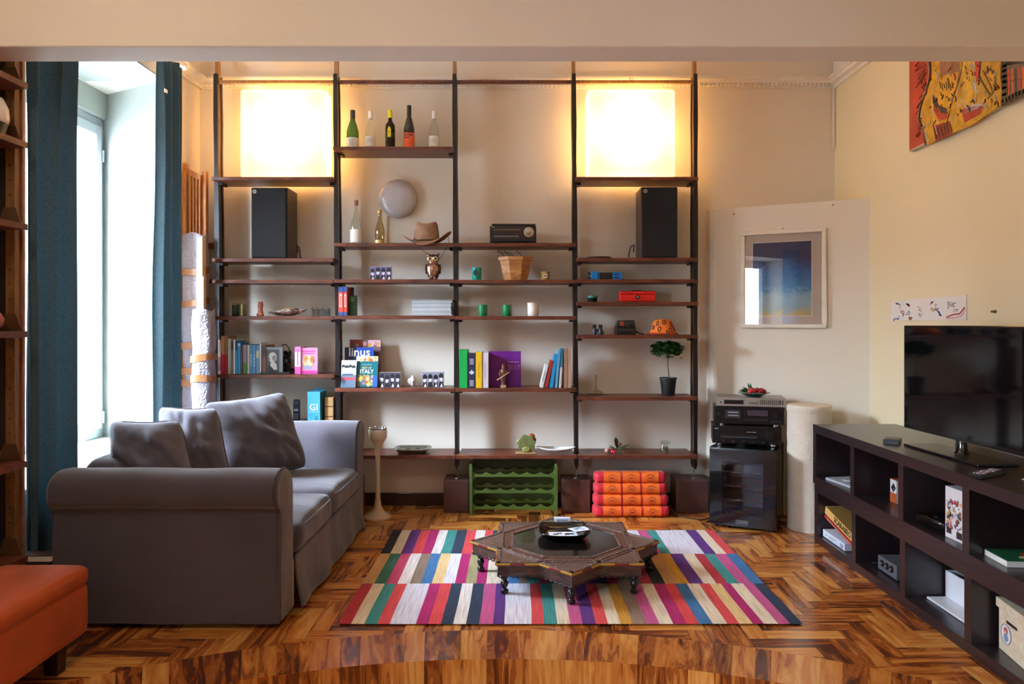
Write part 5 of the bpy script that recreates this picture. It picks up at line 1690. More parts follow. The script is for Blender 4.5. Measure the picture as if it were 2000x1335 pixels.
def pillow(corners, th, lab, seed, group='loose cushions heaped on the sofa', sag=.02):
    """corners: bl, br, tr, tl"""
    bl, br, tr, tl = [Vector(c) for c in corners]
    cen = (bl + br + tr + tl) / 4
    n = ((br - bl).cross(tl - bl)).normalized()
    m = MB(MS)
    N = 32
    for sg in (1, -1):
        def fn(u, v, sg=sg):
            p = (bl * (1 - u) + br * u) * (1 - v) + (tl * (1 - u) + tr * u) * v
            ex = 1 - (2 * u - 1) ** 2; ey = 1 - (2 * v - 1) ** 2
            pin = .06 * (((2 * u - 1) ** 2) * ey + ((2 * v - 1) ** 2) * ex)
            p = p + (cen - p) * (pin * 1.2 + .10 * abs((2 * u - 1) * (2 * v - 1)) ** 9)
            b = (max(ex, 0) ** .55) * (max(ey, 0) ** .55)
            w = mnoise.noise(Vector((u * 3 + seed, v * 3, sg * 2.0))) * .04 + abs(mnoise.noise(Vector((u * 5 + v * 4 + seed, v * 2 - u * 2, sg)))) * .05 + .010 * math.sin(16 * (u * .5 + v) + seed + 3 * mnoise.noise(Vector((u * 3, v * 3, seed)))) * max(0, 1 - 1.2 * v)
            w += .012 * math.sin(9 * (u + v * .6) + seed) * b * (1 - b)
            p = p + n * sg * (th / 2 * b + w * b)
            p = p + Vector((0, 0, -sag * (1 - (2 * v - 1) ** 2) * .0))
            p = p - cen
            return tuple(p)
        m.grid(fn, N, N, flip=(sg < 0))
    t = thing('sofa_cushion', lab, 'cushion', cen, 0, group)
    obj('cover', m, t)
    m = MB(MSS)
    pts = []
    for a, b in ((bl, br), (br, tr), (tr, tl), (tl, bl)):
        for k in range(10):
            q = a + (b - a) * k / 10
            mid = 1 - (2 * k / 10 - 1) ** 2
            q = q + (cen - q) * (.06 * mid * 1.2 + (.10 if k == 0 else .03 if k in (1, 9) else 0))
            pts.append(tuple(q - cen))
    pts.append(pts[0])
    m.tube(pts, .004, 6); obj('piping', m, t)
    return t
pillow([(-1.60, 3.93, .415), (-1.27, 4.38, .42), (-1.43, 4.42, .89), (-1.76, 3.98, .865)], .22, 'largest grey cushion leaning back at the far end of the sofa', 1)
pillow([(-1.78, 3.60, .415), (-1.43, 3.66, .41), (-1.585, 3.80, .86), (-1.88, 3.74, .875)], .20, 'middle grey cushion wedged between the nearest and the largest one', 5)
pillow([(-1.88, 3.33, .42), (-1.45, 3.35, .42), (-1.64, 3.50, .835), (-1.965, 3.44, .84)], .24, 'nearest grey cushion, leftmost on the sofa by the window', 9)

# ================================================================== CURTAINS
def cloth_mat(name, a, b, trans=.35):
    t = NT(name)
    v = t.coords('Object', (1, 1, 1))
    n = t.noise(t.coords('Object', (500, 500, 120)), 1, 3)
    c = t.ramp(n, [(.3, col(a)), (.7, col(b))])
    t.l(c, t.b.inputs['Base Color']); t.b.inputs['Roughness'].default_value = .9
    tr = t.n('ShaderNodeBsdfTranslucent'); t.l(c, tr.inputs[0])
    mx = t.n('ShaderNodeMixShader'); mx.inputs[0].default_value = trans
    t.l(t.b.outputs[0], mx.inputs[1]); t.l(tr.outputs[0], mx.inputs[2]); t.l(mx.outputs[0], t.out.inputs[0])
    t.bump(t.noise(v, 220, 2), .3, .003)
    return t.m
M_CUR = cloth_mat('teal_linen', '#4a5c60', '#65808a', .45)
def curtain(name, lab, y0, y1, x, nf, amp, z0, z1, seed, spread=0, xdrift=0, grp='teal curtains at the sofa window'):
    t = thing(name, lab, 'curtain', (x, (y0 + y1) / 2, 0), 0, grp)
    m = MB(M_CUR)
    def fn(u, v):
        z = z0 + (z1 - z0) * v
        sp_ = 1 + spread * (1 - v)
        y = ((u - .5) * (y1 - y0)) * sp_
        ph = u * nf * 2 * PI + .5 * math.sin(v * 2.3 + seed)
        a = amp * (.8 + .5 * mnoise.noise(Vector((u * nf, v * 1.4, seed))))
        xx = a * math.sin(ph) + .015 * mnoise.noise(Vector((u * 6, v * 3, seed + 3))) + xdrift * (1 - v)
        y += .3 * a * math.cos(ph * 1.0)
        return (xx, y, z)
    m.grid(fn, 120, 30)
    obj('cloth', m, t, solid=.0015)
    m = MB(mat('#2f5563', .9)); m.tube([fn(0, v / 20) for v in range(21)], .003, 5); m.tube([fn(1, v / 20) for v in range(21)], .003, 5); obj('hem', m, t)
    return t
cl = curtain('curtain', 'dark teal curtain hanging left of the window behind the near sofa arm', 3.09, 3.465, -2.13, 2.7, .062, .03, 2.93, 1)
cr = curtain('curtain', 'bright teal curtain hanging right of the window by wrapped boards', 4.25, 4.56, -2.14, 3.0, .038, .05, 2.93, 4, spread=.12)
m = MB(mat('#e9e4da', .5)); m.box(-.006, .0, -.02, .012, 2.68, 2.70)
m.v = [(v[0] + .045, v[1] - .12, v[2] - .0) for v in m.v]
obj('care_label', m, cr)
m = MB(mat('#eeeae0', .35)); m.tube([(-2.14, 3.05, 2.955), (-2.14, 4.60, 2.955)], .011, 12); m.ball((-2.14, 4.615, 2.955), .024)
rod = tag(obj('curtain_rod', m), 'white curtain rod with ball end above the window', 'curtain rod')
m = MB(mat('#eeeae0', .35)); m.tube([(-2.14, 4.585, 2.955), (-2.272, 4.585, 2.955)], .007); m.lathe([(.02, 0), (.02, .01)], 12, (-2.14, 4.585, 2.944)); obj('rod_bracket', m, rod)
# rear room curtain, seen in the picture glass
m = MB(cloth_mat('pale_blue_voile', '#8fb2d0', '#a8c4dc', .6))
m.grid(lambda u, v: (-2.2 + .03 * math.sin(u * 30), -1.36 + u * .4, -.1 + v * 2.6), 50, 2)
tag(obj('sheer_curtain', m), 'pale blue sheer curtain at the window of the rear room', 'curtain')

# ================================================================== WRAPPED BOARDS IN THE CORNER
M_PINE = wood_mat('orange_pine', '#a85a1c', '#cf8438', (10, 10, 2), .4)
M_PINEL = wood_mat('pale_pine', '#d8a468', '#ecc490', (10, 10, 2), .45)
bwm = NT('bubble_wrap')
vv = bwm.coords()
vo = bwm.n('ShaderNodeTexVoronoi'); vo.inputs['Scale'].default_value = 70; bwm.l(vv, vo.inputs['Vector'])
bwm.b.inputs['Base Color'].default_value = col('#b9b4c0'); bwm.b.inputs['Roughness'].default_value = .3
bwm.bump(vo.outputs['Distance'], .6, .01)
tr = bwm.n('ShaderNodeBsdfTransparent'); mx = bwm.n('ShaderNodeMixShader'); mx.inputs[0].default_value = .22
bwm.l(bwm.b.outputs[0], mx.inputs[1]); bwm.l(tr.outputs[0], mx.inputs[2]); bwm.l(mx.outputs[0], bwm.out.inputs[0])
M_BW = bwm.m
M_TAPE = mat('#a5714a', .25, coat=.3)
t = thing('slatted_bed_side', 'orange pine slatted frame half wrapped in bubble wrap behind curtain', 'wooden frame', (-2.19, 4.85, 0))
def rack_post(x0, x1, ya, yb, z1):
    m = MB(M_PINE); m.box(x0, x1, ya, yb, 0, z1); obj('upright', m, t, bev=.003)
rack_post(-.068, -.040, -.02, .02, Z(318, 4.83)); rack_post(.045, .072, .03, .07, Z(335, 4.9))
m = MB(M_PINE); m.prism([(-.04, 2.35), (.045, 2.31), (.045, 2.27), (-.04, 2.31)][::-1], .0, .045, 'y'); obj('rail', m, t)
m = MB(M_PINE); m.box(-.04, .045, 0, .045, .3, .36); obj('rail', m, t)
for k in range(4):
    m = MB(M_PINE); x = -.030 + k * .021; m.box(x, x + .009, .005, .04, .36, 2.30 - k * .005); obj('slat', m, t)
def wrap(t, x0, x1, y0, y1, z0, z1, seed):
    m = MB(M_BW)
    def fn(u, v):
        a = u * 2 * PI; c, s = math.cos(a), math.sin(a); k = (abs(c) ** 6 + abs(s) ** 6) ** (-1 / 6)
        n = .010 * mnoise.noise(Vector((c * 2 + seed, s * 2, v * 9)))
        return ((x0 + x1) / 2 + ((x1 - x0) / 2 + n) * c * k, (y0 + y1) / 2 + ((y1 - y0) / 2 + n) * s * k, z0 + (z1 - z0) * v + .012 * math.sin(3 * a) * v)
    m.grid(fn, 40, 50); obj('bubble_wrap', m, t)
def tapes(t, x0, x1, y0, y1, zs, seed):
    for i, z in enumerate(zs):
        m = MB(M_TAPE)
        def fn(u, v):
            a = u * 2 * PI; c, s = math.cos(a), math.sin(a); k = (abs(c) ** 6 + abs(s) ** 6) ** (-1 / 6)
            return ((x0 + x1) / 2 + ((x1 - x0) / 2 + .007) * c * k, (y0 + y1) / 2 + ((y1 - y0) / 2 + .007) * s * k, z + .045 * (v - .5) + .015 * math.sin(a + i + seed))
        m.grid(fn, 40, 2); obj('packing_tape', m, t)
wrap(t, -.070, .075, -.03, .08, .02, 1.905, 1)
tapes(t, -.070, .075, -.03, .08, [Z(y, 4.82) for y in (527, 590, 675, 728, 752)], 0)
t = thing('pine_boards', 'pale pine boards half wrapped in bubble wrap left of shelving', 'boards', (-2.055, 4.74, 0))
m = MB(M_PINEL); m.box(-.055, -.018, -.02, .035, 0, Z(463, 4.74)); obj('board', m, t, bev=.002)
m = MB(M_PINEL); m.box(-.032, .006, -.055, -.022, 0, Z(540, 4.7)); obj('board', m, t, bev=.002)
m = MB(M_PINE); m.box(-.015, .0, .05, .07, 1.78, 1.82)
wrap(t, -.075, .052, -.07, .05, .02, 1.395, 5)
tapes(t, -.075, .052, -.07, .05, [Z(700, 4.7), Z(742, 4.7)], 2)
m = MB(wood_mat('dark_rail', '#5a3018', '#8a5028', (3, 10, 10), .4)); m.box(-2.25, -2.13, 5.10, 5.125, Z(485, 5.1), Z(474, 5.1)); m.box(-2.25, -2.13, 5.10, 5.125, Z(553, 5.1), Z(545, 5.1)); m.box(-2.25, -2.235, 5.10, 5.125, 0, 2.0)
tag(obj('ladder_frame', m), 'brown wooden frame with two rungs against the wall behind boards', 'frame')

# ================================================================== LEFT SHELF UNIT
t = thing('side_shelving', 'rosewood shelving unit with holed uprights at the left edge', 'shelving unit', (-2.15, 2.6, 0))
SO2 = Vector((-2.15, 2.6, 0))
ys2 = [(171, 2.30), (283, 2.055), (440, 1.715), (645, 1.27), (895, .73), (1078, .335)]
for _, z in ys2:
    m = MB(M_SHELF); m.box(-2.262, -2.037, 1.5, 2.985, z - .026, z)
    m.box(-2.262, -2.037, 1.5, 1.501, z - .026, z)
    obj('shelf', rel(m, SO2), t, bev=.003)
m = MB(wood_mat('upright_wood', '#6a4424', '#8a6034', (12, 12, 2), .4)); m.box(-2.135, -2.095, 2.99, 3.02, 0, 2.9); 
for k in range(44):
    pass
up = obj('upright', rel(m, SO2), t, bev=.002)
m = MB(mat('#1a100b', .6))
for k in range(42):
    m.T = Matrix.Translation((-2.115, 2.9895, .1 + k * .062)) @ Matrix.Rotation(R(90), 4, 'X'); m.lathe([(.0035, 0), (.0035, .002)], 8)
m.T = Matrix.Identity(4)
obj('peg_hole', rel(m, SO2), up)
for _, z in ys2:
    m = MB(mat('#5c3c22', .4)); m.prism([(-2.165, z + .002), (-2.065, z + .002), (-2.09, z + .07), (-2.14, z + .07)], 2.987, 2.9895, 'y'); obj('bracket', rel(m, SO2), t)
m = MB(mat('#241714', .5, var=.15)); m.box(-2.27, -2.10, 3.025, 3.04, 0, 2.9); m.box(-2.14, -2.10, 1.5, 1.53, 0, 2.9); obj('shaded_side_panel', rel(m, SO2), t)  # far board's dark colour stands in for the unlit space behind the upright
m = MB(wood_mat('panel_edge', '#7a4a34', '#a06c50', (12, 12, 2), .4)); m.box(-2.0995, -2.087, 3.025, 3.04, 0, 2.9); obj('edge_strip', rel(m, SO2), t)
# things on it
t = thing('speaker_dome', 'pale grey rounded gadget with dark underside on the left shelving', 'gadget', (-2.145, 2.86, 2.056))
m = MB(mat('#d9d2cc', .35)); m.lathe([(.094, .05), (.1, .07), (.097, .11), (.08, .15), (.04, .17), (0, .172)], 28); obj('shell', m, t)
m = MB(mat('#17191c', .4)); m.lathe([(.06, 0), (.085, .01), (.094, .05)], 28); obj('foot', m, t)
m = MB(mat('#a85f52', .45)); m.lathe([(.02, 0), (.045, .02), (.05, .05), (.03, .085), (.022, .1), (.028, .11)], 20)
tag(obj('clay_vase', m, None, (-2.135, 2.90, 1.271)), 'small reddish clay vase on the left shelving unit', 'vase')
m = MB(mat('#9a4a2a', .4)); m.ball((0, 0, .042), (.045, .045, .042), 16, 10)
tag(obj('clay_ball', m, None, (-2.13, 2.88, .731)), 'rust-coloured round ornament on a low left shelf', 'ornament')
m = MB(mat('#3a2d2c', .5)); m.box(-2.262, -1.965, 3.06, 3.105, 0, .285)
m = MB(mat('#2e2624', .6)); m.box(-.14, .14, -.032, .032, 0, .285)
tag(obj('dark_crate', m, None, (-2.135, 3.076, 0), bev=.003), 'dark crate on the floor behind the orange ottoman', 'crate')
m = MB(mat('#4a3434', .4)); m.box(-.145, .15, -.03, .03, 0, .004); m.box(-.145, .15, -.03, .03, .026, .03); m.mat(PAGE); m.box(-.144, .149, -.029, .029, .004, .026)
tag(obj('book', m, None, (-2.13, 3.076, .286)), 'dark book with white page edge lying on the dark crate', 'book')

# ================================================================== OTTOMAN
t = thing('ottoman', 'orange velvet storage ottoman on dark wooden legs in near left corner', 'ottoman', (-1.852, 2.56, 0))
MV = mat('#b04a12', .8, var=.15, sheen=.15, bump=.15, bscale=8, nscale=6)
m = MB(MV); m.soft((0, 0, .19), (.344, .52, .2), .025, 12, 0, .003, 2); obj('body', m, t)
m = MB(MV); m.soft((0, 0, .318), (.352, .53, .075), .03, 16, .012, .003, 4); obj('lid', m, t)
for x in (-.14, .13):
    for y in (-.2, .11):
        m = MB(mat('#2a1812', .4)); m.box(x - .024, x + .024, y - .024, y + .024, 0, .095, taper=1.15); obj('leg', m, t)

# ================================================================== DIAGONAL WALL: PICTURE, FRIDGE, STEREO
dirv = (DB - DA).normalized(); ang = math.atan2(dirv.y, dirv.x)
nrm = Vector((dirv.y, -dirv.x))   # towards the room
if nrm.y > 0: nrm = -nrm
def dpt(tt, off=0):
    p = DA + (DB - DA) * tt
    return p + nrm * off
pc = dpt(.455, .006)
t = thing('framed_picture', 'white-framed blue seascape picture under glass on diagonal wall', 'picture', (pc.x, pc.y, 1.271), ang)
w, h = .272, .667
m = MB(mat('#e4dcc8', .4, var=.06)); fw = .026
m.box(-w, w, -.022, 0, 0, fw); m.box(-w, w, -.022, 0, h - fw, h); m.box(-w, -w + fw, -.022, 0, fw, h - fw); m.box(w - fw, w, -.022, 0, fw, h - fw); obj('frame', m, t, bev=.006)
m = MB(mat('#b9a898', .7)); m.box(-w + fw, w - fw, -.008, -.004, fw, h - fw); obj('mount', m, t)
A = NT('seascape_paint')
tcn = A.n('ShaderNodeTexCoord'); sp_ = A.n('ShaderNodeSeparateXYZ'); A.l(tcn.outputs['Generated'], sp_.inputs[0])
nn = A.noise(A.coords('Object', (14, 1, 24)), 1.5, 5, 1.5); n3 = A.noise(A.coords('Object', (60, 1, 90)), 1.5, 3, 1)
q1 = A.n('ShaderNodeMath', operation='MULTIPLY_ADD'); A.l(nn, q1.inputs[0]); q1.inputs[1].default_value = .35; A.l(sp_.outputs[2], q1.inputs[2])
q2 = A.n('ShaderNodeMath', operation='MULTIPLY_ADD'); A.l(n3, q2.inputs[0]); q2.inputs[1].default_value = .12; A.l(q1.outputs[0], q2.inputs[2])
A.l(A.ramp(q2.outputs[0], [(.24, col('#c9a24a')), (.33, col('#8fa09a')), (.48, col('#8aa6b0')), (.62, col('#3a74a0')), (.85, col('#1d4a86')), (1.0, col('#23244e'))]), A.b.inputs['Base Color'])
A.b.inputs['Roughness'].default_value = .7
m = MB(A.m); m.box(-.195, .182, -.0105, -.0082, .083, h - .083 + .0); obj('painting', m, t)
m = MB(mat('#efe9dc', .6)); 
for b in ((-.198, -.195, .08, h - .08), (.182, .185, .08, h - .08)): m.box(b[0], b[1], -.0108, -.0082, b[2], b[3])
m.box(-.198, .185, -.0108, -.0082, .08, .083); m.box(-.198, .185, -.0108, -.0082, h - .083, h - .08); obj('mount_edge', m, t)
m = MB(mat('#20180f', .6)); m.tube([(.140, -.0112, .092), (.145, -.0112, .099), (.149, -.0112, .092), (.155, -.0112, .097), (.160, -.0112, .092), (.168, -.0112, .098), (.175, -.0112, .093)], .0008, 4); obj('signature', m, t)
m = MB(glass_mat('picture_glass', '#ffffff', rough=.0, fres=1.5)); m.box(-w + fw, w - fw, -.014, -.013, fw, h - fw); obj('glass', m, t)
m = MB(mat('#a08a60', .4, .6)); m.ball((.0, -.006, h + .008), .005); obj('nail', m, t)

# wine fridge
FL = Vector((1.235, 4.60)); FR = Vector((1.597, 4.425))
fd = (FR - FL).normalized(); fa = math.atan2(fd.y, fd.x); fc = (FL + FR) / 2
fw_ = (FR - FL).length / 2
t = thing('wine_fridge', 'black wine fridge with glass door under the stereo stack', 'wine fridge', (fc.x, fc.y, 0), fa)
MBK = mat('#0e0e10', .22, coat=.3, var=.05)
m = MB(MBK)
H_ = .505
m.box(-fw_, -fw_ + .03, .03, .43, .02, H_); m.box(fw_ - .03, fw_, .03, .43, .02, H_); m.box(-fw_, fw_, .03, .43, H_ - .03, H_); m.box(-fw_, fw_, .03, .43, .02, .06); m.box(-fw_, fw_, .40, .43, .06, H_ - .03)
cab_ = obj('cabinet', m, t, bev=.004)
m = MB(mat('#d8d4dc', .5)); m.box(-fw_ + .031, fw_ - .031, .385, .398, .061, H_ - .031); obj('inner_back', m, t)
m = MB(MBK); D0, D1 = 0, .026
gx, gz0, gz1 = .125, .085, .425
m.box(-fw_, -gx, D0, D1, .022, H_ - .004); m.box(gx, fw_, D0, D1, .022, H_ - .004); m.box(-gx, gx, D0, D1, .022, gz0); m.box(-gx, gx, D0, D1, gz1, H_ - .004)
door = obj('fridge_door', m, t)
m = MB(glass_mat('fridge_glass', '#f2f2f4', rough=.0, fres=1.2)); m.box(-gx, gx, D0 + .006, D0 + .010, gz0, gz1); obj('door_glass', m, door)
m = MB(glass_mat('fridge_gloss', '#f0f0f2', rough=.0, fres=1.25)); m.box(-fw_ + .001, fw_ - .001, -.003, -.0005, .024, H_ - .006); obj('front_glass', m, door)
m = MB(mat('#b9babd', .35, .7)); bx = .036
for z in (.040, .062): m.box(-bx, bx, -.0045, -.0032, z, z + .0012)
for x in (-bx, bx): m.box(x - .0006, x + .0006, -.0045, -.0032, .040, .0632)
m.text('KLARSTEIN', .0125, 0, -.0042, .0518, plane='xz', sx=.95); obj('badge', m, door)
for z in (.17, .26, .35):
    m = MB(mat('#b8b4b0', .25, .9))
    m.tube([(-gx - .02, .06, z), (gx + .02, .06, z)], .0022, 6); m.tube([(-gx - .02, .35, z), (gx + .02, .35, z)], .0022, 6)
    pts = [(-gx + k * .0125, .064, z - .004 + .011 * abs(math.sin(k * PI / 5))) for k in range(21)]
    m.tube(pts, .002, 6)
    for k in range(9):
        x = -gx + .01 + k * .029; m.tube([(x, .06, z), (x, .35, z)], .0013, 5)
    obj('wire_shelf', m, t)
m = MB(mat('#1a1a1c', .4)); m.lathe([(.012, 0), (.012, .02)], 12, (-fw_ + .03, .05, 0)); m.lathe([(.012, 0), (.012, .02)], 12, (fw_ - .03, .05, 0)); m.lathe([(.012, 0), (.012, .02)], 12, (fw_ - .03, .39, 0)); m.lathe([(.012, 0), (.012, .02)], 12, (-fw_ + .03, .39, 0)); obj('foot', m, t)

def comp_loc(ox, oy):
    nx = Vector((-fd.y, fd.x))
    return fc + fd * ox + nx * oy
ra = fa + R(13)
MH = mat('#17171a', .35, var=.05)
def stereo(name, lab, cx_, cy2, z, w, d, h, rz, face, col_=None, feet='#c8c8c8', fh=.014):
    p = comp_loc(cx_, cy2)
    t = thing(name, lab, 'hi-fi unit', (p.x, p.y, z), rz, 'stacked hi-fi units')
    m = MB(col_ or MH); m.box(-w / 2, w / 2, 0, d, fh, h); obj('cabinet', m, t, bev=.002)
    for x in (-w / 2 + .05, w / 2 - .05):
        for y in (.035, d - .035):
            m = MB(mat(feet, .25, .9)); m.lathe([(.018, 0), (.018, fh - .0003)], 16, (x, y, 0)); obj('foot', m, t)
    face(t, w, h)
    return t
def knob(t, x, z, r, c='#202022', d=.012, y=-.001):
    m = MB(mat(c, .3, .2)); m.T = Matrix.Translation((x, y, z)) @ Matrix.Rotation(R(90), 4, 'X'); m.lathe([(r, 0), (r * .95, d), (r * .6, d + .0006)], 20); obj('knob', m, t)
def amp_face(t, w, h):
    m = MB(mat('#101012', .3)); m.box(-w / 2 + .002, w / 2 - .002, -.003, -.0002, .045, h - .002); m.box(-w / 2 + .002, w / 2 - .002, -.004, -.0002, .016, .043); obj('fascia', m, t)
    knob(t, w * .33, h * .6, .031, '#1c1c1f', .018, -.004)
    for k in range(5): knob(t, -w * .33 + k * .062, .029, .009, '#26262a', .01, -.005)
    m = MB(mat('#5a5a60', .4)); m.box(-w * .38, w * .15, -.004, -.003, h * .5, h * .5 + .002); m.box(-w * .38, w * .15, -.004, -.003, h * .42, h * .42 + .004)
    m.mat(mat('#a8a8ac', .4)); [m.box(w * .0 + k * .006, w * .0 + k * .006 + .004, -.0036, -.003, h * .70, h * .735) for k in range(10)]; m.box(-w * .47, -w * .41, -.0036, -.003, h * .84, h * .88); obj('markings', m, t)
    m = MB(mat('#202024', .3)); m.box(-w * .46, -w * .42, -.006, -.003, h * .5, h * .58); obj('power_button', m, t)
def deck_face(t, w, h):
    m = MB(mat('#121215', .3)); m.box(-w / 2 + .002, w / 2 - .002, -.003, -.0002, .016, h - .002); obj('fascia', m, t)
    m = MB(mat('#3a3a40', .2)); m.box(-w * .34, -w * .12, -.006, -.0032, h * .42, h * .84); m.mat(mat('#9a9aa0', .3)); m.box(-w * .30, -w * .15, -.0068, -.006, h * .52, h * .58); m.box(-w * .30, -w * .15, -.0068, -.006, h * .68, h * .74); obj('cassette_window', m, t)
    m = MB(mat('#4d3f48', .2)); m.box(-w * .02, w * .27, -.005, -.0032, h * .56, h * .84); obj('display', m, t)
    knob(t, w * .38, h * .6, .022, '#1e1e22', .014, -.003)
    m = MB(mat('#2e2e33', .35))
    for k in range(9): m.box(-w * .05 + k * .016, -w * .05 + k * .016 + .011, -.006, -.003, h * .3, h * .38)
    for k in range(3): m.box(w * .32 + k * .022, w * .32 + k * .022 + .012, -.006, -.003, h * .22, h * .32)
    m.box(-w * .46, -w * .42, -.006, -.003, h * .56, h * .66); m.box(-w * .06, -w * .055, -.0045, -.003, h * .2, h * .88); obj('buttons', m, t)
def tuner_face(t, w, h):
    m = MB(mat('#b8b6b0', .3, .6)); m.box(-w / 2, w / 2, -.004, -.0002, .004, h); obj('fascia', m, t)
    m = MB(mat('#1a191b', .25)); m.box(-w * .39, -w * .11, -.0055, -.0042, h * .28, h * .72); obj('display', m, t)
    m = MB(mat('#4a4846', .35))
    for k in range(10): m.box(w * .13 + k * .0125, w * .13 + k * .0125 + .004, -.007, -.0042, h * .3, h * .8)
    for k in range(2): m.box(w * .41 + k * .016, w * .41 + k * .016 + .006, -.007, -.0042, h * .3, h * .8)
    for k in range(6): m.box(-w * .03 + k * .01, -w * .03 + k * .01 + .006, -.006, -.0042, h * .36, h * .48)
    m.box(w * .1, w * .103, -.005, -.0042, h * .15, h * .85); m.disc((-w * .44, -.0042, h * .45), .006, .006, .002); obj('buttons', m, t)
rz_ = R(-13)
zz0 = H_ + .001
stereo('amplifier', 'black stereo amplifier with large volume knob on the wine fridge', .005, .16, zz0, .43, .24, .128, rz_, amp_face)
stereo('cassette_receiver', 'black cassette and tuner deck between amplifier and silver tuner', .018, .17, zz0 + .1285, .435, .23, .125, rz_, deck_face)
stereo('silver_tuner', 'slim silver tuner on top of the hi-fi stack', .030, .175, zz0 + .2540, .43, .22, .06, rz_, tuner_face, mat('#8f8b84', .35, .5), fh=.003)
# plate with red berries
zt_ = zz0 + .2540 + .0605
pp = comp_loc(.038, .255)
t = thing('green_plate', 'green glass plate on the silver tuner holding red fruit', 'plate', (pp.x, pp.y, zt_))
m = MB(mat('#2f5a44', .2, coat=.3)); m.lathe([(.04, 0), (.045, .003), (.08, .018), (.105, .026), (.103, .028), (.075, .021), (.04, .006), (0, .005)], 36, sy=.9); obj('dish', m, t)
r = random.Random(21)
g5 = 'red fruits on the green plate'
for k in range(15):
    a = k * 2.399; q = .012 + .045 * math.sqrt(k / 15)
    x = q * math.cos(a) + .012; y = q * math.sin(a) * .8; z = .031 + .012 * (1 - k / 15) + (.002 * (k % 3))
    m = MB(mat('#a31526' if k % 4 else '#c43a44', .25, coat=.3)); m.ball((0, 0, 0), .0145 if k % 4 else .017, 12, 8)
    tag(obj('red_berry', m, None, (pp.x + x, pp.y + y, zt_ + z)), 'round red fruit in the heap on the green plate', 'fruit', g5)
m = MB(LG.m)
for (a, l, e) in ((2.6, .07, .5), (2.0, .07, 1.0), (1.6, .06, 1.3), (3.1, .08, .15), (2.9, .07, .3), (-2.8, .06, .2), (0.2, .05, .6)):
    d = Vector((math.cos(a) * math.cos(e), math.sin(a) * .4 * math.cos(e), math.sin(e))); s2 = Vector((.3, 1, .2)).cross(d).normalized() * .009
    c = Vector((-.02, 0, .03)) + d * l * .55
    m.add([c - d * l * .5, c + s2, c + d * l * .5, c - s2], [(0, 1, 2, 3)])
tag(obj('leaf_sprig', m, None, (pp.x, pp.y, zt_), solid=.001), 'green leafy sprig standing among the red fruit on plate', 'sprig')

# white textile roll
t = thing('storage_tube', 'tall cream textile cylinder with lid between wine fridge and media unit', 'laundry tube', (1.862, 4.57, 0))
mw = mat('#dcd0bc', .9, bump=.6, bscale=90, var=.04)
m = MB(mw)
def tubef(u, v):
    a = u * 2 * PI; r = .133 + .003 * mnoise.noise(Vector((math.cos(a), math.sin(a), v * 9))) - .004 * (1 - abs(2 * v - 1)) * 0
    return (r * math.cos(a), r * math.sin(a), .0 + v * .745)
m.grid(tubef, 48, 40); m.lathe([(0, .0005), (.130, .0005)], 30, cap=False); obj('body', m, t)
m = MB(mw); m.lathe([(.1345, .742), (.137, .748), (.137, .775), (.131, .786), (.1, .789), (0, .786)], 48); obj('lid', m, t)

# ================================================================== MEDIA UNIT
M_ESP = NT('espresso_foil')
M_ESP.l(M_ESP.ramp(M_ESP.noise(M_ESP.coords('Object', (60, 3, 60)), 1, 3), [(.3, col('#1d1416')), (.7, col('#2a1c1e'))]), M_ESP.b.inputs['Base Color'])
M_ESP.b.inputs['Roughness'].default_value = .36
M_ESP.b.inputs['Coat Weight'].default_value = .5
M_ESP.b.inputs['Coat Roughness'].default_value = .3
M_ESP = M_ESP.m
FX, BX2 = 1.77, 2.265
Ys = [4.27, 3.79, 3.31, 2.83, 2.35]
def bench(z0, lab, dx=0):
    t = thing('shelf_bench', lab, 'media unit', (FX + dx, 3.31, z0), 0, 'dark open shelf benches stacked in two')
    o = Vector((FX + dx, 3.31, z0)); f = FX + dx
    for nm, b in (('top_board', (f, BX2, 2.33, 4.29, z0 + .30, z0 + .35)), ('bottom_board', (f, BX2, 2.33, 4.29, z0, z0 + .045))):
        m = MB(M_ESP); m.box(*b); obj(nm, rel(m, o), t, bev=.002)
    for nm, y in zip(('end_panel', 'divider', 'divider', 'divider', 'end_panel'), Ys):
        m = MB(M_ESP); y = y if nm == 'divider' else (4.267 if y > 4 else 2.353)
        m.box(f + .001, BX2 - .012, y - .022, y + .022, z0 + .0455, z0 + .2995); obj(nm, rel(m, o), t)
    m = MB(M_ESP); m.box(BX2 - .01, BX2 - .001, 2.335, 4.285, z0 + .0455, z0 + .2995); obj('back_panel', rel(m, o), t)
bench(0.0005, 'lower dark-brown open shelf bench standing on the parquet', .008)
bench(.351, 'upper dark-brown open shelf bench carrying the television')
zU, zL = .351 + .0455, .046
# TV
TL, TR_ = Vector((1.985, 3.68)), Vector((2.018, 2.845))
tc = (TL + TR_) / 2; td = (TR_ - TL).normalized(); ta = math.atan2(td.y, td.x)
tw = (TR_ - TL).length / 2
t = thing('television', 'large black flat-screen television standing on the dark media unit', 'television', (tc.x, tc.y, .7018), ta)
zb, zt2 = .770 - .7018, 1.292 - .7018
m = MB(mat('#08080a', .2, coat=.4, var=0))
m.box(-tw, tw, .0, .035, zb, zt2); tvc = obj('casing', m, t, bev=.004)
M_SCR = NT('screen_glass'); M_SCR.b.inputs['Base Color'].default_value = (.004, .004, .005, 1); M_SCR.b.inputs['Roughness'].default_value = .06; M_SCR.b.inputs['Specular IOR Level'].default_value = .6
m = MB(M_SCR.m); m.box(-tw + .014, tw - .014, -.002, -.0002, zb + .02, zt2 - .014); obj('screen', m, t)
m = MB(mat('#6e7276', .3, .7)); m.box(-tw, tw, -.0025, -.0003, zb, zb + .0022); m.box(tw - .002, tw, -.0025, -.0003, zb, zt2); obj('chrome_edge', m, t)
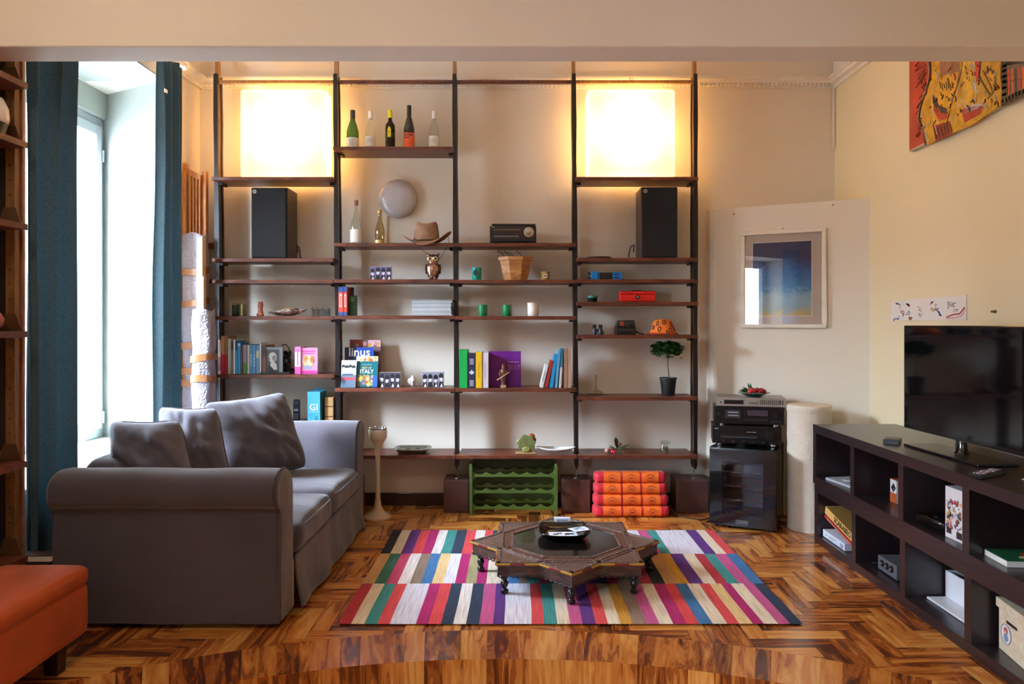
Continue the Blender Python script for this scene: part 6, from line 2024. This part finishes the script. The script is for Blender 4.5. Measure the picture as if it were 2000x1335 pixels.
m = MB(mat('#0b0b10', .12, coat=.6)); m.lathe([(.05, .008), (.035, .02), (.03, zb + .02)], 20, (0, .02, 0), sy=.6); obj('neck', m, t)
m = MB(mat('#0b0b10', .3)); m.box(-.27, .27, -.09, .09, 0, .010); obj('stand_base', m, t, bev=.004)
# remote + small receiver box
def remote(x, y, z, rz, w, l, lab):
    t = thing('remote_control', lab, 'remote control', (x, y, z), rz)
    m = MB(mat('#141416', .35)); m.box(-w / 2, w / 2, -l / 2, l / 2, 0, .018); obj('body', m, t, bev=.004)
    m = MB(mat('#a9a7ac', .4)); r = random.Random(4)
    for j in range(9):
        for i in range(3):
            m.mat(mat(['#b4b2b8', '#a04858', '#6a88a8', '#d8d8d8'][(i * 3 + j) % 4], .4)); m.box(-w * .32 + i * w * .25, -w * .32 + i * w * .25 + w * .14, -l * .42 + j * l * .095, -l * .42 + j * l * .095 + l * .05, .018, .0205)
    obj('buttons', m, t)
remote(1.85, 2.82, .7018, R(-58), .05, .19, 'black remote control with many buttons near the television foot')
m = MB(mat('#101013', .35)); m.box(-.035, .035, -.055, .055, 0, .022); m.mat(mat('#3a3a3e', .4)); m.box(-.028, .028, -.05, .05, .022, .024)
tag(obj('set_top_box', m, None, (1.885, 3.60, .7018), R(-35), bev=.002), 'small black box on media unit left of the television', 'electronic box')
m = MB(mat('#c8c8c8', .4)); m.tube([(1.93, 2.74, .706), (1.99, 2.66, .712), (2.06, 2.58, .73), (2.1, 2.5, .75)], .003, 6)
tag(obj('white_cable', m), 'thin pale cable on the media unit near the remote', 'cable')

# contents of the upper bench
def onb(name, mb, x, y, z, lab, cat, rz=0, group=None, bev=0):
    return tag(obj(name, mb, None, (x, y, z + .0008), rz, bev=bev), lab, cat, group)
gp = 'loose papers in the upper bench'
m = MB(mat('#aeb0b6', .5)); m.box(-.09, .09, -.12, .12, 0, .012); onb('paper_stack', m, 1.90, 4.06, zU, 'grey-white paper stack in the farthest upper compartment', 'papers', R(10), gp)
m = MB(mat('#e4e2e0', .6)); m.box(-.07, .07, -.09, .09, 0, .004); m.mat(mat('#b0b4bc', .5)); m.box(-.05, .05, -.07, .07, .004, .005)
o = onb('envelope', m, 1.885, 3.98, zU + .028, 'white envelope lying tilted on the paper stack', 'envelope', R(-20), gp); o.rotation_euler = (R(-9), 0, R(-20))
m = MB(mat('#c22e44', .4)); m.box(-.05, .05, -.03, .03, 0, .045); m.mat(mat('#f0dcd8', .4)); m.box(-.0508, -.05, -.02, .02, .012, .034); m.box(-.04, .04, -.0308, -.03, .012, .034)
onb('red_packet', m, 1.93, 3.87, zU + .02, 'small red and white packet beside the paper stack', 'packet', R(5))
t = thing('small_box', 'white and orange small box with black mark in the second upper compartment', 'box', (1.96, 3.62, zU + .0008), R(0))
m = MB(mat('#d8d6d6', .4)); m.box(-.06, .06, -.03, .03, .0, .115); m.mat(mat('#b8562a', .5)); m.box(-.0612, -.0602, -.03, .03, 0, .05); m.box(-.06, .06, -.03, .03, .1152, .117); obj('box_body', m, t)
m = MB(mat('#1a1a1c', .5)); m.tube([(-.062, .012, .075), (-.062, -.006, .095), (-.062, -.02, .078), (-.062, -.005, .06), (-.062, .012, .075)], .004, 6); m.disc((-.0612, -.004, .078), .006, .006, .001, plane='yz'); obj('logo_print', m, t)
# clear wrapped gadget, dark device
m = MB(glass_mat('cellophane', '#c8ccd4', rough=.15, fres=1.6)); m.soft((0, 0, .022), (.12, .16, .042), .015, 10, 0, .012, 3)
onb('plastic_bag', m, 1.87, 3.17, zU + .012, 'clear crumpled plastic bag in the third upper compartment', 'bag', R(15))
m = MB(mat('#17181c', .35)); m.box(-.10, .10, -.06, .06, 0, .04); m.mat(mat('#3a3c44', .4)); m.box(-.09, .0, -.05, .05, .04, .045)
onb('router', m, 2.05, 3.13, zU, 'black electronic device behind the plastic bag', 'device', R(4), bev=.004)
m = MB(mat('#202228', .35)); m.box(-.07, .07, -.045, .045, 0, .006); 
o = onb('tablet', m, 2.02, 3.11, zU + .056, 'thin black slab lying on the black device', 'tablet', R(-12), bev=.002)
t = thing('comic_box', 'white slipcase printed with a colourful comic collage', 'box set', (1.925, 3.0, zU + .0008), R(2))
m = MB(mat('#e4e2e2', .4)); m.box(-.1, .1, -.06, .055, 0, .215); obj('slipcase', m, t)
m = MB(mat('#d8d4d4', .4)); r = random.Random(8)
cc = ['#2c2c34', '#8a5a4a', '#d8a890', '#3a62a0', '#b8462c', '#e0dcd8', '#c8a040', '#5a4a44', '#b8bcc8']
for k in range(85):
    m.mat(mat(cc[k % 9], .45)); y = r.uniform(-.050, .045); z = r.uniform(.045, .165)
    m.disc((-.1004 - k * .000012, y, z), r.uniform(.003, .009), r.uniform(.003, .012), .0004, 7, plane='yz', a=r.random() * 3)
m.mat(mat('#b02a2c', .4)); m.box(-.1018, -.1, -.03, .03, .15, .156); m.mat(mat('#3a2c2c', .4)); m.box(-.1018, -.1, -.053, -.02, .012, .04); m.box(-.102, -.1, .015, .045, .02, .045); obj('collage_print', m, t)
m = MB(mat('#1f5c3c', .4)); m.box(-.012, .30, -.075, .07, .022, .026)
m.mat(mat('#ece8e0', .6)); m.box(-.012, .295, -.074, .069, .003, .0218)
m.mat(mat('#e0dcd4', .5)); m.box(-.012, .30, -.075, .07, 0, .0028)
m.mat(mat('#c88a2c', .4)); m.disc((.2, .02, .026), .07, .03, .0006, plane='xy'); m.mat(mat('#a8202c', .4)); m.disc((.12, .0, .0262), .04, .022, .0008, plane='xy'); m.mat(mat('#d8b878', .4)); m.disc((.1, -.04, .0262), .05, .02, .0008, plane='xy')
onb('art_book', m, 1.835, 2.733, zU, 'large art book with green and orange cover lying flat', 'book', R(-4))
# lower bench: board games
def tilted_box(x0, x1, ya, za, yb2, zb2, th, c, lab, name, deco=None, grp='board games stacked in the far lower compartment'):
    """box lying across the compartment, its front face in the plane x = x0, tilted from (ya,za) down to (yb,zb)"""
    L = math.hypot(ya - yb2, za - zb2); a = math.atan2(za - zb2, ya - yb2)
    m = MB(mat(c, .45)); m.box(0, x1 - x0, -L, 0, -th, 0)
    if deco: deco(m, L, th)
    o = obj(name, m, None, (x0, ya, za)); o.rotation_euler = (a, 0, 0)
    return tag(o, lab, 'board game', grp)
def d_sc(m, L, th):
    m.mat(mat('#1f1c16', .5)); m.text('SCARABEO', .046, -.0008, -L * .58, -th * .5, plane='yz-', sx=.92, bold=.0008)
    m.mat(mat('#8c6a34', .5)); m.box(.0, .22, -L, 0, .0, .0012)
tilted_box(1.822, 2.05, 4.235, .224, 3.85, .150, .046, '#d2a45c', 'yellow board game box with black capital letters lying tilted on top', 'board_game', d_sc)
def d_rd(m, L, th):
    m.mat(mat('#e0c8b8', .5)); m.box(-.001, 0, -L * .9, -L * .1, -th * .55, -th * .45)
tilted_box(1.815, 2.03, 4.232, .172, 3.86, .100, .012, '#a8342a', 'thin red game box tilted under the yellow lettered box', 'board_game', d_rd)
def d_wh(m, L, th):
    m.mat(mat('#8a94a8', .5)); m.box(-.001, 0, -L * .6, -L * .3, -th * .55, -th * .4); m.box(-.001, 0, -L * .5, -L * .3, -th * .75, -th * .68); m.box(-.001, 0, -L * .95, -L * .8, -th * .9, -th * .3); m.box(-.001, 0, -L * .2, -L * .1, -th * .6, -th * .5)
tilted_box(1.805, 2.0, 4.23, .090, 3.95, .0885, .040, '#c8ccd8', 'pale grey-white box at the bottom of the board games', 'board_game', d_wh)
# audio interface with dials
t = thing('audio_mixer', 'grey device with three round dials in the second lower compartment', 'audio device', (1.875, 3.585, zL + .0008), R(0))
m = MB(mat('#6a6c74', .35, .4)); m.box(-.03, .16, -.10, .08, .006, .075); obj('housing', m, t, bev=.002)
for y in (-.055, -.01, .035):
    m = MB(mat('#17181b', .3)); m.T = Matrix.Translation((-.0305, y, .045)) @ Matrix.Rotation(R(-90), 4, 'Y'); m.lathe([(.017, 0), (.016, .005), (.009, .006)], 20); m.mat(mat('#9a9ca4', .3, .6)); m.lathe([(.006, .006), (.006, .009)], 12); obj('dial', m, t)
m = MB(mat('#101012', .5))
for x in (-.02, .14):
    for y in (-.09, .07): m.box(x - .008, x + .008, y - .008, y + .008, 0, .006)
obj('foot', m, t)
m = MB(mat('#101012', .4)); m.tube([(-.02, .082, .03), (-.04, .12, .02), (-.02, .15, .01)], .003); obj('cable', m, t)
# white bracket thing
t = thing('white_stand', 'white L-shaped plastic stand leaning in third lower compartment', 'stand', (1.90, 3.08, zL + .0008), R(0))
m = MB(mat('#d9d9dc', .35)); m.box(-.03, .16, -.15, .195, 0.0, .010); obj('base_plate', m, t, bev=.003)
m = MB(mat('#d0d0d4', .35)); m.box(.066, .16, .185, .195, .0105, .13); obj('upright_plate', m, t, bev=.002)
m = MB(mat('#dcdce0', .35)); m.box(.056, .065, -.13, .195, .0105, .13); obj('front_plate', m, t, bev=.002)
# wooden storage box
MLB = wood_mat('birch', '#cdbb9c', '#e2d3b8', (3, 8, 12), .6, 1, 0)
t = thing('wooden_box', 'pale wooden storage box with lid and round sticker in nearest lower compartment', 'box', (1.935, 2.665, zL + .0008), R(-9))
m = MB(MLB); m.box(-.085, .20, -.085, .10, 0, .16); m.mat(mat('#2a1c14', .7)); m.prism([(-.03, .118), (.04, .118), (.046, .124), (.04, .130), (-.03, .130), (-.036, .124)], -.0858, -.085, 'x'); obj('box_body', m, t, bev=.002)
m = MB(MLB); m.box(-.093, .208, -.093, .108, .161, .196); obj('lid', m, t, bev=.002)
m = MB(mat('#e9e6e6', .4)); m.disc((-.0853, .045, .075), .036, .036, .0008, 28, 'yz')
m.mat(mat('#4a3c5c', .4)); 
m.tube([(-.0862, .045 + .036 * math.cos(k * PI / 14), .075 + .036 * math.sin(k * PI / 14)) for k in range(29)], .0012, 4)
m.mat(mat('#c05a58', .4)); m.disc((-.0862, .045, .088), .015, .013, .0006, 12, 'yz'); m.mat(mat('#7e96b0', .4)); m.disc((-.0862, .045, .062), .016, .016, .0006, 12, 'yz'); m.mat(mat('#e8b8a8', .4)); m.disc((-.0869, .045, .083), .006, .006, .0006, 10, 'yz'); obj('sticker', m, t)

# ================================================================== RIGHT WALL
def wp(px, py, x=2.268):
    Y = x * F / (px - 1010.0)
    return (Y, Z(py, Y))
t = thing('painting', 'large red and yellow expressionist canvas hanging high on right wall', 'painting', (2.262, 3.5, 2.285))
yl, yr_ = 4.10, 2.90
m = MB(mat('#b3402a', .6, var=.25, nscale=6)); m.prism([(yr_, 2.334), (yl, 2.290), (yl, 3.04), (yr_, 3.04)], 2.243, 2.278, 'x')
rel(m, Vector((2.262, 3.5, 2.285))); obj('canvas', m, t)
m = MB(mat('#d9981e', .6))
PX = 2.2425
lay = [0]
def shape(pts, c, extra=0, var=.25):
    lay[0] += 1
    x1 = PX - .0005 - .00004 * lay[0]
    m.mat(mat(c, .6, var=var, nscale=22)); q = [wp(a, b, PX) for a, b in pts]
    ar = sum(q[i][0] * q[(i + 1) % len(q)][1] - q[(i + 1) % len(q)][0] * q[i][1] for i in range(len(q)))
    if ar < 0: q = q[::-1]
    m.prism(q, x1, PX, 'x')
def stroke(pts, c, w=.008):
    lay[0] += 1
    x1 = PX - .0005 - .00004 * lay[0]
    m.mat(mat(c, .5)); q = smoothp([wp(a, b, PX) for a, b in pts], 4)
    for i in range(len(q) - 1):
        a, b = Vector(q[i]), Vector(q[i + 1]); d = b - a
        if d.length < 1e-5: continue
        d.normalize(); n = Vector((-d.y, d.x)) * w / 2
        P = [a - n - d * w * .2, b - n + d * w * .2, b + n + d * w * .2, a + n - d * w * .2]
        m.prism([tuple(p) for p in P], x1, PX, 'x')
shape([(1818, 60), (1952, 60), (1955, 205), (1898, 245), (1845, 266), (1812, 284), (1803, 258), (1797, 232), (1800, 205), (1812, 175), (1820, 150)], '#d09a22')
shape([(1905, 60), (1958, 60), (1958, 195), (1930, 214), (1905, 205)], '#c8962c')
shape([(1838, 90), (1872, 90), (1876, 150), (1850, 180), (1835, 150)], '#9a6a4c')
shape([(1832, 150), (1872, 140), (1866, 190), (1850, 220), (1830, 215), (1824, 180)], '#d8a028')
shape([(1878, 60), (1902, 60), (1902, 175), (1895, 205), (1878, 200), (1880, 150)], '#dcae3c')
shape([(1824, 185), (1838, 212), (1852, 218), (1850, 232), (1834, 236), (1824, 215)], '#b83a26')
shape([(1821, 182), (1834, 205), (1850, 212), (1850, 222), (1836, 220), (1824, 204)], '#4a3a36')
shape([(1822, 246), (1856, 236), (1860, 262), (1828, 276)], '#8c2c20')
shape([(1878, 214), (1924, 198), (1916, 222), (1884, 240)], '#a83226')
shape([(1904, 100), (1912, 60), (1918, 60), (1914, 160), (1906, 160)], '#c03426')
shape([(1958, 60), (2050, 100), (2050, 165), (1996, 190), (1960, 208), (1954, 150)], '#3a241e')
shape([(1966, 128), (2030, 118), (2030, 170), (1970, 190)], '#6a5a44')
for k in range(7): stroke([(1970 + k * 7, 136 - k), (1971 + k * 7, 184 - k * 3)], ['#c83a30', '#d8603a', '#3a2a22'][k % 3], .012)
stroke([(1962, 126), (1985, 118), (2005, 112)], '#221612', .02)
stroke([(1962, 122), (1962, 160), (1960, 204)], '#221612', .03)
stroke([(1962, 198), (1985, 184), (2010, 176)], '#221612', .022)
stroke([(1813, 90), (1817, 130), (1813, 165), (1800, 205), (1796, 232), (1804, 256), (1808, 282)], '#2c2622', .016)
stroke([(1811, 120), (1815, 140), (1811, 165), (1798, 203), (1793, 232), (1800, 250)], '#c8c4bc', .004)
stroke([(1824, 170), (1820, 200), (1824, 232), (1830, 262)], '#d8d0c4', .005)
stroke([(1852, 230), (1862, 190), (1874, 155), (1880, 120), (1878, 90)], '#5a3424', .008)
stroke([(1868, 208), (1870, 180), (1876, 160)], '#d8d0c4', .005)
stroke([(1868, 208), (1878, 206), (1877, 192)], '#d8d0c4', .005)
stroke([(1880, 196), (1888, 209), (1900, 204), (1906, 185), (1902, 160)], '#e0dcd4', .007)
stroke([(1901, 100), (1904, 140), (1907, 175), (1912, 180)], '#e0dcd4', .005)
stroke([(1917, 100), (1914, 140), (1912, 165)], '#3c2620', .012)
r = random.Random(14)
for k in range(9): stroke([(1884 + k * 3, 222 - k * 1.2), (1890 + k * 4, 208 - k), (1924 - k, 206 - k * .4)], '#ccc8c4', .003)
for k in range(6): stroke([(1826 + k * 6, 252 - k * 2), (1830 + k * 6, 270 - k * 2.6)], '#3a201a', .007)
for k in range(9): stroke([(1800 + k * 1.2, 250 + k * 3), (1806 + k * 1, 247 + k * 3.4)], '#d8d4cc', .003)
for k in range(7): stroke([(1836 + k * 4, 160 + (k % 3) * 2), (1838 + k * 4, 172 + (k % 2) * 4)], '#6a4a34', .005)
for k in range(14):
    a = r.uniform(1826, 1950); b = r.uniform(130, 200 if a > 1900 else 235)
    stroke([(a, b), (a + r.uniform(-5, 5), b + r.uniform(3, 9))], r.choice(['#8a3a20', '#5a4020', '#b04a24']), .004)
stroke([(1912, 150), (1922, 165), (1934, 186)], '#6a5a2c', .008); stroke([(1945, 150), (1942, 175), (1930, 192)], '#7c7038', .01); stroke([(1925, 146), (1932, 160), (1938, 176)], '#7c5a2c', .005)
for k in range(3): shape([(1926 + k * 6, 138 - (k % 2) * 5), (1930 + k * 6, 137 - (k % 2) * 5), (1930 + k * 6, 143 - (k % 2) * 5), (1926 + k * 6, 144 - (k % 2) * 5)], '#6a4a5a')
for k in range(8): stroke([(1788 + k * 3, 140 + k * 6), (1806, 128 + k * 4)], '#c8583c' if k % 2 else '#8f2c20', .006)
for k in range(70):
    a = r.uniform(1800, 1952); b = r.uniform(124, 262 - (a - 1800) * .42); L = r.uniform(4, 13); q = r.uniform(.9, 2.2)
    stroke([(a, b), (a + L * math.cos(q) * .7 + 1, b + L * .5 * math.sin(q)), (a + L * math.cos(q), b + L * math.sin(q))], r.choice(['#e0dcd0', '#2c2420', '#b8402a', '#8a6a28', '#e0b040', '#6a3a2c', '#d8d2c8']), r.uniform(.002, .005))
for k in range(22):
    a = r.uniform(1788, 1806); b = r.uniform(124, 270)
    if b > 190: a = min(a, 1795)
    stroke([(a, b), (a + 7, b - 9)], r.choice(['#c8583c', '#8f2c20', '#d8603f', '#a04a30']), .003)
rel(m, Vector((2.262, 3.5, 2.285)))
obj('brushwork', m, t, fix=False)
m = MB(mat('#c8bca0', .5)); m.prism([(yr_, 2.328), (yl, 2.284), (yl, 2.290), (yr_, 2.334)], 2.243, 2.278, 'x'); rel(m, Vector((2.262, 3.5, 2.285))); obj('lower_batten', m, t)

PX = 2.2735
a_, b_, c_, d_ = wp(1741, 588, PX), wp(1887, 575, PX), wp(1887, 624, PX), wp(1740, 626, PX)
t = thing('child_drawing', 'long white strip of coloured scribble drawings taped on right wall', 'drawing', (PX, 4.0, 1.38))
m = MB(mat('#e9e3da', .7, var=.02)); m.prism([d_, c_, b_, a_], PX, 2.2785, 'x'); rel(m, Vector((PX, 4.0, 1.38))); obj('paper', m, t)
m = MB(mat('#b83a50', .6)); lay[0] = 0
def sc(px, py, s, c, w=.003, seed=0):
    r = random.Random(seed + int(px)); pts = [(px + r.uniform(-s, s), py + r.uniform(-s, s)) for _ in range(6)]
    stroke(pts, c, w)
for i, (x, y, s, c, w) in enumerate([(1755, 598, 7, '#5a5a8c', .003), (1762, 612, 6, '#c04458', .005), (1750, 621, 6, '#2a4aa0', .006), (1774, 595, 4, '#c83040', .007), (1772, 612, 6, '#6a7aa8', .003), (1778, 620, 5, '#d8785a', .006), (1796, 605, 9, '#6a6a7a', .0022), (1800, 615, 7, '#8a8a9a', .002), (1820, 590, 5, '#c02c3c', .006), (1824, 607, 6, '#d89a50', .005), (1833, 612, 6, '#3a5ab0', .006), (1828, 600, 6, '#7a6a9a', .003), (1850, 596, 9, '#5a5a6a', .0022), (1862, 592, 7, '#6a6a6a', .002), (1866, 603, 6, '#9a7a7a', .002)]):
    sc(x, y, s, c, w, i)
stroke([(1849, 619), (1862, 614), (1874, 612), (1880, 605), (1884, 600)], '#c04048', .007); stroke([(1849, 621), (1868, 620), (1880, 614), (1885, 602)], '#d88080', .004)
rel(m, Vector((PX, 4.0, 1.38))); obj('scribbles', m, t, fix=False)
yk, zk = wp(1941, 608, 2.27)
m = MB(mat('#7a6a50', .4, .6)); m.T = Matrix.Translation((2.279, yk, zk)) @ Matrix.Rotation(R(-90), 4, 'Y'); m.lathe([(.008, 0), (.006, .012), (.003, .02)], 12); m.ball((0.0, 0, .02), .005)
tag(obj('wall_hook', m), 'small metal screw hook on the wall above television', 'hook')
for (px, py) in ((1433, 418), (1627, 400)):
    # small nails in the panel
    s_1 = (px - 1010) / F
    tt = (s_1 * DA.y - DA.x) / ((DB.x - DA.x) - s_1 * (DB.y - DA.y))
    p = dpt(tt, .003); m = MB(mat('#6a5a44', .5)); m.ball((0, 0, 0), .005, 8, 6)
    tag(obj('nail', m, None, (p.x, p.y, Z(py, p.y))), 'nail head in the diagonal panel %s the picture' % ('upper left of' if px < 1500 else 'upper right of'), 'nail')
bpy.context.view_layer.update()
